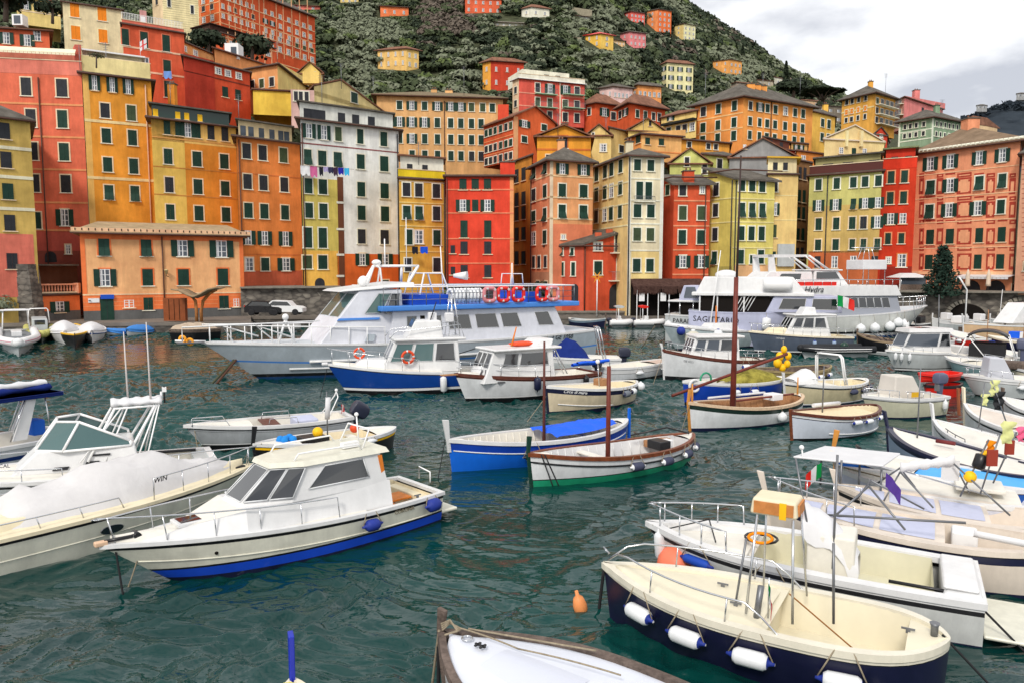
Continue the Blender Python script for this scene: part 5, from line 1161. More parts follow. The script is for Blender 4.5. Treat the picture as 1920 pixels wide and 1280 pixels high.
    def fend(s,t,label,L=.5,r=.11,m=FEND,me=FENDB,mode='h',dz=-.25,side=None,group=None,cat='fender'):
        side=side or s.vis; z=s.sh(t)+dz; c=s.hp(t,z,side,r*.9); W=s.W(*c); mb=MB()
        if mode=='b':
            mb.ball((0,0,0),r,m); mb.lathe((0,0,r*.9),(0,0,1),[(0,r*.3),(r*.25,r*.22)],me,8); top=r*1.1
        else:
            d=(s.hp(min(1,t+.05),z,side)-s.hp(t-.05,z,side)).normalized()if mode=='h' else Vector((.05,.1*side,1))
            d=Vector((d.x*s.u.x+d.y*s.v.x,d.x*s.u.y+d.y*s.v.y,d.z)).normalized()
            pr=[(-L/2-.09,.02),(-L/2-.04,.035),(-L/2,.05),(-L/2+.015,r*.72),(-L/2+.07,r),(0,r*1.02),(L/2-.07,r),(L/2-.015,r*.72),(L/2,.05),(L/2+.04,.035),(L/2+.09,.02)]
            mb.lathe((0,0,0),d,pr,m,12,mf=lambda a,b:me if a<3 or a>6 else m); top=L/2 if mode=='v' else 0
        # its lanyard
        hook=s.W(*s.hp(t,s.sh(t)+.03,side,.02))-W; e=Vector((0,0,top))
        if mode=='h':
            for q in(-1,1):mb.tube([d*q*(L/2+.07),hook+d*q*.12],.012,ROPE,n=4)
        else:mb.tube([e,hook],.012,ROPE,n=4)
        o=mb.build('fender',loc=tuple(W)); tag(o,label,cat,group); return o
    def outboard(s,y=0,k=1.0,m=None,z=None,tilt=0.0,x=-.12):
        m=m or _mat('motor_cowl',(38,42,60),.35,.5,var=.1); z=s.sh(0)if z is None else z; mb=MB(); ct,st=math.cos(tilt),math.sin(tilt)
        def T(px_,py_,pz_):px_,pz_=px_*k,pz_*k; return(x-px_*ct-pz_*st*1.0,y+py_*k,z+pz_*ct-px_*st)
        rows=[]
        for(zz,a0,a1,b)in((.02,-.02,.36,.14),(.08,-.08,.44,.19),(.3,-.1,.48,.2),(.45,-.07,.42,.18),(.52,0,.3,.1)):
            rows.append([T(a0,-b,zz),T(a0+.05,-b*1.05,zz)if 0 else T((a0+a1)/2,-b*1.08,zz),T(a1,-b*.8,zz),T(a1+.02,0,zz),T(a1,b*.8,zz),T((a0+a1)/2,b*1.08,zz),T(a0,b,zz),T(a0-.02,0,zz)])
        mb.grid(rows,m,closed=True,caps=(True,True),smooth=False)
        mb.grid([[T(.1*0+a_,b_,.26)for a_,b_ in((-.105,-.1),(-.105,.1))],[T(a_,b_,.32)for a_,b_ in((-.1,-.1),(-.1,.1))]],PVC)
        P=[T(.05,-.06,-.75),T(.25,-.06,-.75),T(.25,.06,-.75),T(.05,.06,-.75),T(.05,-.09,.05),T(.3,-.09,.05),T(.3,.09,.05),T(.05,.09,.05)]; mb.hexa(P,m)
        P=[T(-.04,-.12,-.3),T(.06,-.12,-.3),T(.06,.12,-.3),T(-.04,.12,-.3),T(-.04,-.12,.02),T(.06,-.12,.02),T(.06,.12,.02),T(-.04,.12,.02)]; mb.hexa(P,DSTEEL)
        return mb.build('outboard_motor',s.root,bevel=.03*k)
    def mast(s,x,h,r=.05,m=None,z=.3,y=0,lean=0,name='mast',taper=None,ly=0):
        mb=MB(); mb.tube([(x,y,z),(x+lean*.5,y+ly*.5,(z+h)/2),(x+lean,y+ly,h)],r,m or WOOD,n=10,taper=taper or r*.6); return mb.build(name,s.root)
    def line(s,pts,r=.012,m=None,name='mooring_line',sagz=0,world=False):
        P=[Vector(p)for p in pts]
        if world:P=[Vector(((p-s.o).dot(s.u),(p-s.o).dot(s.v),p.z))for p in P]
        out=[]
        for a,b in zip(P[:-1],P[1:]):
            for k in range(9):f=k/8; out.append(a.lerp(b,f)-Vector((0,0,sagz*4*f*(1-f))))
        mb=MB(); mb.tube(out,r,m or ROPE,n=5); return mb.build(name,s.root)
    def mark(s,txt,t0,z,size,m,shear=0,align='LEFT',rel=False,out=.012,dt=.1):
        side=s.vis; a=s.hp(t0,(s.sh(t0)+z)if rel else z,side,out); t1=t0-dt if side==1 else t0+dt; b=s.hp(t1,(s.sh(t1)+z)if rel else z,side,out)
        up=(s.hp(t0,a.z+.12,side)-s.hp(t0,a.z-.12,side)).normalized(); ux=(b-a).normalized(); n=ux.cross(up).normalized(); up=n.cross(ux)
        M=Matrix(((ux.x,up.x,n.x,a.x),(ux.y,up.y,n.y,a.y),(ux.z,up.z,n.z,a.z),(0,0,0,1))); mb=MB(); mb.text(txt,M,size,m,.012,shear,align); return mb.build('name_lettering',s.root)
    def cover(s,t0,t1,h,m=None,name='cover',lift=.0,seed=1,over=.04,drop=.12,peak=None,ripple=.03):
        """loose canvas over the boat between two stations, lifted to h in the middle"""
        m=m or CANVAS; mb=MB(); r=random.Random(seed); rows=[]; peak=peak or(lambda f:math.sin(math.pi*min(1,max(0,f)))**.5); n=18
        for i in range(n+1):
            f=i/n; t=t0+(t1-t0)*f; w_=s.w(min(t,.985))+over; z=s.sh(t); row=[]
            x=min(t*s.L,s.L+.02)
            for j in range(-6,7):
                q=j/6; zz=z+lift+h*peak(f)*(1-abs(q)**1.7)+ripple*math.sin(q*7+i*1.3)*(1-abs(q))+r.uniform(-1,1)*ripple*.35
                if abs(q)==1:zz=z-drop
                yy=q*w_ if abs(q)<1 else math.copysign(w_+.005,q)
                row.append((x,yy*(.97 if abs(q)<1 else 1),zz))
            rows.append(row)
        mb.grid(rows,m); return mb.build(name,s.root)
    def flag(s,x,y,z,w_=.4,h=.26,cols=None,ang=0,name='flag',droop=.3,pole=None):
        cols=cols or[_mat('flag_green',(20,140,70),.8,.1),CANVAS,RED]; mb=MB(); n=9
        rows=[[(x-math.cos(ang)*w_*i/n,y+math.sin(ang)*w_*i/n+.04*math.sin(i*1.3+j),z-h*j/4-droop*w_*(i/n)**1.4)for i in range(n+1)]for j in range(5)]
        mb.grid(rows,None,mf=lambda a,b:cols[int(b/n*len(cols))])
        o=mb.build(name,s.root)
        if pole:q=MB(); q.tube([(x,y,pole),(x,y,z+.05)],.012,STEEL,n=5); q.build('flag_pole',s.root)
        return o
    def cleats(s,ts,m=None,y=.0):
        for t,yy in ts:
            mb=MB(); z=s.sh(t)+.05; x=t*s.L; mb.box(x-.09,x+.09,yy-.012,yy+.012,z+.02,z+.045,m or DSTEEL); mb.box(x-.03,x+.03,yy-.015,yy+.015,z-.03,z+.02,m or DSTEEL); mb.build('cleat',s.root)
def s_main(bands):
    best,bi=-1,0
    for i,(m,e)in enumerate(bands):
        prev=None
        v=1 if(e is not None and e>=0)else 0
        if v>best:best,bi=v,i
    return bi
def gozzo(name,label,bow,stern,zb,zs,beam,bands,gun=None,gunc=None,inn=None,floor=None,fore=.72,aft=.12,decks=None,stem=None,stemh=.35,stl=0.0,ribs=0,thw=(),sag=.22,g=.1,zf=.18,full=.6,rake=.12,sr=.12,gunm2=None,**kw):
    b=Boat(name,label,bow,stern,zb,zs,beam,sag=sag,tr=0,tm=.48,pb=2.3,rake=rake,k=.32,full=full,srake=sr,**kw)
    b.hull(bands); b.gunwale(g,gun or WOOD,m2=gunm2); dk=decks or DECK
    if fore<.97:b.deck(fore,1,dk,name='foredeck')
    if aft>.03:b.deck(0,aft,dk,name='aft_deck')
    b.well(aft,fore,zf,inn or DECK,floor or inn or DECK,ribs=ribs,ribm=inn)
    for t in thw:b.thwart(t,dk)
    if stem is not None:b.stem(stem,stemh,lean=stl)
    return b

# ================================================================ BOATS, near to far
HC=paint((226,224,208),.07); HW=paint((224,226,228),.08); TEAL=paint((30,150,110),.1)
# --- cream cabin cruiser with the blue bottom
B=Boat('cabin_cruiser','cream cabin cruiser with blue bottom stripe, tinted windscreen and two navy fenders',(188,1024),(788,908),.92,.70,2.35,sag=.05,tr=.8,tm=.35,pb=2.1,rake=1.15,k=.2,p=1.3)
B.hull([(HC,-.06),(BLACK,-.12),(HC,.27),(BLACK,.225),(paint((24,74,200),.05),.03),(NAVY,None)]); B.gunwale(.1,WHITE,lip=.04); B.deck(.30,1,DECK,drop=-.01,camber=.16,name='foredeck'); B.well(.03,.30,.28,CDECK,slope=.92)
B.strake(-.42,HC,.014,.05,.98,rel=True)
L=B.L; xc0,xc1=B.X(688,.0,1.2),B.X(438,.2,1.0)
xsh_=B.X(548,.82,1.15); zd=B.Zt(937,xsh_,.82); mb=MB(); S=B.sh; xq=L*.93; lo=[(xc0-.05,-1.0,S(.3)),(xc1,-.92,S(.6)),(xq,-.2,S(.95)),(xq,.2,S(.95)),(xc1,.92,S(.6)),(xc0-.05,1.0,S(.3))]; hi=[(xc0-.05,-.88,zd),(xc1-.05,-.72,zd-.04),(xq-.8,-.16,S(.9)+.10),(xq-.8,.16,S(.9)+.10),(xc1-.05,.72,zd-.04),(xc0-.05,.88,zd)]
for k in range(6):mb.face([lo[k],lo[(k+1)%6],hi[(k+1)%6],hi[k]],WHITE)
mb.face([hi[0],hi[1],hi[4],hi[5]],WHITE); mb.face([hi[1],hi[2],hi[3],hi[4]],DECK); mb.build('coachroof',B.root,bevel=.06,seg=3)
hx=B.X(352,0,1.2); hz=zd-(zd-S(.9)-.12)*(hx-xc1)/(xq-.9-xc1)+.015; B.bx(hx-.27,hx+.27,-.25,.25,hz-.06,hz+.02,WHITE,'deck_hatch',.02); B.bx(hx-.2,hx+.2,-.19,.19,hz+.015,hz+.03,GLASS,'hatch_glass',.005)
zr=B.Zt(857,(xc0+xc1)/2,0); xsh=xsh_; cb=B.cabin6(xc0,xsh,xc1,zd-.05,zr,.88,.82,.40,rf=.78,rs=.42,rb=.12,tum=.13,bevel=.04)
B.pane('f',.06,.94,.12,.92,GLASS,fr=HW); B.pane('pf',.03,.48,.12,.92,GLASS,fr=HW); B.pane('pf',.52,.98,.12,.92,GLASS,fr=HW); B.pane('sf',.05,.95,.12,.92,GLASS,fr=HW)
B.pane('p',.12,.80,.30,.90,GLASS,skew0=.12,skew1=-.05,fr=HW); B.pane('s',.2,.85,.40,.90,GLASS,fr=HW); B.pane('b',.3,.7,.1,.85,DARK)
rf_=B.roofslab(zr,.10,.10,.22,HC); x0,x1=B.hi[0].x-.22,B.hi[2].x+.1
mb=MB()
for sd in(1,-1):mb.tube([(x1-.5,sd*.55,zr+.1),(x1-.6,sd*.55,zr+.24),(x0+.7,sd*.62,zr+.24),(x0+.6,sd*.62,zr+.1)],.02,TUBEW); 
mb.tube([(x0+.5,.5,zr+.1),(x0+.3,.45,zr+.5),(x0+.3,-.45,zr+.5),(x0+.5,-.5,zr+.1)],.022,TUBEW); mb.tube([(x0+.3,0,zr+.1),(x0+.35,0,zr+.75)],.02,TUBEW); mb.ball((x0+.35,0,zr+.78),.05,PVC); mb.box(x0+.5,x0+.9,.2,.35,zr+.12,zr+.24,PVC); mb.build('roof_rack',rf_)
mb=MB(); mb.prism([(xc0-.02,.93,B.sh(.3)),(xc0+.06,.93,B.sh(.3)),(B.hi[0].x+.06,.78,zr-.05),(B.hi[0].x-.04,.78,zr-.05)],(0,-.05,0),_mat('orange_varnish',(214,120,30),.35,.4,var=.2,scale=6)); mb.build('wooden_door_edge',B.root)
OV=_mat('orange_varnish',(214,120,30),.35,.4); B.bx(.5,1.3,-.2,.35,.55,.60,OV,'cockpit_table',.015); B.bx(.15,.45,-.8,.8,.28,.62,CDECK,'stern_seat'); B.bx(xc0-.45,xc0-.1,.35,.8,.5,.56,OV,'side_step',.01); B.bx(.7,.78,-.05,.05,.28,.56,HW,'table_leg',.01)
B.bx(-.5,.02,-.85,.85,.16,.24,HC,'swim_platform',.03); B.rail(.40,1,.46,posts=5,lean=.05,fwd=.12,h1=.52); mb=MB(); mb.tube([(.1,.55,.9),(.1,.55,1.15),(.1,.1,1.2),(.1,.1,.9)],.018,TUBEW); mb.build('stern_handrail',B.root)
mb=MB(); xo=L-.62; mb.tube([(xo,-.1,1.0),(xo+.1,.1,1.02),(xo+.55,.0,1.0)],.035,BLACK); mb.lathe((xo,-.12,1.0),(0,1,0),[(0,.07),(.25,.07)],BLACK,10); mb.build('anchor_windlass',B.root); B.bx(L-.12,L+.1,-.07,.07,.93,1.02,_mat('beige_roller',(214,180,150),.6),'bow_roller',.02)
B.mark('CORONA',.21,-.17,.13,_mat('badge_grey',(150,140,120),.4),rel=True,dt=.05); s_=B.hp(.75,.52,1,.005); mb=MB(); mb.lathe(s_,(0,1,0),[(-.01,.035),(.01,.035)],DARK,10); mb.build('hull_outlet',B.root)
B.fend(.30,'navy fender hanging amidships on the cream cabin cruiser',.34,.13,FENDB,FENDB,dz=-.24); B.fend(.06,'navy fender at the stern corner of the cream cabin cruiser',.36,.15,FENDB,FENDB,dz=-.16)
a=B.W(L-.75,.1,.98); B.line([a,onz(236,1112,-.1)],.014,ROPE,world=True,sagz=.03); B.line([B.W(L-.25,0,.85),onz(232,1122,-.1)],.02,DROPE,world=True,name='mooring_chain')
B.cleats([(.8,.25),(.1,.9)])
# --- covered motorboat behind it
B=Boat('covered_motorboat','cream motorboat under a loose white cover with an oval porthole in its hull',(478,870),(-250,1038),.78,.72,2.6,sag=-.02,tr=.8,tm=.4,rake=1.0,k=.2,p=1.3)
B.hull([(HC,-.05),(BLACK,-.11),(HC,.18),(HC,0),(HC,None)]); B.gunwale(.22,CDECK,lip=.04); B.deck(.05,1,CDECK,drop=-.03,camber=.22)
B.strake(-.45,HC,.012,.05,.97); B.cabin(B.L*.16,B.L*.62,.74,1.0,.98,.9,rf=.3,rb=.1,tum=.12,m=CDECK,name='coachroof')
B.cover(B.X(8,-1,.9)/B.L,.93,.86,_mat('creased_cover',(206,204,204),.85,.1,var=.08,scale=1.5,bump=.9,bscale=1.6),peak=lambda f:(.62+.34*math.exp(-((f-.48)/.15)**2)+.06*math.sin(f*22))*min(1,f*9)**.6*min(1,(1-f)*3.2)**.8,over=-.24,drop=.05,lift=.10,seed=4,ripple=.085)
B.mark('WIN',.60,.40,.17,BLACK,rel=True,dt=.05,out=-.12,shear=.2)
s0=B.hp(.475,.42,B.vis,.004); t_=(B.hp(.5,.42,B.vis)-B.hp(.45,.42,B.vis)).normalized(); mb=MB(); pts=[s0+t_*(.24*math.cos(g))+Vector((0,0,.085*math.sin(g)))for g in[2*math.pi*k/18 for k in range(18)]]; mb.prism(pts,(0,.02*B.vis,0),GLASS); mb.tube(pts+[pts[0]],.014,DSTEEL); mb.build('porthole',B.root)
B.rail(.60,1,.52,posts=4,lean=.04,fwd=.05,h1=.5); mb=MB()
for sd in(1,-1):
    P=[B.inner(t,.12)*1 for t in(.1,.2,.3,.4,.5)]; P=[Vector((p.x,sd*p.y,p.z+.28))for p in P]; mb.tube([P[0]-Vector((0,0,.28))]+P+[P[-1]+Vector((.1,0,-.25))],.016,STEEL)
    for p in P[1:4]:mb.tube([p,p-Vector((-.08,0,.28))],.014,STEEL)
mb.build('side_rail',B.root); B.bx(B.L-.7,B.L-.35,-.12,.12,.8,.86,BLACK,'cleat_block',.02)
# --- walkaround with folded top
B=Boat('sport_cruiser','white walkaround motorboat with angular windscreen, folded white top and two rod aerials',(-214,905),(400,853),1.0,.82,2.6,sag=.04,tr=.8,tm=.4,rake=1.0,k=.22,p=1.3)
B.hull([(HW,-.08),(BLACK,-.13),(GREYW,.1),(GREYW,None)]); B.gunwale(.14,WHITE,lip=.05); B.deck(.42,1,DECK,drop=-.02,camber=.14,name='foredeck'); B.well(.03,.42,.35,DECK,slope=.94)
zw=B.Zt(838,B.X(150,.6,1.5),.6); x0,x1=B.X(262,.8,1.2),B.X(15,.7,1.1); c=B.cabin(x0,x1,.95,zw,.95,.7,rf=.6,rb=.1,tum=.1,name='deckhouse',bevel=.06)
B.pane('p',.55,.66,.28,.42,BLACK); B.pane('p',.58,.75,.62,.70,BLACK); B.pane('p',.30,.42,.15,.28,BLACK)
mb=MB(); za=zw-.02; zt_=B.Zt(790,B.X(120,.4,1.9),.4); xf,xm,xa=x1-.62,B.X(118,.6,za),B.X(246,.8,za)
TW=[(xf+.05,.38,za),(xm,.80,za),(xa,.84,za)]; TT=[(xf-.42,.32,zt_),(xm-.38,.62,zt_),(xa+.02,.80,za+.12)]
for sd in(1,-1):
    P=[Vector((x,sd*y,z))for x,y,z in TW]; Q=[Vector((x,sd*y,z))for x,y,z in TT]
    for a,b_,c_,d in((P[0],P[1],Q[1],Q[0]),(P[1],P[2],Q[2],Q[1])):mb.face([a,b_,c_,d],GGLASS)
    for a,b_ in((P[0],Q[0]),(P[1],Q[1]),(P[2],Q[2]),(P[0],P[1]),(P[1],P[2]),(Q[0],Q[1]),(Q[1],Q[2])):mb.tube([a,b_],.034,TUBEW)
a,b_,c_,d=Vector((TW[0][0],.38,za)),Vector((TW[0][0],-.38,za)),Vector((TT[0][0],-.32,zt_)),Vector((TT[0][0],.32,zt_)); mb.face([a,b_,c_,d],GGLASS)
for p,q in((a,b_),(c_,d)):mb.tube([p,q],.034,TUBEW)
mb.build('windscreen',B.root)
xb,zb_=B.X(296,0,2.4),B.Zt(752,B.X(296,0,2.4),0); xt=B.X(214,0,2.4); mb=MB()
for sd in(1,-1):
    for px,xx,z0,xo in((165,xt,1.2,0),(150,xt-.15,1.2,0),(196,xt-.3,1.1,0),(228,xb+.1,1.0,0),(252,xb+.05,.95,0),(272,xb,.95,0)):mb.tube([(B.X(px,sd*.85,z0),sd*.88,z0),(xx,sd*.42,zb_-.04)],.034 if px in(165,228)else .02,TUBEW)
    mb.tube([(xt,sd*.42,zb_-.04),(xb,sd*.42,zb_-.04)],.028,TUBEW)
for xx in(xt,xb):mb.tube([(xx,-.42,zb_-.04),(xx,.42,zb_-.04)],.028,TUBEW)
ar=mb.build('targa_frame',B.root)
mb=MB(); rows=[[(xb-.08+(xt-xb+.16)*i/16,(.40+.05*math.sin(i*1.3))*math.cos(g),zb_+.05+.10*math.sin(g)*(1+.25*math.sin(i*1.7+1)))for g in[2*math.pi*k/12 for k in range(12)]]for i in range(17)]; mb.grid(rows,CANVAS,closed=True,caps=(True,True)); mb.build('folded_top',B.root)
mb=MB(); 
for sx,sy,ty in((283,.25,604),(240,-.55,622)):
    x=B.X(sx,sy,zb_); zt2=B.Zt(ty,x,sy); mb.tube([(x,sy,zb_),(x+.03,sy,zt2)],.028,_mat('rod_pale',(208,200,196),.4),taper=.012)
mb.tube([(xb-.15,.3,zb_),(xb-.15,.3,zb_+.45)],.02,RUBBER); mb.box(xb-.2,xb-.1,.22,.36,zb_+.3,zb_+.42,PVC); mb.tube([(xb-.1,-.1,zb_),(xb-.1,-.1,zb_+.25)],.03,PVC); mb.build('rod_aerials',ar)
B.mark('CAL',.68,.34,.13,NAVY,rel=True,dt=.05,out=-.3); B.bx(.06,.5,-.9,.9,.35,.8,GREYW,'stern_locker'); mb=MB()
for sd in(1,-1):mb.tube([(x-.0,sd*y,z+.02)for x,y,z in[(B.inner(t,.2).x,B.inner(t,.2).y,B.sh(t))for t in(.05,.15,.25,.35,.42)]],.045,BLACK)
mb.build('coaming_pad',B.root); B.rail(.5,1,.3,posts=4,bow=True,h1=.35); B.bx(x0+.1,x0+.3,.3,.7,.5,1.25,PVC,'helm_seat')
# --- blue topped boat at the left edge
B=Boat('hardtop_boat','white boat with folded blue canvas on its hardtop and a black outboard',(-330,872),(118,806),1.0,.85,2.4,sag=.05,tr=.8,rake=.8)
B.hull([(HW,-.06),(HW,-.3),(_mat('blue_swoosh',(22,50,110),.4),-.42),(HW,0),(HW,None)]); B.gunwale(.12,WHITE); B.deck(.4,1,DECK,camber=.1); B.well(.04,.4,.35,DECK)
xh=B.X(12,0,2.3); z1=B.Zt(738,xh,0); z2=B.Zt(716,xh,0); mb=MB(); rows=[[(xh+dx*1.0,y,z1+(.04 if abs(y)<.9 else 0))for y in(-1,-.9,.9,1)]for dx in(-1.2,-.6,0,.6,1.2)]; mb.grid(rows,BCANVAS); mb.box(xh-1.2,xh+1.2,-.95,.95,z1-.12,z1,BCANVAS); mb.build('hardtop',B.root,bevel=.03)
mb=MB(); rows=[[(xh-1.1+2.1*i/12,.5*math.cos(g)+.1*math.sin(i),z1+.12+(.13+.03*math.sin(i*1.7))*math.sin(g))for g in[2*math.pi*k/8 for k in range(8)]]for i in range(13)]; mb.grid(rows,None,closed=True,caps=(True,True),mf=lambda a,b:BCANVAS if b%3 else CANVAS)if 0 else mb.grid(rows,BCANVAS,closed=True); rows=[[(xh-1.0+1.9*i/10,.25+.16*math.cos(g),z1+.25+.1*math.sin(g)*(1+.3*math.sin(i*2)))for g in[2*math.pi*k/8 for k in range(8)]]for i in range(11)]; mb.grid(rows,CANVAS,closed=True); mb.build('folded_canvas',B.root)
mb=MB()
for sd in(1,-1):
    mb.prism([(B.X(22,sd*.8,.95),sd*.9,.95),(B.X(48,sd*.8,.95),sd*.9,.95),(B.X(68,sd*.8,z1)+.0,sd*.8,z1-.1),(B.X(50,sd*.8,z1),sd*.8,z1-.1)],(0,-.08*sd,0),WHITE)
    for pa,pb_ in((18,45),(95,82)):mb.tube([(B.X(pa,sd*.85,1.0),sd*.9,.95),(B.X(pb_,sd*.8,z1),sd*.85,z1-.1)],.022,STEEL)
    mb.build('arch_frame',B.root); mb=MB()
if 1:pass; B.outboard(0,1.15,_mat('black_cowl',(28,28,32),.3,.5),tilt=.9); B.bx(.6,1.0,-.3,.2,.85,1.35,_mat('blue_cloth',(24,90,190),.8),'blue_jacket',.08)
# --- grey open boat
B=Boat('open_boat','light grey open boat with black stripe and a tilted dark outboard motor',(345,797),(652,776),.80,.68,1.9,sag=.08,tr=.75,tm=.4,rake=.6)
G2=paint((176,180,184),.1); B.hull([(WHITE,-.1),(BLACK,-.135),(G2,-.18),(BLACK,-.19),(G2,.12),(PVC,.09),(BLACK,None)]); B.gunwale(.1,WHITE); B.deck(.62,1,DECK,camber=.07); B.well(.03,.62,.25,DECK,slope=.9)
B.thwart(.5,_mat('mahogany',(92,44,30),.4,.4,var=.3,scale=6),.55,-.02); B.bx(1.2,2.0,-.5,.5,.3,.72,LILAC,'seat_cushion',.05); B.outboard(0,1.15,tilt=.6)
mb=MB()
for sd in(1,-1):mb.tube([(.35*B.L,sd*.72,B.sh(.35)),(.36*B.L,sd*.7,B.sh(.36)+.22),(.52*B.L,sd*.68,B.sh(.5)+.22),(.53*B.L,sd*.68,B.sh(.5))],.018,STEEL); mb.tube([(.75*B.L,sd*.5,B.sh(.75)),(.77*B.L,sd*.5,B.sh(.75)+.2),(.95*B.L,sd*.2,B.sh(.95)+.2),(.96*B.L,sd*.2,B.sh(.95))],.018,STEEL)
mb.build('handrails',B.root); mb=MB(); xa=.35; mb.tube([(xa+.5,-.5,.7),(xa,-.45,1.35),(xa-.05,-.4,1.5)],.022,TUBEW); mb.tube([(xa+.5,.5,.7),(xa,-.0,1.35),(xa-.05,-.4,1.5)],.022,TUBEW); mb.ball((xa-.05,-.4,1.55),.06,PVC); mb.build('light_mast',B.root); B.flag(.12,-.4,1.0,.1,.35,[RED,CANVAS,RED],name='flag')
B.line([B.W(B.L-.3,0,.82),onz(372,850,-.1)],.014,world=True)
# --- black and yellow gozzo
B=gozzo('open_boat','black gozzo with yellow stripe carrying an orange buoy and a blue net bag',(474,832),(742,800),.72,.62,1.75,[(BLACK,-.10),(YEL,-.17),(BLACK,-.3),(BLACK,.0),(BLACK,None)],gun=WHITE,inn=CDECK,fore=.72,aft=.2,stem=BLACK,stemh=.55,stl=-.05,thw=(.3,.55),sag=.1)
B.bx(2.6,3.4,-.4,.4,.35,.72,BLACK,'engine_box',.03); mb=MB(); mb.ball((2.5,-.1,.95),.0,YEL)if 0 else mb.ball((2.9,.15,.85),.17,YEL); mb.build('yellow_float',B.root); mb=MB(); mb.ball((1.6,.1,.8),.15,ORANGEB); mb.build('orange_float',B.root)
mb=MB(); rr=random.Random(1); [mb.ball((3.9+rr.uniform(-.25,.25),rr.uniform(-.2,.2),.72),.13,_mat('net_blue',(30,130,210),.8),8)for k in range(6)]; mb.build('net_bag',B.root)
B.mast(3.0-.5,2.1,.025,DSTEEL); mb=MB(); mb.tube([(2.5,0,1.2),(2.45,0,1.9)],.09,CANVAS); mb.build('furled_awning',B.root)
B.line([B.W(B.L,.0,.75),onz(452,872,-.1)],.012,world=True); B.line([B.W(B.L-.2,.2,.75),onz(464,872,-.1)],.012,world=True)
for t,nm in((.28,'white fender on the black and yellow gozzo'),):B.fend(t,nm,.3,.07,FEND,FEND,dz=-.1)
# --- bright blue gozzo
LB=paint((18,106,222),.06); DB=paint((14,62,168),.06)
B=gozzo('wooden_gozzo','bright blue wooden gozzo with tall white stem post and a blue tarpaulin over its stern',(840,824),(1176,785),.98,.84,2.05,[(DB,-.30),(LB,0.02),(LB,None)],gun=WHITE,inn=DECK,floor=_mat('pale_planks',(196,186,172),.7,var=.2,scale=5),fore=.93,aft=.06,stem=None,thw=(.82,.30),ribs=22,sag=.24,g=.12)
B.stem(WHITE,.62,lean=.12,th=.09,wd=.06,top=.14,z0=.6); B.stem(LB,-.45,lean=0,th=.07,wd=.03,z0=-.2,name='stem_foot')if 0 else None
B.strake(-.32,WHITE,.02,.05,.985); B.cover(.10,.50,.22,BTARP,over=-.2,drop=-.12,lift=.04,peak=lambda f:.3+.9*math.sin(math.pi*f)**.6,seed=8,ripple=.05); B.bx(-.14,-.04,-.035,.035,-.2,1.22,LB,'rudder',.01)
B.mast(B.X(1020,0,.8),B.Zt(640,B.X(1020,0,1),0),.055,_mat('mast_brown',(94,48,40),.5,var=.3),z=.35); B.fend(.66,'dirty white fender on the bright blue gozzo',.5,.12,_mat('old_fender',(200,196,180),.6,var=.2),BLACK,dz=-.40)
B.fend(.9,'small pale roller fender lying inside the blue gozzo bow',.35,.08,_mat('old_fender',(200,196,180),.6),_mat('old_fender',(200,196,180),.6),dz=.04,side=-B.vis)if 0 else None
B.line([B.W(B.L+.1,0,1.0),onz(820,905,-.1)],.014,DROPE,world=True)
# --- white gozzo with green boot
B=gozzo('wooden_gozzo','white wooden gozzo with green bottom, varnished rail, dark green stem and brown mast',(990,850),(1300,812),.95,.74,1.95,[(HW,-.21),(BLACK,-.26),(HW,.20),(BLACK,.17),(TEAL,.03),(TEAL,None)],gun=WOOD,inn=WHITE,floor=_mat('grey_planks',(176,168,164),.8,var=.25,scale=6),fore=.90,aft=.08,stem=paint((20,60,48)),stemh=.50,stl=-.02,thw=(.62,.84),ribs=16,sag=.24,g=.1)
B.strake(-.23,BLACK,.028,.04,.985); xm=B.X(1140,0,.8); B.mast(xm,B.Zt(686,xm,0),.075,_mat('mast_red_brown',(120,52,40),.45,var=.3,streak=.3),z=.3,taper=.06)
B.bx(1.3,1.75,-.3,.3,.45,.72,BLACK,'engine_box',.03); B.bx(1.05,1.3,-.15,.15,.45,.7,PVC,'battery_box',.03); B.bx(.7,1.6,-.62,-.3,.4,.62,TEAK,'side_bench',.02); mb=MB(); mb.tube([(.3,.1,.8),(1.0,-.2,1.02),(2.2,-.55,.85)],.028,BLACK); mb.build('tiller',B.root)
for t,nm in((.52,'slate fender nearest the mast on the white green bottomed gozzo'),(.33,'second slate fender aft of the mast on the white gozzo'),(.165,'third slate fender near the quarter of the white gozzo'),(.045,'slate fender at the stern of the white green bottomed gozzo')):B.fend(t,nm,.42,.125,FENDG,FEND,dz=-.27)
B.line([(B.L-.25,.28,B.zb),(B.L-.45,.55,.1)],.02,DROPE); B.line([(B.L-.35,.3,B.zb),(B.L-.6,.62,.1)],.02,DROPE)
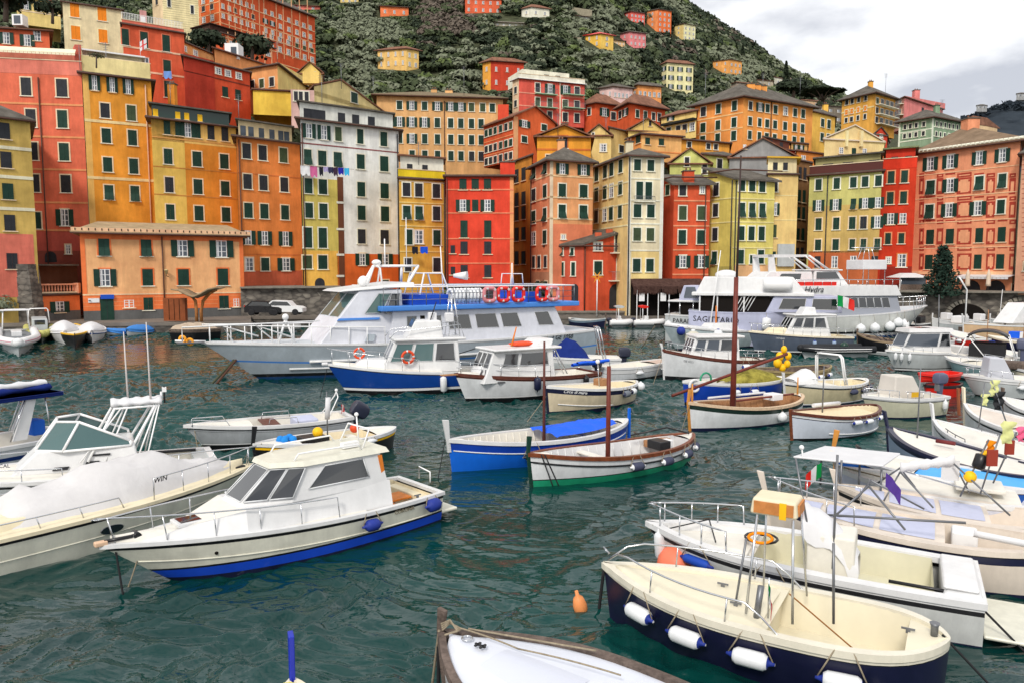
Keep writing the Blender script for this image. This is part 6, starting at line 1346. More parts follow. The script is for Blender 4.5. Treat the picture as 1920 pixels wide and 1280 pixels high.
# --- cream gozzo with name
B=gozzo('fibreglass_gozzo','cream gozzo with navy sheer band lettered in white moored beyond the blue gozzo',(1024,724),(1192,713),1.12,.80,2.1,[(NAVY,-.26),(paint((222,206,176),.08),.03),(NAVY,None)],gun=WHITE,inn=CDECK,fore=.38,aft=.08,decks=CDECK,stem=NAVY,stemh=.05,sag=.16)
B.strake(-.72,WHITE,.025,.45,.93); B.mark('Circe di mare',.90,-.20,.19,PVC,rel=True,shear=.35,dt=.08); B.bx(2.2,2.7,-.25,.25,.8,1.15,TEAK,'small_console',.04); mb=MB(); mb.tube([(2.9,.3,.85),(2.9,.2,1.9)],.02,STEEL); mb.tube([(2.9,.2,1.9),(2.3,0,.9)],.012,ROPE); mb.ball((2.9,.2,1.95),.1,PVC); mb.build('light_pole',B.root)
B.fend(.34,'grey fender amidships on the cream gozzo with navy band',.4,.15,_mat('grey_fender',(110,116,124),.7),FENDG,dz=-.25); B.fend(.24,'white fender near the stern of the lettered cream gozzo',.35,.14,dz=-.2,me=NAVY); B.fend(.06,'big white ball fender at the stern of the lettered cream gozzo',.3,.2,mode='b',me=FEND,dz=-.15)
B.line([B.W(B.L,0,.7),onz(985,795,-.1)],.014,world=True)
# mast post near it with white lamp
B=Boat('pole_boat','x',(1,900),(100,900),1,1,1)if 0 else None
# --- blue cabin cruiser
B=Boat('cabin_cruiser','royal blue hulled cabin cruiser with flybridge and two orange lifebuoys',(613,682),(905,691),1.42,.90,2.9,sag=.12,tr=.8,tm=.4,rake=.9,k=.22,p=1.2)
B.hull([(WHITE,-.1),(BLACK,-.13),(paint((14,66,150),.05),.26),(BLACK,.24),(PVC,.12),(BLACK,None)]); B.gunwale(.14,WHITE); B.deck(.3,1,DECK,drop=.0,camber=.15); B.well(.03,.3,.4,DECK)
x0,x1=B.X(862,.8,1.6),B.X(715,.8,1.6); zc=B.Zt(638,(x0+x1)/2,.8); B.cabin(x0,x1,.95,zc,1.05,.9,rf=.7,rb=.1,tum=.15,name='cabin')
B.pane('f',.05,.48,.35,.92,BGLASS,fr=HW); B.pane('f',.52,.95,.35,.92,BGLASS,fr=HW)
for u0,u1 in((.05,.30),(.34,.62),(.66,.93)):B.pane('p',u0,u1,.36,.90,GGLASS if u0<.5 else GLASS,fr=HW)
B.bx(x0-.3,x1-.6,-1.0,1.0,zc-.02,zc+.12,WHITE,'cabin_roof',.05); B.cabin(x1-.6,B.L*.86,1.15,1.62,.85,.4,rf=.5,rb=0,tum=.15,name='trunk')
xf=B.X(792,0,3); zf_=B.Zt(600,xf,0); B.cabin(xf-.9,xf+.9,zc+.1,zf_,.85,.7,rf=.45,rb=.1,tum=.1,name='flybridge'); B.pane('f',.1,.9,.6,1.1,BGLASS)
mb=MB(); mb.box(xf-.75,xf-.35,-.45,.0,zf_-.1,zf_+.35,CANVAS); mb.box(xf-1.5,xf-1.1,.1,.6,zf_-.1,zf_+.35,CANVAS); mb.build('seats',B.root,bevel=.05)
mb=MB(); 
for sd in(1,-1):mb.tube([(x1-.4,sd*.9,zc+.1),(x1-.7,sd*.9,zc+.45),(x0,sd*.95,zc+.75),(x0-.2,sd*.95,zc+.1)],.02,STEEL); mb.tube([(x0-.1,sd*.5,zc),(x0+.2,sd*.4,zc+2.2)],.03,STEEL); mb.tube([(x0+.5,sd*.5,zc),(x0+.25,sd*.4,zc+2.2)],.02,STEEL)
for k in range(6):mb.tube([(x0,-.5,zc+.3*k+.2),(x0,.5,zc+.3*k+.2)],.015,STEEL)
mb.tube([(xf-.4,.1,zf_),(xf-.7,.1,zf_+.9)],.03,BLACK); mb.build('bridge_rail',B.root); B.rail(.45,1,.6,posts=5,h1=.75,lean=.05)
def lifebuoy(B,x,y,z,r,label,axis=None,m=ORANGEB):
    W=B.W(x,y,z); a=axis or B.v*B.vis; mb=MB(); mb.torus((0,0,0),a,r,r*.24,m,24,8,mf=lambda i,j:CANVAS if i%6==0 else m); o=mb.build('lifebuoy',loc=tuple(W)); return tag(o,label,'lifebuoy')
lifebuoy(B,B.X(765,1.1,1.4),1.12,B.Zt(669,B.X(765,1.1,1.4),1.1),.28,'orange lifebuoy on the side rail of the royal blue cabin cruiser')
lifebuoy(B,B.X(674,.0,1.7),.0,B.Zt(662,B.X(674,0,1.7),0),.24,'orange lifebuoy lying towards the bow of the royal blue cabin cruiser')
B.fend(.30,'white fender with printed bottle shape on the royal blue hull',.75,.16,FEND,FEND,mode='v',dz=-.55); B.line([B.W(B.L,0,1.2),onz(600,745,-.1)],.016,DROPE,world=True); B.bx(B.L-.05,B.L+.25,-.12,.12,1.35,1.5,CANVAS,'anchor_bag',.05)
# --- ferry
B=Boat('ferry','white and pale grey passenger ferry with blue upper deck and red life floats',(378,642),(1080,613),2.15,2.0,6.0,sag=.35,tr=.85,tm=.35,pb=2.3,rake=2.9,k=.25,p=1.2,draft=.8,cat='ferry')
FG=paint((176,186,194),.06); FW=paint((216,218,226),.05); FB=_mat('ferry_blue',(72,134,214),.4,.4,var=.06)
B.hull([(WHITE,-.14),(FG,-1.0),(FB,-1.1),(FG,.3),(BLACK,.12),(paint((30,70,120)),None)]); B.gunwale(.25,WHITE); B.deck(.02,1,_mat('ferry_deck',(196,200,204),.7),camber=.1)
mb=MB(); mb.tube([B.hp(t,.95,1,.06)for t in[.3+.5*k/16 for k in range(17)]],.09,WHITE); mb.tube([B.hp(t,.55-(t-.6)*.0,1,.02)for t in[.72+.14*k/10 for k in range(11)]],.06,WHITE); mb.build('spray_rail',B.root)
D0=2.05; xa,xb=B.X(1062,2.3,2.3),B.X(748,2.3,2.3); xw=B.X(594,1.8,2.5)
sal=B.cabin(xa,xb+.5,1.6,3.62,2.55,2.5,rf=.1,rb=1.0,tum=.12,m=FW,name='saloon',bevel=.06)
LW=xb+.5-xa; wp=[(1035,28),(970,33),(923,38),(869,38),(826,14)]
c=B.c
for px,wd in wp:
    xx=B.X(px,2.6,2.8); hw=wd*.5*46/F*1.12*1.15; u=(c[2].x-xx)/(c[2].x-c[3].x); du=hw/(c[2].x-c[3].x); B.pane('p',u-du,u+du,.42,.84,GLASS,fr=HW,skew0=-.0,skew1=.0)
for px,wd in((775,18),):
    xx=B.X(px,2.6,2.8); hw=wd*.5*44/F*1.2; u=(c[2].x-xx)/(c[2].x-c[3].x); du=hw/(c[2].x-c[3].x); B.pane('p',u-du,u+du,.28,.84,GLASS,fr=FG); B.pane('p',u+du+.02,u+du+.045,.75,.85,DARK)
xe=B.X(1085,2.6,3.7); mb=MB(); mb.hexa([(xe,-2.7,3.62),(xb+1.2,-2.75,3.62),(xb+1.2,2.75,3.62),(xe,2.7,3.62),(xe,-2.7,3.92),(xb+1.2,-2.75,3.92),(xb+1.2,2.75,3.92),(xe,2.7,3.92)],FB); mb.build('upper_deck',B.root,bevel=.05)
wh=B.cabin(xb-.3,xw,1.8,4.85,2.35,1.9,rf=2.6,rb=.0,tum=.22,m=FW,name='wheelhouse',bevel=.06)
B.pane('f',.05,.47,.50,.92,GGLASS,fr=HW); B.pane('f',.53,.95,.50,.92,GGLASS,fr=HW)
B.pane('p',.36,.63,.56,.92,_mat('smoke_green_glass',(60,92,88),.07,.8),skew0=.10,skew1=.10,fr=HW); B.pane('p',.70,.93,.54,.92,GLASS,skew0=.05,fr=HW); B.pane('p',.0,.62,.44,.48,FB); B.pane('p',.52,.62,.05,.18,FG)
xr0,xr1=xb-1.0,xw-1.4; mb=MB(); mb.hexa([(xr0,-2.4,5.0),(xr1,-1.6,4.72),(xr1,1.6,4.72),(xr0,2.4,5.0),(xr0,-2.3,5.25),(xr1-.3,-1.5,4.86),(xr1-.3,1.5,4.86),(xr0,2.3,5.25)],WHITE); wr=mb.build('wheelhouse_roof',B.root,bevel=.06)
mb=MB(); z5=5.15
for sd in(1,-1):
    xx0,xx1=B.X(685,sd*1.2,5.2),B.X(700,sd*1.2,6.4); zt6=B.Zt(499,xx1,0)
    mb.tube([(xx0,sd*1.5,z5),(xx1-.0,sd*1.2,zt6)],.09,TUBEW); mb.tube([(xx0-.9,sd*1.5,z5),(xx1-.4,sd*1.2,z5+.9),(xx1-.2,sd*1.2,zt6)],.06,TUBEW)
xx2=B.X(768,0,6.4)
for sd in(1,-1):
    mb.tube([(B.X(758,sd,5.2),sd*1.5,z5),(xx2,sd*1.2,zt6)],.09,TUBEW); mb.tube([(xx1,sd*1.2,zt6),(xx2,sd*1.2,zt6)],.08,TUBEW)
mb.tube([(xx1,-1.2,zt6),(xx1,1.2,zt6)],.08,TUBEW); mb.tube([(xx2,-1.2,zt6),(xx2,1.2,zt6)],.08,TUBEW); mb.tube([(xx2+1.6,0,zt6),(xx2+1.6,0,zt6+1.6)],.04,TUBEW); mb.tube([(xx2+.2,0,zt6),(xx2+.2,0,zt6+2.9)],.025,TUBEW); mb.ball((xx1+.4,.3,zt6+.2),.28,PVC,sz=.6); mb.ball((B.X(672,0,5.3),.8,5.3),.32,PVC)
xx3,xx4=B.X(782,0,5.8),B.X(815,0,5.8)
for sd in(1,-1):mb.tube([(xx3+.5,sd*1.2,4.0),(xx3,sd,5.75),(xx4,sd,5.75),(xx4-.6,sd*1.2,4.0)],.06,TUBEW)
mb.tube([(xx4,-1,5.75),(xx4,1,5.75)],.05,TUBEW); mb.tube([(xx4-.8,1,5.6),(xx4-1.4,1.6,5.6)],.12,PVC,taper=.3); mb.tube([(B.X(832,0,4),0,4),(B.X(826,0,6.6),0,7.4)],.035,TUBEW); mb.build('radar_arch',B.root)
mb=MB(); 
for sd in(1,-1):
    mb.tube([(xe+.3,sd*2.5,4.95),(xb+1.0,sd*2.5,5.0)],.05,TUBEW)
    for k in range(16):x=xe+.3+(xb+.7-xe)*k/15; mb.tube([(x,sd*2.5,3.9),(x,sd*2.5,4.95)],.03,DSTEEL)
    for zz in(4.25,4.6):mb.tube([(xe+.3,sd*2.5,zz),(xb+1.0,sd*2.5,zz)],.02,DSTEEL)
mb.tube([(xe+.3,-2.5,4.95),(xe+.3,2.5,4.95)],.05,TUBEW); mb.build('deck_rail',B.root)
mb=MB(); BS=_mat('bench_blue',(24,78,190),.5); xs0,xs1=B.X(828,1,4.2),B.X(756,1,4.2); mb.box(min(xs0,xs1),max(xs0,xs1),-1.8,1.9,3.9,4.5,BS); mb.build('blue_bench',B.root); mb=MB(); xs0,xs1=B.X(1000,1,4.2),B.X(975,1,4.2); mb.box(min(xs0,xs1),max(xs0,xs1),-1.8,1.9,3.9,4.55,BS); mb.build('blue_bench',B.root)
mb=MB(); x_=B.X(960,0,5.5)
for sd in(1,-1):mb.tube([(x_-.5,sd*.6,4.9),(x_-.4,sd*.6,5.7),(x_+.4,sd*.6,5.7),(x_+.5,sd*.6,4.9)],.04,TUBEW)
mb.tube([(x_,0,4.9),(x_,0,6.4)],.04,TUBEW); mb.build('light_mast',B.root)
for k in range(9):   # inflatable raft capsules, white, side by side
    px=846+k*6.8; x=B.X(px,2.2,4.3); mb=MB(); mb.torus((0,0,0),B.u,.36,.10,_mat('raft_white',(228,230,232),.5),14,6); o=mb.build('life_ring',loc=tuple(B.W(x,2.1,4.42))); tag(o,'white life ring racked with others on the ferry top deck','life ring','white rings racked on the ferry top deck')
PKR=_mat('faded_red_float',(206,130,136),.7,var=.15); names={918:'first faded pink square life float from the white rings on the ferry',944:'second faded pink square life float next to the bright red one',972:'bright red square life float in the middle of the ferry rail',1016:'bright red square life float beyond the gap on the ferry rail',1037:'faded pink square life float nearest the ferry stern'}
for px,lab in names.items():
    x=B.X(px,2.75,4.4); m_=RED if 'bright' in lab else PKR; mb=MB(); mb.torus((0,0,0),B.v,.38,.13,m_,20,6,sq=5,mf=lambda i,j:CANVAS if(j in(1,)and i%4==0)else m_); o=mb.build('life_float',loc=tuple(B.W(x,2.75,4.45))); tag(o,lab,'life float')
B.rail(.62,.995,.95,TUBEW,9,.035,.15,0,name='bow_rail'); mb=MB(); xk=B.X(392,0,3); mb.tube([(B.L-.2,0,2.2),(B.L+1.3,0,2.3)],.06,TUBEW); mb.box(B.L-.1,B.L+1.2,-.35,.35,2.15,2.22,DSTEEL)
mb.tube([(B.L+1.0,.4,2.3),(B.L+1.0,.4,3.0),(B.L-6,1.2,3.15)],.04,TUBEW); mb.tube([(B.L-1.5,.4,2.2),(B.L-1.0,.4,3.0),(B.L-2.8,.6,2.4)],.05,TUBEW); mb.tube([(B.L-3.5,.9,2.2),(B.L-2.6,.9,3.0),(B.L-4.5,1.0,2.3)],.05,TUBEW); mb.build('gangway',B.root)
for i,(px,py)in enumerate(((342,636),(356,641))):
    mb=MB(); mb.torus((0,0,0),(0,1,0),.15,.07,_mat('yellow_ring',(236,160,40),.6),14,6); o=mb.build('ring_float',loc=tuple(at(px,py,40))); tag(o,('small yellow ring float at the very tip of the ferry gangway','small yellow ring float just inside the tip of the ferry gangway')[i],'float')
mb=MB(); xk=B.X(527,0,3); mb.tube([(xk+.4,.9,2.0),(xk,.9,3.3)],.06,TUBEW); mb.tube([(xk-.5,.9,2.0),(xk,.9,3.3)],.06,TUBEW); mb.ball((xk,.9,3.4),.18,PVC); mb.build('searchlight_frame',B.root)
B.line([B.hp(1,1.5,1),B.hp(1,1.5,1)+Vector((.2,0,-.3))],.05)if 0 else None
a=onz(395,718,0); B.line([B.W(*B.hp(.985,1.15)),a+Vector((0,0,-.1))],.07,_mat('mossy_rope',(70,74,56),.9),world=True); B.line([B.W(*B.hp(.98,1.15)),a+Vector((.25,0,-.1))],.07,_mat('rusty_rope',(84,58,46),.9),world=True)
B.mark('3 GE 1050',B.X(1029,2.6,1.9)/B.L,1.52,.42,BLACK,dt=.04,shear=.2); B.line([(B.X(900,3.1,1.5),3.2,1.4),(B.X(840,3,1.5),3.1,.9),(B.X(830,3,1.5),3.1,1.5)],.03,DROPE)
B.fend(.18,'big white ball fender low on the ferry side behind the white cabin boat',.4,.42,mode='b',me=FEND,dz=-1.35)
# --- white cabin boat with mahogany rail
B=Boat('cabin_boat','white cabin boat with dark mahogany rub rail and orange dinghy on its roof',(853,700),(1106,694),1.28,.92,2.6,sag=.12,tr=.75,tm=.45,rake=.55,k=.25)
MAH=_mat('mahogany',(92,44,30),.4,.4,var=.3,scale=6)
B.hull([(WHITE,-.05),(MAH,-.18),(HW,.14),(PVC,.1),(BLACK,.02),(BLACK,None)]); B.gunwale(.1,MAH); B.deck(.25,1,DECK,camber=.12); B.well(.03,.25,.35,DECK); B.strake(-.1,MAH,.035,0,.99)
x0,x1=B.X(1038,.8,1.5),B.X(905,.8,1.5); zc=B.Zt(655,(x0+x1)/2,.5); B.cabin(x1-.4,B.L*.88,1.0,1.55,.8,.4,rf=.4,rb=0,tum=.12,name='trunk'); B.pane('p',.12,.2,.3,.7,GLASS); B.pane('p',.55,.63,.3,.7,GLASS)
B.cabin(x0,x1,.8,zc,1.0,.85,rf=.65,rb=.08,tum=.15,name='wheelhouse')
for u0,u1 in((.04,.33),(.36,.64),(.67,.96)):B.pane('f',u0,u1,.48,.92,GLASS,fr=HW)
for u0,u1 in((.2,.42),(.46,.90)):B.pane('p',u0,u1,.50,.90,GLASS,fr=HW)
B.bx(x0-.35,x1-.55,-1.0,1.0,zc-.02,zc+.1,WHITE,'cabin_roof',.05); B.cabin(x0+.05,x0+1.1,zc+.08,zc+.42,.7,.7,rf=.5,rb=-.2,tum=.1,name='roof_box')
mb=MB(); rows=[[(x0+1.3+.55*f,.35*math.cos(g),zc+.2+.14*math.sin(g)*(1-f*f)**.3)for g in[2*math.pi*k/8 for k in range(8)]]for f in(-.98,-.7,0,.7,.98)]; mb.grid(rows,ORANGEB,closed=True,caps=(True,True)); o=mb.build('orange_tub',B.root)
B.mast(x0+1.9,zc+1.0,.05,OV,z=zc,lean=-.3,name='orange_pole'); B.rail(.42,1,.55,posts=5,mid=True); mb=MB()
for sd in(1,-1):mb.tube([(x0-.9,sd*.7,.9),(x0-.2,sd*.6,2.2)],.035,STEEL); mb.tube([(x0-.7,sd*.7,.9),(x0-.1,sd*.6,2.1)],.02,STEEL)
mb.build('ladder_frame',B.root); B.fend(.53,'navy teardrop fender hanging on the white cabin boat with mahogany rail',.6,.17,NAVY,NAVY,mode='v',dz=-.28); B.fend(.15,'flat black tyre fender near the stern of the white cabin boat',.5,.14,BLACK,BLACK,mode='v',dz=-.3)
B.bx(B.L-.1,B.L+.7,-.13,.13,1.22,1.28,TEAK,'bowsprit',.01); mb=MB(); s0=B.hp(.74,.85,1,.01); mb.box(s0.x-.25,s0.x+.25,s0.y-.1,s0.y+.02,.82,.9,DSTEEL); mb.build('vent_grille',B.root)
# --- speedboat with blue cover behind it
B=Boat('speedboat','white speedboat with navy cover, slanting roll bar and dark outboard beyond the white cabin boat',(985,664),(1160,670),1.0,.8,2.3,sag=.04,tr=.8,rake=.7)
B.hull([(WHITE,-.3),(GREYW,.08),(BLACK,None)]); B.gunwale(.12,WHITE); B.deck(.0,1,DECK,camber=.12); B.cover(.33,.72,.95,BCANVAS,over=-.15,drop=0,lift=.05,peak=lambda f:math.sin(math.pi*min(1,f*1.0+.0))**.7*(1.1-.5*abs(f-.6)),ripple=.03); B.arch(.9,.95,.85,2.6,STEEL,.04,lean=.35,double=.15); B.outboard(0,1.2); B.rail(.7,1,.4,posts=3)
B.fend(.42,'dark fender on the white speedboat under its navy cover',.3,.1,FENDG,FENDG,dz=-.3)if 0 else None
# --- white open boat with blue tape
B=Boat('open_boat','white open boat with bright blue awning rolled on its bar',(1262,671),(1126,688),.85,.75,1.9,sag=.12,tr=.75,rake=.4)
B.hull([(WHITE,-.12),(WHITE,-.3),(BLACK,-.32),(HW,.08),(BLACK,None)]); B.gunwale(.1,WHITE); B.deck(.65,1,_mat('pinkish_deck',(196,172,156),.7),camber=.08); B.well(.04,.65,.3,DECK); B.outboard(0,.9)
mb=MB(); rows=[[(.3+2.2*i/8-2.4,-.5+.12*math.cos(g),1.15+.02*math.sin(i)+.09*math.sin(g))for g in[2*math.pi*k/6 for k in range(6)]]for i in range(9)]; mb.grid(rows,BTARP,closed=True); mb.grid([[(x,y-.5+.9,z-.12)for x,y,z in r]for r in rows],BTARP,closed=True); mb.tube([(-2.0,-.5,.2),(-2.0,-.5,1.15)],.03,STEEL); mb.tube([(.2,-.5,.8),(.2,-.5,1.2)],.03,STEEL); mb.build('rolled_awning',B.root)
B.fend(.35,'white fender amidships on the white open boat with blue awning',.45,.1,dz=-.3,me=FEND); B.fend(.72,'white fender near the bow of the white open boat with blue awning',.45,.1,dz=-.3,me=FEND)
# --- white cabin gozzo
B=gozzo('cabin_gozzo','white cabin gozzo with mahogany rail and tall white stem post, right of the open channel',(1242,655),(1436,672),1.62,1.05,2.6,[(WHITE,-.06),(MAH,-.16),(HW,.18),(BLACK,.02),(BLACK,None)],gun=MAH,inn=DECK,fore=.28,aft=.08,stem=WHITE,stemh=.35,stl=.12,sag=.18)
B.strake(-.1,MAH,.035); x0,x1=B.X(1385,.7,1.4),B.X(1288,.7,1.4); zc=B.Zt(632,(x0+x1)/2,.4); B.cabin(x0,x1,.95,zc,.95,.8,rf=.5,rb=.05,tum=.14,name='wheelhouse')
for u0,u1 in((.04,.33),(.36,.64),(.67,.96)):B.pane('f',u0,u1,.45,.92,BGLASS,fr=HW)
for u0,u1 in((.06,.26),(.30,.56),(.60,.95)):B.pane('p',u0,u1,.48,.9,GLASS if u0>.5 else BGLASS,fr=HW)
B.bx(x0-.25,x1-.45,-.92,.92,zc-.02,zc+.1,WHITE,'cabin_roof',.04); B.cabin(x1-.3,B.L*.84,1.1,1.5,.7,.3,rf=.4,tum=.1,name='trunk'); B.pane('p',.15,.25,.3,.7,DARK); B.pane('p',.5,.6,.3,.7,DARK)
B.rail(.45,.97,.45,posts=4,bow=False); B.rail(.05,.3,.4,posts=3,bow=False); B.fend(.28,'white fender with blue end on the white cabin gozzo behind the tall mast',.45,.14,dz=-.3); B.line([B.W(B.L,0,1.2),onz(1224,722,-.1)],.014,world=True); B.mark('GE 4071',.84,-.42,.16,DSTEEL,rel=True)
# --- fishing boat with net heap
B=gozzo('fishing_boat','blue and white fishing boat with a heap of yellow green net',(1280,714),(1468,706),.98,.88,2.1,[(WHITE,-.12),(DB,-.3),(DB,.02),(BLACK,None)],gun=WHITE,inn=DECK,fore=.8,aft=.05,stem=None,sag=.12)
mb=MB(); g=np.random.default_rng(3); rows=[]
for i in range(13):
    f=i/12; x=.4+2.9*f; rows.append([(x,0.85*math.cos(a_)*(1-.3*abs(f-.5)),.72+.62*math.sin(a_)*math.sin(math.pi*min(.97,max(.05,f)))**.6+g.normal(0,.03))for a_ in[math.pi*j/8 for j in range(9)]])
mb.grid(rows,_mat('net_heap',(150,140,60),.95,.1,var=.75,scale=1.6,bump=1,bscale=12)); mb.build('net_heap',B.root); B.fend(.45,'old white fender on the dark side of the net boat',.4,.12,dz=-.35); B.fend(.62,'second old white fender nearer the bow of the net boat',.35,.12,dz=-.35)
mb=MB(); mb.torus((0,0,0),(0,1,0),.3,.05,TEAL,12,5); o=mb.build('green_hose_coil',B.root,loc=(B.L*.78,0,1.0))
lifebuoy(B,B.L*.93,.35,.8,.26,'white life ring hung at the bow of the blue fishing boat',m=CANVAS)
# --- big gozzo with the tall mast
GR=paint((26,48,40),.1)
B=gozzo('sailing_gozzo','white wooden gozzo with green sheer band, tall brown mast and long slanting yard',(1290,754),(1503,738),1.05,.88,2.2,[(GR,-.24),(HW,.06),(NAVY,.0),(NAVY,None)],gun=_mat('pale_teak',(206,180,150),.6,var=.2,scale=8),inn=TEAK,floor=_mat('grey_planks',(176,168,164),.8),fore=.93,aft=.05,stem=_mat('honey_wood',(206,140,64),.5,var=.2),stemh=.50,stl=-.06,thw=(.85,),ribs=18,sag=.26,g=.12)
xm=B.X(1374,0,.7); MR=_mat('mast_red_brown',(120,52,40),.45,var=.3,streak=.3); zt5=B.Zt(520,xm,0); B.mast(xm,zt5,.12,MR,z=.3,taper=.085); B.mast(xm-.02,B.Zt(292,xm,0),.05,_mat('topmast',(60,44,40),.6),z=zt5-.6,name='topmast',taper=.03,lean=-.05)
la,lb=at(1260,741,29.2),at(1476,663,31.5); B.line([la,lb],.065,MR,name='yard',world=True); B.mast(B.L-.2,1.75,.05,_mat('honey_wood',(206,140,64),.5),z=.9,name='fore_crutch'); B.mast(.25,1.6,.04,_mat('honey_wood',(206,140,64),.5),z=.8,name='stern_crutch')
B.bx(1.2,1.75,-.45,.1,.75,1.0,PVC,'white_box',.02); B.line([(.6,.1,.95),(3.8,-.2,.85)],.045,MR,name='oar'); B.line([(1.6,-.5,1.0),(4.6,-.6,1.0)],.05,CANVAS,name='furled_sail')
B.fend(.40,'white ball fender on the side of the tall masted gozzo',.3,.19,mode='b',me=FEND,dz=-.38); B.line([B.W(B.L,.1,1.0),onz(1276,812,-.1)],.012,world=True); B.line([(B.L*.55,B.vis*.9,.8),(B.L*.2,B.vis*1.15,.25),(B.L*.03,B.vis*.2,.6)],.012,sagz=.1)

# --- wooden boat with yellow buoys
B=gozzo('fishing_boat','brown and cream wooden boat hung with yellow floats beyond the net boat',(1400,690),(1557,684),.92,.82,2.2,[(_mat('olive_wood',(150,132,92),.6,var=.2,scale=5),-.34),(BLACK,.0),(BLACK,None)],gun=_mat('olive_wood',(150,132,92),.6),inn=OLDWOOD,fore=.85,aft=.1,decks=OLDWOOD,sag=.2,ribs=10,thw=(.5,))
x=B.X(1468,0,1.6); B.mast(x,B.Zt(638,x,0),.03,ROPE,z=.5,name='buoy_pole')
for i,(px,py,r_,lb)in enumerate(((1470,655,.16,'topmost'),(1462,668,.2,'second'),(1478,667,.17,'right hand'),(1458,680,.22,'fourth'),(1467,689,.18,'lowest'),(1476,682,.17,'fifth'))):
    mb=MB(); mb.ball((0,0,0),r_,YEL,sz=1.25); o=mb.build('net_float',loc=tuple(at(px,py,40))); tag(o,f'{lb} yellow float of the bunch on the pole of the brown wooden boat','float','yellow floats on the wooden boat')
B.fend(.3,'greyish fender on the brown wooden boat',.4,.12,dz=-.3); B.fend(.15,'second greyish fender nearer the stern of the brown wooden boat',.4,.12,dz=-.3)
# --- cream gozzo with roll bar
B=gozzo('fibreglass_gozzo','cream fibreglass gozzo with white roll bar and three slate fenders',(1470,716),(1623,709),1.08,.88,2.0,[(WHITE,-.1),(BLACK,-.15),(paint((206,194,160),.08),.1),(PVC,.05),(NAVY,None)],gun=WHITE,inn=CDECK,fore=.5,aft=.08,decks=DECK,stem=WHITE,stemh=.45,stl=.1,sag=.18)
B.arch(B.X(1540,0,1)-.7,.8,.85,B.Zt(664,B.X(1540,0,1),0),TUBEW,.035,lean=.2,double=.12); B.rail(.45,.8,.3,TUBEW,4,bow=False); mb=MB(); rows=[[(B.X(1498,0,1)+.6*f,.6*math.cos(a_)*(1-.2*f),1.0+.45*math.sin(a_)*(1-.5*f))for a_ in[math.pi*k/8 for k in range(9)]]for f in(-.7,0,.7,1)]; mb.grid(rows,WHITE); mb.build('spray_hood',B.root)
for t,nm in((.40,'slate fender farthest forward on the roll bar gozzo'),(.24,'middle slate fender on the roll bar gozzo'),(.08,'slate fender at the stern of the roll bar gozzo')):B.fend(t,nm,.4,.12,FENDG,FENDG,dz=-.25)
B.mast(B.X(1544,0,1)-.2,B.Zt(672,B.X(1544,0,1),0),.03,DSTEEL,z=.8,name='light_pole')if 0 else None
# --- small planked gozzo
B=gozzo('wooden_gozzo','small white gozzo with planked deck, brown rail and four white fenders with blue ends',(1482,772),(1643,758),1.0,.84,1.95,[(MAH,-.06),(HW,-.16),(NAVY,-.19),(paint((206,212,224),.06),.04),(BLACK,None)],gun=MAH,inn=CDECK,fore=.22,aft=.03,decks=_mat('honey_planks',(226,206,168),.6,var=.15,scale=10),stem=WOOD,stemh=.12,sag=.2)
B.strake(-.62,WHITE,.025,.12,.74); xm=B.X(1542,0,.9); B.mast(xm,B.Zt(686,xm,0),.03,DSTEEL,z=.8,name='thin_mast'); mb=MB(); mb.tube([(B.L*.62,-.5,1.0),(B.L*.30,-.55,.95)],.08,CANVAS); mb.build('furled_sail',B.root)
for t,nm in((.52,'first'),(.38,'second'),(.20,'third'),(.08,'fourth')):B.fend(t,nm+' white fender with blue ends counted from the bow of the planked gozzo',.42,.085,dz=-.18)
# --- beige console boat with outboard
B=Boat('console_boat','beige open boat with grey canvas over its console and a slate outboard',(1616,741),(1752,738),.92,.80,1.9,sag=.06,tr=.8,rake=.5)
BG=paint((206,204,180),.08); B.hull([(WHITE,-.12),(BLACK,-.15),(BG,.06),(NAVY,None)]); B.gunwale(.12,WHITE); B.deck(.6,1,DECK,camber=.08); B.well(.04,.6,.3,DECK)
def hood(B,pxs,py,w_,m=None,name='console_cover',zl=.75):
    x0,x1=B.X(pxs[1],0,1.3),B.X(pxs[0],0,1.3); z=B.Zt(py,(x0+x1)/2,0); mb=MB(); P=[(x0-.3,-w_,zl),(x1+.1,-w_,zl),(x1+.1,w_,zl),(x0-.3,w_,zl),(x0+.25,-w_*.85,z-.03),(x1,-w_*.85,z),(x1,w_*.85,z),(x0+.25,w_*.85,z-.03)]; mb.hexa(P,m or CANVAS); return mb.build(name,B.root,bevel=.07)
hood(B,(1664,1706),701,.5,_mat('beige_canvas',(206,200,192),.85,.1,var=.06)); B.outboard(0,.95,_mat('slate_cowl',(84,88,112),.35,.5),z=1.2); B.rail(.3,.62,.3,posts=3,bow=False); B.rail(.68,.98,.32,posts=3)
B.fend(.1,'white fender by the outboard of the beige console boat',.35,.1,mode='v',dz=-.3,me=FEND); mb=MB(); s0=B.hp(.52,B.sh(.52)+.1,B.vis); mb.box(s0.x-.18,s0.x+.18,s0.y-.03,s0.y,s0.z,s0.z+.2,_mat('yellow_cloth',(220,170,40),.8)); mb.build('yellow_cloth',B.root)
# --- red dinghies
for(bw,st,z,lab)in(((1722,700),(1792,697),1.15,'bright red plastic dinghy stacked on the red skiff'),((1735,722),(1792,716),.6,'low red skiff with black rim under the red plastic dinghy')):
    B=Boat('dinghy',lab,bw,st,z,z-.05,1.3,sag=.06,tr=.5,rake=.3,draft=.0 if z>1 else .3,dip=0); B.dr=-.75 if z>1 else .3
    B.hull([(RED,-.05),(BLACK,-.1),(RED,None)]); B.gunwale(.08,RED if z>1 else BLACK); B.well(.04,.95,z-.3,RED)
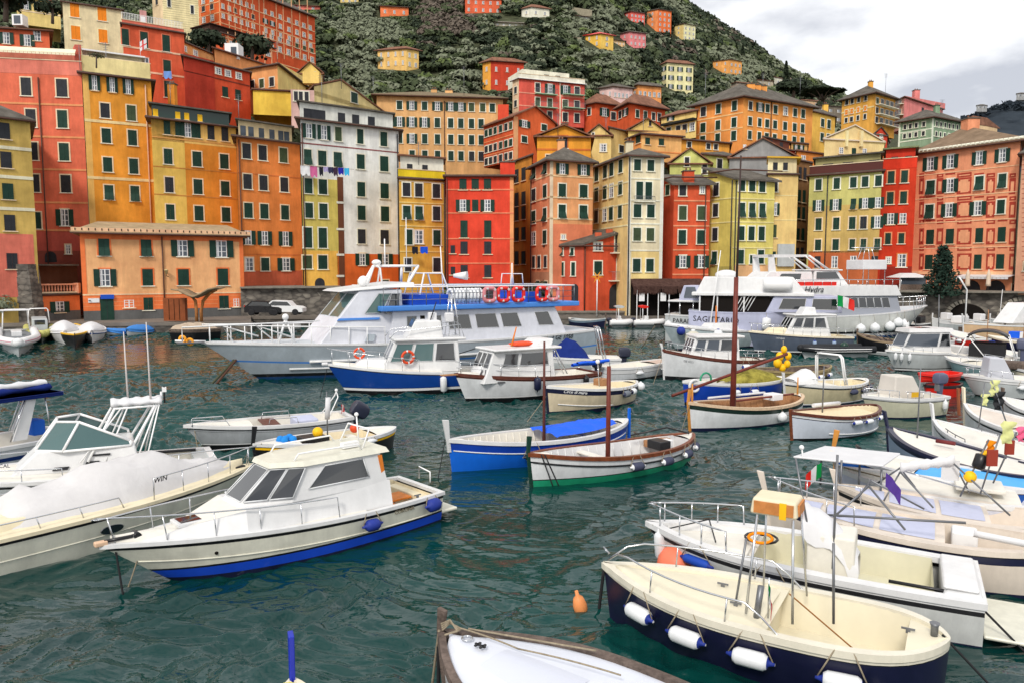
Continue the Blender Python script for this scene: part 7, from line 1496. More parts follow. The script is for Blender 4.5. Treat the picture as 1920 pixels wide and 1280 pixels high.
# --- white pilothouse cruiser
B=Boat('cabin_cruiser','white pilothouse cruiser with wraparound windows and three small bow fenders',(1660,656),(1802,657),1.22,1.0,2.7,sag=.05,tr=.85,rake=.8,k=.25)
B.hull([(WHITE,-.12),(BLACK,-.14),(GREYW,.16),(BLACK,.1),(PVC,.02),(BLACK,None)]); B.gunwale(.14,WHITE); B.deck(.3,1,DECK,camber=.3); B.well(.03,.3,.4,DECK)
x0,xs,x1=B.X(1780,.9,1.6),B.X(1752,.9,1.6),B.X(1686,.4,1.6); z1=B.Zt(621,x0+.8,0); B.cabin6(x0,xs,x1,.95,z1,1.1,1.05,.5,rf=.75,rs=.5,tum=.16)
B.pane('f',.04,.96,.36,.93,BGLASS,fr=HW); B.pane('pf',.03,.97,.36,.93,BGLASS,fr=HW); B.pane('p',.08,.92,.36,.92,GLASS,fr=HW); B.pane('s',.08,.9,.36,.92,GLASS); B.pane('sf',.04,.96,.36,.92,BGLASS)
r_=B.roofslab(z1,.22,.18,.25,WHITE,bevel=.08); xx=(B.hi[0].x+B.hi[2].x)/2; mb=MB(); mb.box(xx-.3,xx+.5,-.4,.4,z1+.2,z1+.24,GLASS); mb.build('roof_hatch',r_)
B.bx(.05,.6,-1,1,.8,1.35,WHITE,'aft_seat',.06); B.bx(B.L*.70,B.L*.78,-.2,.2,1.42,1.47,GLASS,'deck_hatch',.02); B.rail(.6,.98,.35,posts=4)
for t,nm in((.95,'first little white fender at the bow tip of the pilothouse cruiser'),(.90,'second little white fender at the bow of the pilothouse cruiser'),(.83,'third little white fender behind the bow of the pilothouse cruiser')):B.fend(t,nm,.4,.1,mode='v',dz=-.35,me=FEND)
# --- navy hulled cabin boat
B=Boat('cabin_cruiser','slate blue hulled cabin boat with cream deckhouse before the big white ferry',(1404,621),(1586,630),1.5,1.1,2.9,sag=.06,tr=.8,rake=.5,k=.22)
SB=paint((86,96,112),.08); B.hull([(DECK,-.1),(NAVY,-.16),(SB,.14),(PVC,.06),(BLACK,None)]); B.gunwale(.14,CREAM); B.deck(.22,1,CDECK,camber=.1); B.well(.03,.22,.5,CDECK)
x0,x1=B.X(1556,.8,1.8),B.X(1476,.8,1.8); z1=B.Zt(592,x0+1.2,.5); B.cabin(x1-.4,B.L*.86,1.3,1.75,.85,.4,rf=.5,tum=.15,name='trunk',m=CDECK); B.cabin(x0,x1+.3,1.1,z1,1.1,.9,rf=.9,rb=.35,tum=.16,m=WHITE,name='wheelhouse')
for u0,u1 in((.05,.33),(.36,.64),(.67,.95)):B.pane('f',u0,u1,.4,.9,GLASS,fr=HW)
for u0,u1 in((.08,.30),(.34,.60),(.64,.92)):B.pane('p',u0,u1,.45,.9,GLASS,fr=HW)
B.bx(x0-.4,x1-.4,-1.0,1.0,z1,z1+.12,WHITE,'cabin_roof',.05); B.cabin(x0+.9,x0+2.0,z1+.1,z1+.6,.6,.6,rf=.3,rb=.1,m=WHITE,name='hatch_box'); B.rail(.0,1,.6,posts=11,mid=False); B.flag(x0-.9,0,4.1,1.3,.8,ang=0,pole=1.3)
B.fend(.42,'pale blue fender low on the slate blue hull',.6,.14,_mat('pale_blue_fender',(150,170,196),.5),mode='v',dz=-.6); B.fend(.22,'second pale blue fender aft on the slate blue hull',.6,.14,_mat('pale_blue_fender',(150,170,196),.5),mode='v',dz=-.55); B.mark('CONQUE',.78,-.35,.14,PVC,rel=True)
# --- dark RIB
def rib(name,label,bow,stern,L_m,TB=None,r=.24,z=.45,w_=.85,stripe=None,seat=True,motor=True,arch=False,win=False):
    TB=TB or _mat('rib_black',(34,36,40),.6,.3); B=Boat(name,label,bow,stern,z+.15,z+.1,w_*2-.2,sag=.0,tr=.9,rake=.3); B.hull([(GREYW,.1),(GREYW,None)]); B.gunwale(.05,TB); B.deck(.05,1,_mat('rib_floor',(120,124,128),.7),drop=.15)
    pts=[]
    for t in[k/14 for k in range(15)]:
        pts.append(Vector((t*B.L*.98,w_-(.0 if t<.55 else(w_-.12)*((t-.55)/.45)**2),z+.08+.3*max(0,t-.6)**1.5)))
    for sd in(1,-1):
        P=[Vector((p.x,sd*p.y,p.z))for p in pts]; mb=MB(); mb.tube([P[0]-Vector((.35,0,0))]+P,r,TB,n=10,cap=True); mb.build('inflatable_tube',B.root)
        if stripe:mb=MB(); mb.tube([p+Vector((0,sd*r*.96,.05))for p in P],.035,stripe,n=4); mb.tube([p+Vector((0,sd*r*.9,-.1))for p in P],.02,stripe,n=4); mb.build('stripe',B.root)
    mb=MB(); mb.ball((B.L*.985,0,pts[-1].z),r*1.1,TB); mb.build('bow_cone',B.root)
    if seat:B.bx(B.L*.3,B.L*.45,-.35,.35,.3,1.15,WHITE,'console',.06); B.bx(.5,1.1,-.4,.4,.3,.85,WHITE,'seat',.08)
    if motor:B.outboard(0,.9)
    if arch:B.arch(.6,.7,.4,2.0,TUBEW,.035,lean=.0,dx=0)
    return B
B=rib('inflatable_boat','black inflatable with white pinstripes astern of the slate blue cabin boat',(1500,652),(1618,652),3.5,stripe=PVC,seat=False,motor=False,w_=.9); mb=MB(); mb.ball((B.L*.3,0,.7),.28,paint((20,60,48))); mb.build('green_bag',B.root)
B=gozzo('wooden_boat','black hulled wooden boat with pale rail lines left of the white pilothouse cruiser',(1607,625),(1712,640),1.35,1.0,2.2,[(_mat('rail_tan',(150,130,104),.6),-.1),(BLACK,.25),(PVC,.18),(GREYW,.0),(BLACK,None)],gun=_mat('rail_tan',(150,130,104),.6),inn=OLDWOOD,fore=.8,aft=.1,decks=OLDWOOD,stem=OLDWOOD,stemh=.35)
mb=MB(); [mb.tube([(B.L*f,-.6,.9),(B.L*f+.4,.6,1.6)],.03,DSTEEL)for f in(.3,.4,.5,.6)]; mb.build('oars_and_poles',B.root)
# --- grey bowed sailing boat with ball fenders
B=Boat('launch','pale grey hulled launch with a huge white ball fender and thin white mast',(1242,608),(1425,616),1.95,1.3,3.0,sag=.25,tr=.7,rake=1.3,k=.3)
B.hull([(WHITE,-.12),(BLACK,-.16),(paint((176,190,194),.08),.1),(NAVY,None)]); B.gunwale(.15,WHITE); B.deck(.1,1,WHITE,camber=.2); B.cabin(B.L*.2,B.L*.6,1.4,1.9,.8,.6,rf=.5,m=WHITE,name='trunk')
xm=B.X(1331,0,2); B.mast(xm,B.Zt(470,B.X(1350,0,4),0),.05,PVC,z=1.5,lean=-.9); B.mast(xm-.6,3.2,.08,OV,z=1.5,name='sampson_post'); B.bx(B.L-.1,B.L+.7,-.12,.12,1.92,2.0,BLACK,'bow_platform',.02)
B.fend(.83,'huge dirty white ball fender at the bow of the pale grey launch',.8,.62,_mat('old_fender',(210,200,184),.6,var=.2),FEND,mode='b',dz=-.85,cat='ball fender'); B.fend(.90,'smaller blue topped ball fender at the bow of the pale grey launch',.5,.33,FENDB,FEND,mode='b',dz=-.35,cat='ball fender'); B.fend(.6,'half hidden white ball fender amidships on the pale grey launch',.5,.36,FEND,mode='b',dz=-.3)
a=B.W(B.L+.6,0,1.95); B.line([a,onz(1203,652,0)],.04,ROPE,world=True)
# --- lavender ferry seen from its stern
LV=paint((178,182,206),.05)
B=Boat('ferry','lavender white ferry with black name letters across its side and dark open after deck',(1530,583),(1293,580),2.75,2.75,5.5,sag=.1,tr=.9,rake=2.2,k=.12,draft=.6,cat='ferry')
B.hull([(LV,-.1),(LV,.1),(BLACK,None)]); B.gunwale(.2,LV); B.deck(.02,1,_mat('ferry_deck',(196,200,204),.7)); sd=B.vis
B.mark('SAGITTARIO',B.X(1299,sd*2.5,2.3)/B.L,-.78,.62,BLACK,rel=True,dt=.03); zr=B.Zt(553,B.L*.3,0)
x0,x1=.3,B.X(1440,0,3.5); B.bx(x0+.6,x1,-2.3,2.3,2.7,zr,DARK,'after_deck_shade',.02); B.bx(x0-.1,B.L*.95,-2.6,2.6,zr,zr+.25,WHITE,'upper_deck',.04)  # solid dark block added for the shade inside the open after deck
B.cabin(x0+.2,B.L*.9,zr+.2,zr+1.45,2.5,2.2,rf=1.0,rb=.6,tum=.15,m=WHITE,name='upper_bulwark'); mb=MB()
for px in(1312,1345,1395):x=B.X(px,sd*2.4,3.5); mb.box(x-.05,x+.05,sd*2.42-.04,sd*2.42+.04,2.7,zr,WHITE)
for k in range(5):mb.tube([(B.X(1375,0,3)+k*.25,sd*2.35,2.8),(B.X(1375,0,3)+k*.25+.6,sd*2.35,zr)],.03,PVC)
mb.build('stanchions',B.root); xa_,xb_=B.X(1436,sd*2.4,3.3),B.X(1500,sd*2.4,3.3); B.cabin(min(xa_,xb_),max(xa_,xb_)+3,2.7,zr,2.45,2.4,rf=.2,rb=.6,tum=.05,m=LV,name='saloon'); B.pane('p' if sd>0 else 's',.15,.5,.2,.85,GLASS,fr=WHITE); B.pane('p' if sd>0 else 's',.6,.95,.2,.85,GLASS,fr=WHITE)
mb=MB(); mb.ball((B.X(1362,0,zr+1.5),0,zr+1.6),.9,WHITE,sz=.45); mb.build('life_raft_dome',B.root)
mb=MB(); mb.lathe((B.X(1430,sd*2,zr+1),sd*2.6,zr+.9),(1,0,0),[(0,.4),(.3,.5),(1.8,.5),(2.1,.4)],PVC,12); o=mb.build('life_raft_canister',B.root)
B.fend(.62,'white oval fender on the lavender ferry behind the tall mast',.9,.32,mode='v',me=FEND,dz=-.7,L=.9)if 0 else B.fend(.60,'white oval fender on the side of the lavender ferry',.9,.32,mode='v',me=FEND,dz=-.8)
# --- small second ferry behind
B=Boat('launch','small pale launch with dark name letters and open wheelhouse behind the lavender ferry',(1400,592),(1257,588),2.3,2.3,3.2,sag=.05,tr=.9,rake=1,cat='launch',k=.15); sd=B.vis
B.hull([(GREYW,-.75),(PVC,-.95),(GREYW,.1),(BLACK,None)]); B.gunwale(.2,WHITE); B.deck(.02,1,DECK); B.mark('PARADISE',B.X(1262,sd*1.4,2)/B.L,-.62,.5,BLACK,rel=True,dt=.03)
zr=B.Zt(566,2,0); B.bx(.2,4.5,-1.5,1.5,zr,zr+.15,WHITE,'roof',.04); B.bx(1.2,4,-1.2,1.2,2.3,zr,DARK,'wheelhouse',.03); B.cabin(1.0,3.0,zr+.1,zr+1.35,1.2,1.0,rf=.5,rb=.4,m=LV,name='upper_helm'); B.pane('s' if sd<0 else 'p',.2,.8,.2,.9,BGLASS)
mb=MB(); [mb.tube([(x,sd*1.4,2.3),(x,sd*1.4,zr)],.05,STEEL)for x in(.3,1.2,2.3,3.4)]; mb.build('roof_posts',B.root); B.fend(.06,'white ball fender at the stern corner of the pale launch',.5,.33,mode='b',me=FEND,dz=-.8); B.fend(.5,'white ball fender between the pale launch and the lavender ferry',.5,.36,mode='b',me=FEND,dz=-.55)
# --- big white ferry heading right
B=Boat('ferry','big white two deck ferry with a window band, white ball fenders and arched top cockpit',(1738,573),(1452,590),2.65,2.0,6.5,sag=.25,tr=.85,rake=2.6,k=.2,draft=.8,cat='ferry'); sd=B.vis
FC=paint((206,208,204),.06); B.hull([(WHITE,-.12),(FC,.62),(BLACK,.42),(PVC,.2),(paint((34,88,150)),None)]); B.gunwale(.25,WHITE); B.deck(.02,1,_mat('ferry_deck',(196,200,204),.7)); F_='p' if sd>0 else 's'
xq=lambda px,z=3:B.X(px,sd*2.7,z); zt1=B.Zt(556,xq(1580),sd*2.7)
x0,x1=xq(1458),xq(1694); c=B.cabin(x0,x1,1.9,zt1,2.75,2.6,rf=.5,rb=.3,tum=.1,m=_mat('ferry_grey_band',(150,154,164),.5),name='saloon',bevel=.04)
for px in(1572,1587,1606,1622,1637,1652,1668):
    xx=xq(px); a_=B.c[1].x; b_=B.c[0].x; u=(xx-b_)/(a_-b_); du=.30/(a_-b_)*1.25; du*=.6 if px==1572 else 1; B.pane('s',u-du,u+du,.42,.92,GLASS,fr=HW)if sd<0 else B.pane('p',1-u-du,1-u+du,.42,.92,GLASS,fr=HW)
for pxa,pxb,m_ in((1484,1528,GLASS),):
    ua,ub=[(xq(p)-B.c[0].x)/(B.c[1].x-B.c[0].x)for p in(pxa,pxb)]; B.pane('s',ua,ub,.2,.92,m_,fr=HW)if sd<0 else B.pane('p',1-ub,1-ua,.2,.92,m_,fr=HW)
z2=B.Zt(536,xq(1580),sd*2.8); B.cabin(xq(1400,4),xq(1686,4)+.3,zt1,z2,2.85,2.7,rf=.5,rb=-.3,tum=.02,m=WHITE,name='upper_bulwark',bevel=.05)
n=Vector((0,sd,0)); xx=xq(1505,4.3)
M=Matrix(((1,0,0,xx),(0,0,-1,sd*2.86-.02),(0,1,0,(zt1+z2)/2-.1),(0,0,0,1)))if sd<0 else Matrix(((-1,0,0,xx),(0,0,1,sd*2.86+.02),(0,1,0,(zt1+z2)/2-.1),(0,0,0,1)))
mb=MB(); mb.text('Hydra',M,.75,BLACK,.02,.3); mb.build('name_lettering',B.root)
mb=MB(); x0,x1=xq(1455,5),xq(1570,5); mb.box(min(x0,x1),max(x0,x1),sd*2.3-.3,sd*2.3+.3,z2,z2+.32,RED); mb.build('red_benches',B.root)
mb=MB(); x0,x1=xq(1690,5),xq(1440,5)
mb.tube([(x0,sd*2.7,z2+.5),(x1,sd*2.7,z2+.5)],.035,STEEL); [mb.tube([(x0+(x1-x0)*k/15,sd*2.7,z2),(x0+(x1-x0)*k/15,sd*2.7,z2+.5)],.025,STEEL)for k in range(16)]; mb.build('deck_rail',B.root)
x0,x1=B.X(1506,0,6),B.X(1574,0,6); zc=B.Zt(508,(x0+x1)/2,0); B.cabin(x0,x1,z2,zc,1.6,1.4,rf=1.0,rb=.2,tum=.15,name='top_wheelhouse'); B.pane(F_,.08,.85,.45,.9,GLASS); B.pane('f',.05,.95,.4,.9,GLASS)
B.bx(x0-.2,x1-.7,-1.5,1.5,zc,zc+.12,WHITE,'top_roof',.05); xa_,xb_=B.X(1430,0,7),B.X(1500,0,7); za=B.Zt(478,xa_,0); mb=MB()
for s_ in(1,-1):
    mb.prism([(xa_-.1,s_*1.3,z2+.4),(xa_+.7,s_*1.3,z2+.4),(xa_+.3,s_*1.3,za),(xa_-.2,s_*1.3,za)],(0,.12,0),WHITE); mb.prism([(xa_-.2,s_*1.3,za),(xb_,s_*1.3,za+.0),(xb_,s_*1.3,za-.2),(xa_-.2,s_*1.3,za-.25)],(0,.12,0),WHITE); mb.tube([(xb_,s_*1.35,za-.1),(x0+1.6,s_*1.35,zc+.1)],.1,WHITE); mb.tube([(xb_-.4,s_*1.35,za-.1),(x0+.9,s_*1.35,zc+.1)],.06,WHITE)
mb.box(xa_-.2,xa_+.1,-1.3,1.3,za-.2,za,WHITE); mb.box(xb_-.2,xb_,-1.3,1.3,za-.2,za,WHITE); mb.build('radar_arch',B.root)
B.cabin(xa_-1.5,x0,z2,z2+1.2,1.6,1.6,rf=.1,rb=1.4,m=WHITE,name='after_cockpit'); B.pane(F_,.3,.75,.4,.85,GLASS)
zf_=B.Zt(490,B.X(1624,0,6),0); xc_=B.X(1624,0,6); B.bx(xc_-1.2,xc_+1.2,-1.2,1.2,zf_-.75,zf_+.1,CANVAS,'white_cube_canopy',.05); mb=MB(); [mb.tube([(xc_+a_,b_,z2),(xc_+a_,b_,zf_-.7),(xc_-a_,b_,zf_-.7)],.04,STEEL)for a_ in(-1.1,1.1)for b_ in(-1.1,1.1)]; mb.build('canopy_frame',B.root); mb=MB(); [mb.tube([(xc_+a_,0,zf_),(xc_+a_*.5,0,zf_+1.2)],.03,STEEL)for a_ in(-1,-.4,.3,.9)]; mb.tube([(xc_-1.6,0,zf_+1.2),(xc_+1.6,0,zf_+1.2)],.04,STEEL); mb.build('aerial_rack',B.root)
B.rail(.86,.99,.9,STEEL,4,.03,.15,mid=True); B.flag(B.X(1572,sd*3.0,3),sd*3.0,B.Zt(548,B.X(1572,sd*3,3),sd*3),1.3,.8,ang=math.pi if sd<0 else math.pi,pole=2.2)if 0 else None
for px,nm in((1606,'sternmost'),(1633,'second'),(1664,'third'),(1682,'fourth and highest'),(1701,'foremost')):
    t=B.X(px,sd*2.9,1.6)/B.L; B.fend(t,nm+' white ball fender on the big white two deck ferry',.8,.42,mode='b',me=FEND,dz=-1.15+(.25 if 'high' in nm else 0),cat='ball fender')
# --- small craft along the far quay
B=gozzo('open_boat','grey blue open boat with navy side berthed near the small red house',(1136,597),(1066,596),.95,.85,2.2,[(paint((120,140,156)),-.25),(NAVY,.02),(NAVY,None)],gun=GREYW,inn=GREYW,fore=.5,aft=.1,stem=OLDWOOD,stemh=.6)
for(a,b,lab,rc)in(((1184,603),(1147,604),'white inflatable with a grey bundle on its roll bar, nearer the red house',GREYW),((1243,603),(1192,604),'white inflatable with a red cover on its roll bar under the restaurant',RED)):
    B=rib('inflatable_boat',lab,a,b,3,TB=_mat('rib_white',(222,222,222),.6),r=.28,z=.4,w_=.9,arch=True); mb=MB(); rows=[[(.75+.5*math.cos(g),-.6+1.2*i/4,2.1+.15*math.sin(g))for g in[2*math.pi*k/8 for k in range(8)]]for i in range(5)]; mb.grid(rows,rc,closed=True,caps=(True,True)); mb.build('folded_canopy',B.root)
# left corner
B=rib('inflatable_boat','large white inflatable with red pinstripes seen bow on at the left edge',(34,643),(30,618),5,TB=_mat('rib_white',(222,222,222),.6),r=.3,z=.75,w_=1.25,stripe=_mat('pink_stripe',(190,110,130),.6),seat=True,motor=False)
B.arch(.8,1.0,.5,2.6,TUBEW,.05); B.bx(.5,2.4,-1.1,1.1,2.55,2.62,CANVAS,'bimini',.02)
B=rib('inflatable_boat','yellow and grey inflatable with a framed console moored by the rubble buttress',(78,627),(72,608),4,TB=_mat('rib_yellow',(190,186,110),.6),r=.3,z=.5,w_=1.0,seat=False,motor=False); B.bx(B.L*.3,B.L*.6,-.6,.6,.5,1.6,GREYW,'console',.08); B.bx(B.L*.6-.0,B.L*.6+.03,-.4,.4,1.1,1.5,GLASS,'console_window',.01); B.arch(B.L*.25,.9,.5,2.3,TUBEW,.05)
B=gozzo('open_boat','black hulled boat with yellow rim seen bow on below the harbour office',(140,627),(134,606),1.1,.9,2.1,[(YEL,-.09),(BLACK,.0),(BLACK,None)],gun=YEL,inn=DECK,fore=.3,aft=.1,decks=DECK,stem=BLACK,stemh=.1)
def covered(bow,stern,beam,lab,m,zb=.95,h=.35,**k):
    B=gozzo('covered_boat',lab,bow,stern,zb,zb-.15,beam,[(m,-.2),(k.get('hm',WHITE),0),(BLACK,None)],gun=m,inn=DECK,fore=.95,aft=.02); B.cover(.02,.99,h,m,over=.05,drop=.22,seed=len(lab),ripple=.02); return B
covered((122,620),(118,606),2.2,'white covered boat with a small flag behind the yellow rimmed black boat',CANVAS,h=.7,zb=1.1)
B=covered((172,620),(170,607),2.3,'white covered boat with blue trim line below the blue sign board',CANVAS,h=.6,zb=1.0); B.strake(-.25,BLUE,.05)
LBC=_mat('light_blue_cover',(70,136,210),.7,.2,var=.08); covered((198,617),(238,617),1.7,'small flat skiff under a light blue cover, left of a matching larger one',LBC,zb=.55,h=.25); covered((238,617),(283,613),1.8,'larger skiff under a raised light blue cover below the small dark windows',LBC,zb=.6,h=.5)
B=Boat('work_raft','weathered pale covered work raft moored left of the ferry gangway',(316,618),(404,614),.9,.9,3.4,sag=0,tr=.9,rake=.2); B.hull([(OLDWOOD,-.25),(BLACK,None)]); B.gunwale(.2,OLDWOOD); B.cover(.02,.96,.5,_mat('dirty_canvas',(178,160,140),.9,var=.2),over=0,drop=.1,seed=3,ripple=.06)
covered((566,596),(606,592),2.0,'boat under a bright blue tarpaulin on the quay behind the ferry wheelhouse',BTARP,zb=1.9,h=.6,hm=DARK)if 0 else None
B=rib('inflatable_boat','small grey inflatable behind the ferry bow rail',(515,612),(556,612),3,TB=_mat('rib_grey',(140,140,138),.7),r=.3,z=.4,w_=.7,seat=False,motor=False)
# right corner, far
B=gozzo('wooden_boat','large peach hulled wooden boat with white stem under the stone arches',(1806,606),(1990,604),1.5,1.3,3.4,[(paint((226,190,150),.08),.2),(PVC,.1),(BLACK,None)],gun=WHITE,inn=DECK,fore=.7,aft=.2,decks=DECK,stem=WHITE,stemh=.8,stl=.2); B.cabin(B.L*.3,B.L*.62,1.4,3.1,1.0,.9,rf=1.6,rb=.2,m=WHITE,name='cabin'); B.pane('p',.3,.42,.3,.7,GLASS); B.pane('p',.5,.62,.3,.7,GLASS)
B=gozzo('open_boat','bright red open boat with white rim below the peach hulled boat',(1784,619),(1853,636),1.2,.9,1.9,[(WHITE,-.1),(RED,.0),(BLACK,None)],gun=WHITE,inn=DECK,fore=.4,aft=.1,stem=NAVY,stemh=.1); B.fend(.4,'white fender on the bright red open boat',.5,.12,me=FEND,dz=-.2)
B=gozzo('open_boat','navy and cream rimmed boat with blue crates at the right edge near the arches',(1850,628),(1990,640),1.0,.9,2.2,[(CREAM,-.12),(NAVY,.0),(NAVY,None)],gun=CREAM,inn=LILAC,fore=.4,aft=.1)
for i,(f,m_)in enumerate(((.35,BTARP),(.2,_mat('crate_white',(220,220,220),.6)))):o=MB(); o.box(-.4,.4,-.3,.3,0,.5,m_); q=o.build('fish_crate',loc=tuple(B.W(B.L*f+1.2,0,.9)),rz=B.rz,bevel=.03); tag(q,('blue fish crate on the navy and cream boat','white fish crate on the navy and cream boat')[i],'crate')
B=Boat('sport_boat','white boat with black bimini, black side canvas and grey outboard by the pilothouse cruiser',(1778,662),(1905,672),1.1,1.0,2.4,sag=.04,tr=.8,rake=.6); B.hull([(WHITE,-.2),(GREYW,.1),(BLACK,None)]); B.gunwale(.12,WHITE); B.deck(.5,1,DECK,camber=.1); B.well(.03,.5,.4,DECK)
x0,x1=B.X(1892,0,2.4),B.X(1816,0,2.4); zz=B.Zt(618,(x0+x1)/2,0); mb=MB(); rows=[[(x0+(x1-x0)*k/8,y,zz-.35*abs(k/4-1)**2.5-.08*abs(y))for y in(-1.1,-.5,0,.5,1.1)]for k in range(9)]; mb.grid(rows,BLACK); mb.build('bimini',B.root,solid=.06)
mb=MB(); [mb.tube([(x_,y,1.0),(x2,y*.95,zz-.3)],.03,TUBEW)for y in(1.05,-1.05)for x_,x2 in((x0-.4,x0),(x1+.5,x1),((x0+x1)/2,x1))]; mb.build('bimini_frame',B.root)
mb=MB(); mb.box(x0+.1,x1-.1,.9,.98,1.1,zz-.75,BLACK); mb.box(x0+.1,x1-.1,-.98,-.9,1.1,zz-.75,BLACK); mb.build('side_canvas',B.root); B.outboard(0,1.25,_mat('slate_cowl',(84,88,112),.35,.5),z=1.5)
B=Boat('open_boat','teal grey hulled open boat with pointed white bow right of the pilothouse cruiser',(1771,667),(1900,690),1.05,.85,2.1,sag=.05,tr=.8,rake=1.3); B.hull([(WHITE,-.08),(BLACK,-.1),(paint((120,148,152),.08),.1),(BLACK,None)]); B.gunwale(.1,WHITE); B.deck(.6,1,DECK); B.well(.03,.6,.3,DECK); B.rail(.2,.6,.4,posts=3,bow=False)
B=Boat('console_boat','white console boat with tall grey console cover at the right edge',(1804,701),(1985,712),1.0,.85,2.1,sag=.04,tr=.8,rake=.6); B.hull([(WHITE,-.2),(BLACK,-.22),(GREYW,.06),(BLACK,None)]); B.gunwale(.14,WHITE); B.deck(.6,1,DECK); B.well(.04,.6,.35,DECK); hood(B,(1848,1886),668,.55,_mat('grey_canvas',(188,190,198),.85)); B.rail(.55,.98,.35,posts=4); B.fend(.45,'white fender on the console boat with tall grey cover',.4,.11,me=FEND,dz=-.3)
B=Boat('open_boat','cream hulled boat with bundled gear cut by the right edge above the console boat',(1893,693-6),(2010,700),1.0,.85,2.0,sag=.05,tr=.8,rake=.4); B.hull([(WHITE,-.1),(BLACK,-.14),(CREAM,.05),(BLACK,None)]); B.gunwale(.1,WHITE); B.deck(.1,1,DECK); B.bx(1.5,3.0,-.5,.5,.9,1.3,OLDWOOD,'gear_bundle',.1)
for(bw,st,lab,hm)in(((1748,596),(1790,598),'small white motor boat tied under the left stone arch',WHITE),((1812,598),(1850,600),'white open skiff with pale stem between the two stone arches',GREYW),((1690,600),(1745,606),'dark covered skiff hidden behind the ferry bow',BLACK),((1760,605),(1822,603),'pale grey gozzo left of the peach hulled boat',GREYW)):
    B=gozzo('skiff',lab,bw,st,1.0,.85,1.9,[(WHITE,-.1),(hm,.0),(BLACK,None)],gun=WHITE,inn=DECK,fore=.4,aft=.1,stem=WHITE,stemh=.5); B.bx(B.L*.25,B.L*.5,-.5,.5,.8,1.5,CANVAS if hm is not BLACK else BLACK,'engine_cover',.1)
rr=random.Random(9)
for i,(bw,st,lab,hm,dm)in enumerate((((1856,590+7),(1896,590+9),'white skiff with a pale mast under the right stone arch',GREYW,CANVAS),((1700,612),(1742,618),'grey open skiff with dark cover off the ferry bow',GREYW,BLACK),((1826,640),(1880,646),'navy skiff with blue cover between the red boat and the black bimini',NAVY,BCANVAS),((1884,612),(1960,620),'white gozzo with brown mast at the right edge below the peach boat',WHITE,TEAK),((1736,630),(1790,634),'brown decked gozzo behind the roof of the pilothouse cruiser',WHITE,OLDWOOD),((1880,655),(1960,668),'pale grey skiff with a slanting pole at the right edge beside the grey outboard',GREYW,GREYW))):
    B=gozzo('skiff',lab,bw,st,1.0,.85,1.9,[(WHITE,-.1),(hm,.0),(BLACK,None)],gun=WHITE,inn=DECK,fore=.5,aft=.1,stem=OLDWOOD if i%2 else WHITE,stemh=.5); B.cover(.15,.6,.4,dm,seed=i,over=-.1,drop=0); B.mast(B.L*.55,3.2+rr.random()*1.6,.04,(PVC,DSTEEL,TEAK)[i%3],z=.6,lean=rr.uniform(-.6,.6))
B=None
# davit crane near the arches
a=at(1812,560,68); t=thing('davit_crane','bent white davit pole beside the red boat near the arches','crane',(a.x,a.y,0)); mb=MB(); p1=at(1797,555,68)-Vector((a.x,a.y,0)); mb.tube([(0,0,-.5),(0,0,4.2),(p1.x,0,5.3)],.07,TUBEW); mb.build('pole',t); mb=MB(); mb.box(-.4,.5,-.3,.3,-.3,.9,OLDWOOD); mb.build('base',t)

# ================================================================ THE CROWD OF BOATS AT THE RIGHT
PB=paint((222,210,196),.06)
def rg(label,bow,stern,zb,zs,beam,bands,**k):
    nm=k.pop('name','wooden_gozzo'); dk=k.pop('dk',DECK)
    return gozzo(nm,label,bow,stern,zb,zs,beam,bands,decks=dk,**k)
B=rg('small white gozzo cut by the right edge below the console boats',(1880,744),(2100,790),.95,.85,1.8,[(HW,-.1),(BLACK,-.16),(HW,0),(NAVY,None)],gun=WHITE,inn=DECK,fore=.3,aft=.1,stem=OLDWOOD,stemh=.4,stl=.05)
B=rg('white gozzo with rust brown and cream double stem post near the right edge',(1808,756),(2090,836),1.05,.9,1.9,[(HW,-.12),(BLACK,-.18),(HW,0),(NAVY,None)],gun=WHITE,inn=PB,fore=.5,aft=.1,stem=CREAM,stemh=.62,stl=.12,dk=PB); B.bx(2.0,3.2,-.5,-.2,.8,.95,_mat('maroon_pad',(110,40,40),.6),'maroon_cushion',.05)
a=B.W(B.L+.12,.1,.9); t=MB(); t.hexa([(-.04,-.03,-.2),(.06,-.03,-.2),(.06,.03,-.2),(-.04,.03,-.2),(.10,-.03,.8),(.2,-.03,.8),(.2,.03,.8),(.10,.03,.8)],_mat('rust_brown',(150,84,54),.6,var=.2)); t.build('rudder_blade',B.root,loc=(B.L+.1,.1,.8))
B=rg('white gozzo with long leaning white stem post beyond the navy rimmed gozzo',(1750,786),(2080,886),.98,.85,1.9,[(HW,-.14),(BLACK,-.2),(HW,0),(NAVY,None)],gun=WHITE,inn=DECK,fore=.15,aft=.05,stem=WHITE,stemh=.55,stl=.16); B.rail(.62,.8,.12,DSTEEL,2,bow=False,end=True)
B=rg('white decked gozzo with navy gunwales and a leaning navy stem post',(1664,800),(2010,898),1.0,.85,2.1,[(WHITE,-.04),(NAVY,-.18),(paint((150,166,190),.06),0),(NAVY,None)],gun=NAVY,inn=WHITE,fore=.1,aft=.04,stem=NAVY,stemh=.52,stl=.2,g=.14)
mb=MB(); mb.tube([(B.L*.66,.15,1.0),(B.L*.58,-.05,1.0)],.06,_mat('maroon_pad',(110,40,40),.6)); mb.build('rolled_bag',B.root); B.mast(B.X(1720,0,1),B.Zt(690,B.X(1720,0,1),0),.025,DSTEEL,z=.9,name='thin_pole'); B.fend(.42,'grey white fender against the navy rimmed gozzo',.55,.11,me=FENDG,dz=-.3)
SK=_mat('sky_blue_panel',(86,170,232),.6,.2,var=.06)
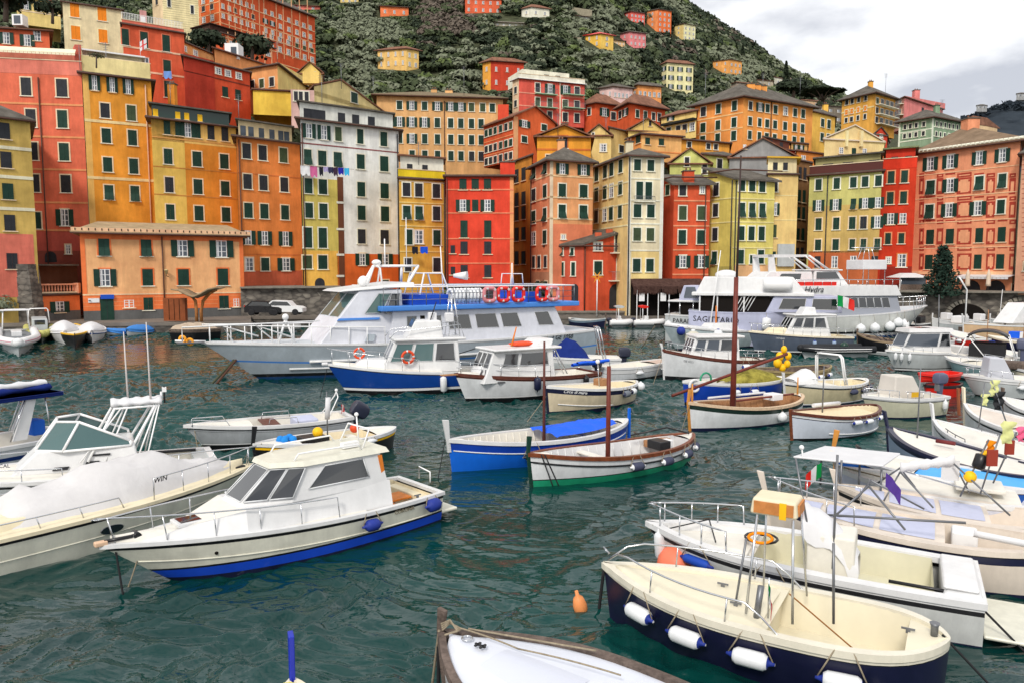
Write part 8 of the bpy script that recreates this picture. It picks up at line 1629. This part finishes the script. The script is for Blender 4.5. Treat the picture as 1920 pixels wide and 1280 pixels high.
B=rg('white gozzo with sky blue cockpit panels, blue hull and orange brown stem',(1563,838),(2010,912),1.0,.85,2.1,[(WHITE,-.06),(MAH,-.1),(paint((30,90,176)),-.4),(paint((180,190,200)),0),(NAVY,None)],gun=WHITE,inn=SK,floor=SK,fore=.60,aft=.05,stem=_mat('honey_wood',(206,140,64),.5),stemh=.52,stl=-.05,zf=.72,ribs=0,thw=(.5,.25),g=.16); mb=MB(); mb.tube([(B.L*.9,-.25,1.08),(B.L*.86,.25,1.12)],.05,BLACK); mb.build('bow_bollard',B.root)
B=rg('white and lilac grey gozzo partly under the flat white awning',(1568,875),(2040,938),1.0,.85,2.0,[(WHITE,-.1),(paint((208,212,228)),0),(NAVY,None)],gun=WHITE,inn=paint((214,216,226)),fore=.25,aft=.05,stem=PB,stemh=.42,stl=.12,g=.14); B.bx(1.6,2.6,-.5,.5,.88,.98,DECK,'hatch_cover',.03); B.line([(B.L-.2,.35,1.1),(B.L-1.2,.6,1.0)],.02)
B=rg('cream gozzo with lilac non slip hatches and tall tripod poles with a rolled sail',(1568,908),(2070,978),1.0,.85,1.9,[(PB,-.13),(BLACK,-.22),(PB,0),(NAVY,None)],gun=PB,inn=PB,fore=.40,aft=.05,stem=PB,stemh=.38,stl=.12,dk=PB,g=.16,zf=.3)
def pads(B,spans,m=LILAC,w_=.62):
    for a_,b_ in spans:
        mb=MB(); rows=[]
        for k in range(5):
            t=a_+(b_-a_)*k/4; y=max(.05,B.w(t)*w_); rows.append([(t*B.L,y*f,B.sh(t)+.06-.045*f*f)for f in(1,.5,0,-.5,-1)])
        mb.grid(rows[::-1],m); mb.build('nonslip_pad',B.root)
pads(B,((.80,.92),(.60,.78),(.42,.58)))
x=B.X(1700,0,1.2); zz=B.Zt(898,x,0); x2=B.X(1690,0,2.1); zt_=B.Zt(880,x2,0); mb=MB()
for dx,y in((-.5,.8),(.45,.7),(-.2,-.8),(.6,-.75)):mb.tube([(x+dx,y,.95),(x2,y*.25,zt_)],.02,DSTEEL)
for dx,y in((-1.9,.7),(-1.3,-.8)):mb.tube([(x+dx,y,.95),(B.X(1790,0,2.3),y*.2,B.Zt(866,B.X(1790,0,2.3),0))],.02,DSTEEL)
mb.tube([(x2,0,zt_),(B.X(1868,0,1),-.9,.9)],.02,STEEL); mb.build('tripod_frame',B.root)
x3=B.X(1792,0,2.2); z3=B.Zt(862,x3,0); mb=MB(); rows=[]
for i in range(15):f=i/14; c=Vector((x2,0,zt_+.05)).lerp(Vector((x3,0,z3)),f); rows.append([c+Vector((0,math.cos(g)*(.11+.02*math.sin(i*2.2)),math.sin(g)*(.11+.025*math.cos(i*1.9))))for g in[2*math.pi*k/9 for k in range(9)]])
mb.grid(rows,CANVAS,closed=True,caps=(True,True)); rows=[[(x3-.1+.35*a_,.05*math.sin(a_*9),z3-.45*b_)for a_ in(0,.3,.7,1)]for b_ in(0,.5,1)]; mb.grid(rows,CANVAS); mb.build('rolled_sail',B.root)
# flat awning on four posts
a=Vector(onz(1700,948,.9)); c_=[at(1487,858,18.2),at(1546,838,20.2),at(1688,852,19.2),at(1656,875,17.2)]; c0=(c_[0]+c_[1]+c_[2]+c_[3])/4; mb=MB(); P=[B.root.matrix_world.inverted()@p if 0 else Vector(((p-B.o).dot(B.u),(p-B.o).dot(B.v),p.z))for p in c_]
mb.hexa([p for p in P]+[p+Vector((0,0,.05))for p in P],CANVAS); mb.build('flat_awning',B.root,bevel=.02); mb=MB()
for px,py,D in((1578,935,17.6),(1612,870,17.9),(1653,880,17.4),(1540,862,18.6)):
    p=at(px,py if py<900 else 862,D); q=Vector(((p-B.o).dot(B.u),(p-B.o).dot(B.v),p.z)); mb.tube([q,(q.x,q.y,.7)],.025,DSTEEL)
mb.build('awning_posts',B.root); p=at(1541,866,17.9); q=Vector(((p-B.o).dot(B.u),(p-B.o).dot(B.v),p.z)); B.flag(q.x,q.y,q.z,.5,.36,ang=2.25,droop=.5); p=at(1503,838,18.2); q=Vector(((p-B.o).dot(B.u),(p-B.o).dot(B.v),p.z)); mb=MB(); mb.tube([q-Vector((.05,0,.3)),q],.02,PVC); mb.ball(q,.06,PVC); mb.build('stern_light',B.root)
# cluster of flagged fishing markers
def marker(px,py,D,h,items,label):
    """dan buoy pole with rags and floats; items: (height fraction, kind, material, size)"""
    a=at(px,py,D); t=thing('marker_pole',label,'marker buoy',tuple(a)); mb=MB(); lx=items.pop(0); mb.tube([(0,0,0),(lx,0,h)],.018,DSTEEL); mb.build('pole',t)
    for f,k,m,s_ in items:
        q=MB(); c=Vector((lx*f,0,h*f))
        if k=='ball':q.ball(c,s_,m); nm='float'
        elif k=='cyl':q.lathe(c-Vector((0,0,s_*1.3)),(.3,0,1),[(0,s_*.7),(.05,s_),(s_*2.4,s_),(s_*2.6,s_*.6)],m,10); nm='float'
        elif k=='board':q.box(c.x-s_*.5,c.x+s_*.5,-.02,.02,c.z-s_*.8,c.z+s_*.8,m); nm='red_board'
        else:
            rr=random.Random(int(px+f*100)); rows=[[(c.x+s_*(j/4-.15)*(1-.25*i/6)+rr.uniform(-.04,.04)*s_*2,.05*math.sin(i*2+j),c.z-s_*1.7*i/6+rr.uniform(-.05,.05)*s_)for j in range(5)]for i in range(7)]; q.grid(rows,m); nm='rag_flag'
        q.build(nm,t)
OF=_mat('orange_rag',(236,140,24),.8,.1); YF=_mat('pale_yellow_rag',(214,216,150),.8,.1); MR2=_mat('red_brown_board',(150,60,46),.6,.2)
marker(1800,930,16.2,1.25,[.55,(.35,'ball',YEL,.13),(.62,'cyl',BLACK,.13),(.98,'rag',OF,.20),(.8,'rag',YEL,.18)],'fishing marker pole with yellow ball, black float and orange rag')
marker(1838,925,16.0,1.3,[.35,(.60,'board',MR2,.22),(1.2,'rag',YF,.28)],'fishing marker pole with rust red board and pale yellow rag')
marker(1862,905,16.6,1.15,[.45,(.70,'board',MR2,.20),(1.1,'rag',_mat('pink_rag',(232,100,140),.8),.2)],'fishing marker pole with rust red board and a pink cloth on top')
marker(1895,815,20.5,1.5,[-.6,(1.0,'rag',YF,.26),(.8,'rag',BLACK,.30)],'leaning marker pole with lime and black flags by the right edge')
marker(1835,800,22,1.3,[.1,(.75,'rag',YF,.2)],'slim marker pole with a torn yellow pennant behind the navy rimmed gozzo')
# big cream gozzo
B=rg('large cream gozzo with navy sheer band, lilac hatches, purple flag and curved cream stem post',(1436,926),(2040,1024),1.08,.92,1.9,[(WHITE,-.05),(BLACK,-.10),(NAVY,-.24),(PB,0),(NAVY,None)],gun=PB,inn=PB,floor=PB,fore=.40,aft=.05,stem=PB,stemh=.52,stl=.16,dk=PB,g=.17,zf=.25); pads(B,((.80,.93),(.62,.78),(.43,.60)))
B.bx(B.L*.30,B.L*.38,-.5,0,.3,.85,PVC,'white_jerrican',.05); B.line([(B.L*.32,.6,1.05),(B.L*.12,.7,1.0)],.07,CANVAS,name='rolled_cloth'); B.rail(.68,.98,.42,posts=3); x=B.X(1640,0,1.3); mb=MB()
for dx,y in((-.6,.85),(.7,.7),(-.9,-.8),(.4,-.85)):mb.tube([(x+dx,y,1.0),(x+.1,y*.3,B.Zt(905,x+.1,0))],.022,DSTEEL)
mb.tube([(x+.9,.8,1.05),(x-1.6,.85,1.3)],.025,DSTEEL); mb.build('tripod_frame',B.root); B.flag(x-.2,.3,1.95,.35,.3,[_mat('purple_flag',(88,60,150),.8)]*3,ang=.6,droop=.8)
# console boat with swim platform
B=Boat('console_boat','white fishing boat with draped console, padded stern bench and swim platform',(1213,978),(1838,1092),.88,.72,2.25,sag=.03,tr=.9,tm=.4,pb=2.6,rake=.5,k=.2); G3=paint((206,208,206),.08)
B.hull([(WHITE,-.12),(RUBBER,-.20),(G3,0),(NAVY,None)]); B.gunwale(.20,WHITE); B.deck(.62,1,DECK,drop=.12,camber=.02); B.well(.12,.62,.22,_mat('inner_beige',(212,208,184),.6,var=.08),slope=.97)
B.well(.64,.93,.5,WHITE,DECK,slope=.9,name='bow_well'); B.bx(B.L*.0,B.L*.10,-.92,.92,.3,.80,WHITE,'stern_bench',.08); B.bx(B.L*.01,B.L*.10,-.8,.8,.80,.88,WHITE,'bench_pad',.05); B.bx(-.95,-.02,-.85,.85,.10,.17,HC,'swim_platform',.03)
xk=B.X(1555,.1,1.2); B.bx(xk-.45,xk+.35,-.38,.42,.25,1.28,DECK,'console',.05); mb=MB(); r=random.Random(5); rows=[[(xk+.42-.95*i/8+.04*r.random(),y+.03*math.sin(i*1.7),1.72-.30*abs(y/.5)**1.5-.06*i-(.35*(i/8)**3)+.05*r.random())for y in(-.46,-.42,-.3,-.1,.1,.3,.42,.46)]for i in range(9)]; rows=[[(p[0],p[1],p[2]-(.22+.1*math.sin(i))if j in(0,7)else p[2])for j,p in enumerate(rw)]for i,rw in enumerate(rows)]; mb.grid(rows,CANVAS); mb.grid([[(xk+.44,y,1.62)for y in(-.4,.4)],[(xk+.40,y,1.2)for y in(-.4,.4)]],_mat('red_brown_board',(150,60,46),.6)); mb.build('draped_canvas',B.root)
mb=MB(); mb.tube([(xk-.1,.42,.7),(xk-.1,.35,2.75)],.022,DSTEEL); mb.tube([(xk+.3,.42,1.2),(xk+.6,.3,2.6)],.018,DSTEEL); mb.tube([(xk-1.0,.7,.75),(xk-2.2,.75,.75)],.03,BLACK); mb.build('console_poles',B.root)
B.bx(B.L*.66,B.L*.80,-.5,.35,.62,.74,DECK,'foredeck_cushion',.05); mb=MB(); mb.torus((B.L*.62,-.2,.85),(.1,0,1),.3,.025,BLACK,16,5); mb.torus((B.L*.62,-.1,.88),(.1,.1,1),.22,.03,OF,16,5); mb.build('hose_coil',B.root)
B.rail(.70,.97,.42,posts=3,r=.018); B.line([B.W(.3,-B.vis*-.6,.8),onz(1960,1260,-.2)],.02,DROPE,world=True); B.line([(B.L*.93,.2,.85),(B.L*.8,-.4,1.0),(B.L*.75,.3,.8)],.014,BLACK)
B.fend(.97,'white fender hung at the bow of the white fishing boat with draped console',.55,.11,mode='v',dz=-.35,me=FEND); B.fend(.80,'royal blue sausage fender forward on the white fishing boat',.6,.09,_mat('royal_fender',(26,70,170),.6),dz=-.3); B.fend(.56,'royal blue sausage fender amidships on the white fishing boat',.6,.09,_mat('royal_fender',(26,70,170),.6),dz=-.34)
o=MB(); o.ball((0,0,0),.40,_mat('coral_buoy',(240,124,92),.5,.4,var=.08),20); q=o.build('mooring_buoy',loc=tuple(at(1270,1058,14.6))); tag(q,'big coral pink ball buoy squeezed between the navy gozzo and the white fishing boat','buoy')
# navy and cream gozzo in front
NV=paint((18,20,52),.08); CR=paint((226,220,202),.05); CI=_mat('cream_inside',(222,214,190),.5,.3,var=.05)
B=gozzo('fibreglass_gozzo','navy hulled gozzo with cream interior and four white fenders with blue tips',(1132,1056),(1782,1200),.88,.84,2.0,[(CR,-.13),(BLACK,-.145),(NV,.04),(NV,None)],gun=CR,inn=CI,floor=CI,fore=.46,aft=.10,decks=CI,stem=None,sag=.13,g=.13,zf=.16,full=3.0,sr=.05)
B.well(.47,.93,.52,CI,CI,slope=.92,name='foredeck_well'); B.deck(.44,.475,CI,drop=.0,camber=0,name='bulkhead_top')
mb=MB()
for t in(.56,.70):I=B.inner(t,.15); mb.box(I.x-.03,I.x+.03,-I.y*.9,I.y*.9,.52,.545,CR)
mb.box(B.L*.5,B.L*.9,-.02,.02,.521,.53,CR); mb.build('deck_seams',B.root)
mb=MB(); mb.lathe((B.L*.30,.25,.17),(0,0,1),[(0,.22),(.12,.24),(.14,.18)],BLACK,16); mb.build('black_bucket',B.root)
for sd in(1,-1):
    mb=MB(); P=[Vector((B.hp(t,1,1).x,sd*(B.w(t)-.07),B.sh(t)+.40*min(1,(t-.40)*12,(.985-t)*12+.2)))for t in[.40+.58*k/12 for k in range(13)]]; mb.tube([P[0]-Vector((.05,0,.0))]+P,.016,STEEL)
    for k in(3,8):mb.tube([P[k],P[k]-Vector((-.03,0,.40))],.014,STEEL)
    mb.build('side_rail',B.root)
mb=MB(); a_,b_=B.w(.98)-.07,0; x_=B.L*.98; mb.tube([(x_,a_,B.zb+.2),(B.L,0,B.zb+.3),(x_,-a_,B.zb+.2)],.016,STEEL); mb.build('bow_rail',B.root)
xs,y0=B.X(1456,0,2.2),0; zb1=B.Zt(958,xs,0); mb=MB()
for dx,y in((.22,.30),(-.30,.30),(.22,-.30),(-.3,-.30)):mb.tube([(xs+dx*1.3,y*1.9,.82),(xs+dx,y,zb1)],.02 if y>0 else .016,STEEL)
mb.build('radar_stand',B.root); mb=MB(); mb.hexa([(xs-.36,-.30,zb1),(xs+.34,-.30,zb1),(xs+.34,.30,zb1),(xs-.36,.30,zb1),(xs-.33,-.27,zb1+.25),(xs+.31,-.27,zb1+.25),(xs+.31,.27,zb1+.25),(xs-.33,.27,zb1+.25)],CDECK); bxx=mb.build('instrument_box',B.root,bevel=.04)
mb=MB(); mb.box(xs-.30,xs+.28,.285,.305,zb1+.03,zb1+.21,_mat('plywood',(196,128,70),.6,.2,var=.2,scale=8)); mb.box(xs-.37,xs-.34,-.2,.2,zb1+.03,zb1+.2,_mat('plywood',(196,128,70),.6)); mb.build('wooden_front',bxx); mb=MB(); mb.box(xs-.20,xs-.10,.305,.32,zb1-.02,zb1+.23,YEL); mb.build('yellow_label',bxx)
mb=MB(); mb.tube([(xs+.55,.25,.6),(xs+.4,.2,1.85)],.018,DSTEEL); mb.build('rod_holder',B.root); mb=MB(); mb.tube([(xs+.15,.5,.7),(xs+.1,.45,1.25)],.05,DSTEEL); mb.build('rod_holder',B.root); mb=MB(); mb.tube([(xs-.9,.2,.8),(xs-.85,.15,2.0)],.02,DSTEEL); mb.build('rod_holder',B.root); B.flag(xs-.05,.62,1.42,.32,.22,ang=1.2,droop=.9,pole=.85)
for t,nm in((.83,'first'),(.66,'second'),(.47,'third'),(.235,'fourth and largest')):B.fend(t,nm+' white blue tipped fender from the bow of the navy gozzo',.52,.125,dz=-.36 if t>.3 else-.4)
B.line([(B.L-.5,.1,.62),(B.L-.9,-.15,.6),(B.L-1.1,.2,.58),(B.L-.7,.3,.58)],.018,ROPE); mb=MB(); mb.torus((B.L*.78,-.2,.58),(0,0,1),.08,.04,_mat('brown_rope',(150,100,50),.9),12,5); mb.build('rope_coil',B.root)
B.line([(xs-.3,.4,1.2),(B.L*.22,.1,.4)],.012,_mat('brown_rope',(150,100,50),.9)); B.line([B.W(B.L,0,.75),onz(1122,1150,-.1)],.03,DROPE,world=True,name='mooring_chain'); B.cleats([(.55,.3),(.62,-.3),(.1,.0)]); mb=MB(); mb.lathe((.2,0,.85),(0,0,1),[(0,.05),(.15,.05),(.2,.07)],DSTEEL,10); mb.build('rudder_head',B.root); B.line([B.W(.1,0,.9),onz(1900,1330,0)],.018,DROPE,world=True)
# bottom centre: grey decked boat
GW=_mat('grey_weathered_rail',(112,98,90),.8,.2,var=.4,scale=9,bump=.4,bscale=20,streak=.3)
B=gozzo('wooden_gozzo','white decked gozzo with weathered grey wooden rails and worn stem at the bottom edge',(826,1184),(1500,1478),.95,.9,2.3,[(GW,-.10),(HW,.05),(NAVY,None)],gun=GW,inn=WHITE,fore=.12,aft=.04,decks=_mat('pale_grey_deck',(214,218,228),.5,.3,var=.05),stem=GW,stemh=.36,stl=-.02,g=.10,sag=.1)
mb=MB(); x=B.L-.75; mb.box(x-.09,x+.09,-.015,.015,.99,1.01,BLACK); mb.box(x-.06,x-.03,-.06,.06,.99,1.01,BLACK); mb.box(x+.03,x+.06,-.06,.06,.99,1.01,BLACK); mb.build('deck_cleat',B.root); mb=MB(); mb.torus((B.L-.48,-.03,1.0),(0,0,1),.07,.016,STEEL,14,5); mb.build('deck_ring',B.root)
for k in range(4):B.line([(B.L-.14+.02*k,.10-.01*k,1.06+.02*k),(B.L-.1,-.09,1.08+.015*k),(B.L-.28,-.14+.03*k,1.03),(B.L-.22,.14,1.03)],.013,ROPE)
B.line([(B.L-.2,-.1,1.05),(B.L-1.2,-.25,1.0),(B.L-2.6,-.55,1.0)],.012,ROPE,sagz=-.02); B.line([(B.L-.3,-.25,1.0),(B.L-2.0,-.9,.98)],.014,ROPE); B.line([B.W(B.L-.02,.05,1.0),onz(808,1300,-.1)],.02,ROPE,world=True); B.line([B.W(B.L+.02,.02,.95),onz(822,1310,-.1)],.03,DROPE,world=True)
pads(B,((.55,.80),),_mat('deck_hatch_grey',(206,210,222),.5),.45)
B=gozzo('wooden_gozzo','cream gozzo bow with a tall royal blue stem post at the bottom edge',(548,1276),(700,2000),.9,.85,1.9,[(CREAM,-.1),(BLUE,-.2),(HW,0),(NAVY,None)],gun=CREAM,inn=DECK,fore=.3,aft=.05,decks=CDECK,stem=paint((22,44,170),.05),stemh=.62,stl=.04,g=.1)
for k in range(3):B.line([(B.L-.2,.12-.03*k,1.0),(B.L-.35,-.16,.98),(B.L-.5,.18,.98)],.012,_mat('yellow_rope',(206,196,110),.9))
q=onz(1092,1140,0); o=MB(); o.lathe((0,0,-.12),(-.25,0,1),[(0,.06),(.05,.12),(.2,.125),(.33,.09),(.38,.035),(.46,.03)],_mat('peach_buoy',(236,150,90),.5,.3,var=.12),14); o=o.build('mooring_buoy',loc=(q.x,q.y,0)); tag(o,'small peach orange float buoy alone on the open water','buoy')
# ================================================================ QUAYSIDE THINGS
def garment(px,py,w_,h_,m,label,D=87.6,k=0):
    a=at(px,py,D); mb=MB(); n=5; W_,H_=w_*D/F,h_*D/F; rows=[[(W_*(j/n-.5)*(1-.25*k*(i/4)),-.06*math.sin(j*1.8+i),-H_*i/4*(1-.15*math.cos(j*2.1)))for j in range(n+1)]for i in range(5)]; mb.grid(rows,m); tag(mb.build('garment',loc=tuple(a)),label,'laundry','laundry on the white house')
a,b=at(562,309,87.4),at(664,318,87.9); mb=MB(); mb.tube([(0,0,0),tuple((b-a)*.5-Vector((0,0,.1))),tuple(b-a)],.02,ROPE); tag(mb.build('washing_line',loc=tuple(a)),'washing line strung below the second row of white house windows','washing line')
C_=lambda n,c:_mat(n,c,.8,.1)
for px,w_,h_,m,lb in((572,17,17,CANVAS,'round white sheet at the left end of the washing line'),(588,13,19,C_('cloth_pink',(190,96,140)),'pink towel beside the white sheet on the line'),(602,7,16,C_('cloth_black',(34,34,44)),'black trousers on the line'),(611,9,9,C_('cloth_lilac',(160,150,190)),'lilac top on the line'),(620,9,11,C_('cloth_ink',(50,50,74)),'dark grey top on the line'),(629,8,15,C_('cloth_dark',(60,44,60)),'long dark plum garment on the line'),(639,10,12,C_('cloth_royal',(40,40,150)),'royal blue shirt on the line'),(650,9,13,C_('cloth_cyan',(60,170,214)),'cyan shirt on the line')):garment(px,311+(px-572)*.06,w_,h_,m,lb)
garment(314,134,14,13,C_('cloth_sky',(110,150,214)),'pale blue cloth under the window of the brick red upper house',109.5); garment(795,463,14,12,C_('cloth_blue2',(30,80,200)),'blue towel under the window of the mustard house',87.1); garment(778,463,11,13,C_('cloth_black',(34,34,44)),'black trousers under the window of the mustard house',87.1)
def car(px,py,D,m,label,L_=3.9):
    a=at(px,py,D); t=thing('parked_car',label,'car',tuple(a)); mb=MB(); P=[(-.5,.18),(.5,.18),(.5,.42),(.42,.52),(.24,.56),(.12,.86),(-.30,.90),(-.46,.60),(-.5,.5)]; mb.prism([(x*L_,-.8,z*1.65)for x,z in P],(0,1.6,0),m); mb.build('body',t,bevel=.06)
    mb=MB(); mb.prism([(x*L_,-.82,z*1.65)for x,z in((.20,.58),(.10,.82),(-.28,.85),(-.40,.60))],(0,1.64,0),GLASS); mb.build('side_windows',t)
    for x in(-.31,.31):
        for y in(-.8,.8):q=MB(); q.lathe((x*L_,y-.1,.3),(0,1,0),[(0,.27),(.02,.32),(.18,.32),(.2,.27)],RUBBER,14); q.lathe((x*L_,y-.105,.3),(0,1,0),[(0,.18),(.01,.18)],DSTEEL,10)if 0 else None; q.build('wheel',t)
    for y in(-.6,.6):q=MB(); q.box(-L_/2-.03,-L_/2+.02,y-.12,y+.12,.85,1.05,RED); q.build('tail_light',t)
car(498,591,80.2,BLACK,'black car parked before the rubble retaining wall'); car(536,590,80.2,PVC,'white hatchback parked right of the black car')
def shelter():
    a=at(366,603,73.6); t=thing('timber_canopy','winged brown timber canopy on a curved post before the harbour office','canopy',tuple(a)); W=_mat('canopy_wood',(176,116,66),.6,.2,var=.25,scale=4); k=73.6/F; up=[(-34,60),(-20,58),(-5,50),(6,46),(18,51),(34,60),(50,63)]; q=MB()
    q.grid([[(x*k,y,z*k+.1*abs(y))for x,z in up]for y in(-1.1,0,1.1)],_mat('canopy_top',(150,128,100),.8,var=.2)); q.build('roof',t,solid=.14)
    for pts in([(3,0),(3,20),(2,38),(-6,48),(-22,55)],[(12,0),(12,20),(16,38),(28,52),(42,60)]):q=MB(); q.tube([(x*k,0,z*k)for x,z in pts],.16,W,n=6); q.build('curved_post',t)
    b=at(328,602,74.2); q=MB(); q.box(-1.05,1.05,-.05,.5,0,2.2,_mat('red_timber',(136,70,30),.6,var=.2)); [q.box(x-.02,x+.02,-.08,-.05,.1,2.1,DARK)for x in(-.5,0,.5)]; tag(q.build('ticket_kiosk',loc=tuple(b)),'red brown timber kiosk left of the winged canopy','kiosk')
shelter()
def restaurant():
    a=at(1182,545,84.6); b=at(1312,545,84.9); t=thing('thatch_awning','shaggy brown thatch awning along the restaurant front under the cream house','awning',tuple(a)); L_=(b-a).length; m=_mat('thatch',(78,56,50),.95,.05,var=.5,scale=3,bump=1,bscale=14); q=MB(); r=random.Random(7)
    q.hexa([(0,-2.2,.2),(L_,-2.2,.2),(L_,0,.9),(0,0,.9),(0,-2.2,.5),(L_,-2.2,.5),(L_,0,1.3),(0,0,1.3)],m)
    for k in range(150):x=r.uniform(0,L_); w_=r.uniform(.05,.16); y=-2.25+r.uniform(-.05,.1); q.face([(x,y,.5),(x+w_,y,.5),(x+w_,y,-.1-r.random()*.35),(x,y,-.1-r.random()*.3)],m)
    q.build('thatch',t); q=MB(); q.box(0,L_,-.2,0,-3.3,.9,DARK); q.build('shopfront',t)
    for k in range(7):q=MB(); x=.4+k*(L_-.8)/6; q.box(x-.04,x+.04,-2.1,-2.0,-3.3,.3,TUBEW); q.build('awning_post',t)
    for i,f in enumerate((.12,.42,.7)):q=MB(); q.box(-.3,.3,-.02,.02,-.9,0,PVC); tag(q.build('menu_board',loc=(a.x+L_*f,a.y-2.0,a.z-.2)),'white hanging notice under the brown thatch awning','notice','white notices under the thatch awning')
restaurant()
def post(px,D,h,label,m=PVC,top=None,r_=.06):
    a=at(px,590,D); t=thing('mast_post',label,'post',(a.x,a.y,.85)); q=MB(); q.tube([(0,0,0),(0,0,h)],r_,m); q.build('pole',t)
    if top:q=MB(); top(q,h); q.build('top_sign',t)
st=_mat('star_gold',(226,150,40),.5)
post(1119,84,4.0,'white post topped by an orange star ornament before the small red house',top=lambda q,h:[q.prism([(.75*math.cos(g+k*math.pi/3)*.2,-.03,h+.3+.75*math.sin(g+k*math.pi/3)*.2)for g in(-.6,.6)]+[(.75*math.cos(k*math.pi/3),-.03,h+.3+.75*math.sin(k*math.pi/3))]+[],(0,.06,0),st)for k in range(6)])
for px,py,D,lb in((1564,492,92.6,'gold light star in the window of the sage house'),(1691,490,90.6,'gold light star on the lower window of the deep red house')):
    q=MB(); P=[((.95 if k%2==0 else .42)*math.sin(math.pi*k/5),0,(.95 if k%2==0 else .42)*math.cos(math.pi*k/5))for k in range(11)]; q.tube(P,.09,st,n=5); tag(q.build('star_ornament',loc=tuple(at(px,py,D-.3))),lb,'ornament')
def gazebo(x0,x1,yt,yb,D,label):
    a,b=at(x0,yt,D),at(x1,yt,D); z0=at(x0,yb,D).z; t=thing('gazebo',label,'gazebo',(a.x,a.y,z0)); w_=b.x-a.x; h_=a.z-z0; q=MB(); q.hexa([(-.2,-.2,h_),(w_+.2,-.2,h_),(w_+.2,3,h_),(-.2,3,h_),(w_*.3,1,h_+.5),(w_*.7,1,h_+.5),(w_*.7,2,h_+.5),(w_*.3,2,h_+.5)],CANVAS); q.build('canopy',t)
    for x in(0,w_):q=MB(); q.box(x-.04,x+.04,0,.08,0,h_,PVC); q.build('post',t)
    q=MB(); q.box(.1,w_-.1,.2,.22,.9,h_,BGLASS); q.box(0,w_,.1,.3,0,.9,OLDWOOD); q.build('side_panels',t)
gazebo(1688,1740,521,549,86,'white roofed glazed gazebo left of the decorated spruce')
for px,lb in((1813,'closed cream parasol left of the dark restaurant doors'),(1852,'closed cream parasol between the two dark restaurant doors')):
    a=at(px,549,83.3); t=thing('closed_parasol',lb,'parasol',tuple(a)); q=MB(); q.tube([(0,0,0),(0,0,2.6)],.04,OLDWOOD); q.build('pole',t); q=MB(); q.lathe((0,0,.7),(0,0,1),[(0,.28),(.3,.24),(1.2,.2),(1.8,.06)],_mat('parasol_cream',(214,196,176),.85),9); q.build('folded_canopy',t)
a=at(262,80,109); t=thing('flag','white flag with a red cross flying at the roof terrace of the amber house','flag',tuple(a)); q=MB(); rows=[[(.18*i-.6*0,-.1*math.sin(i),-.16*j-.16*i*0+.12*i)for i in range(6)]for j in range(9)]; q.grid(rows,None,mf=lambda i,j:RED if i==4 or j==2 else CANVAS); q.build('cloth',t); q=MB(); q.tube([(0,0,.2),(.05,0,-3)],.03,STEEL); q.build('pole',t)
# wires, aerials and dishes on the roofs
rr=random.Random(21)
for px,py,D,h in((200,132,88,3),(320,196,90,2.5),(604,200,92,3.5),(640,158,101,2.5),(870,176,134,4.5),(785,300,90,2),(1000,230,128,3),(1046,246,104,2.2),(1322,195,131,5),(1206,248,118,2.5),(1500,175,150,3),(1660,175,166,4),(1430,172,132,3),(448,225,91,2.8),(150,130,86,2.5),(1136,250,118,2.5),(1765,220,140,3),(700,180,132,3.2),(520,118,120,3)):
    a=at(px,py,D); q=MB(); q.tube([(0,0,-.6),(0,0,h)],.035,DSTEEL,n=4)
    for k in range(5):q.tube([(-.45+.05*k,0,h-.12*k*1.6),(.45-.05*k,0,h-.12*k*1.6)],.018,DSTEEL,n=3)
    tag(q.build('tv_aerial',loc=tuple(a)),'thin television aerial standing on an old house roof','aerial','television aerials on the roofs')
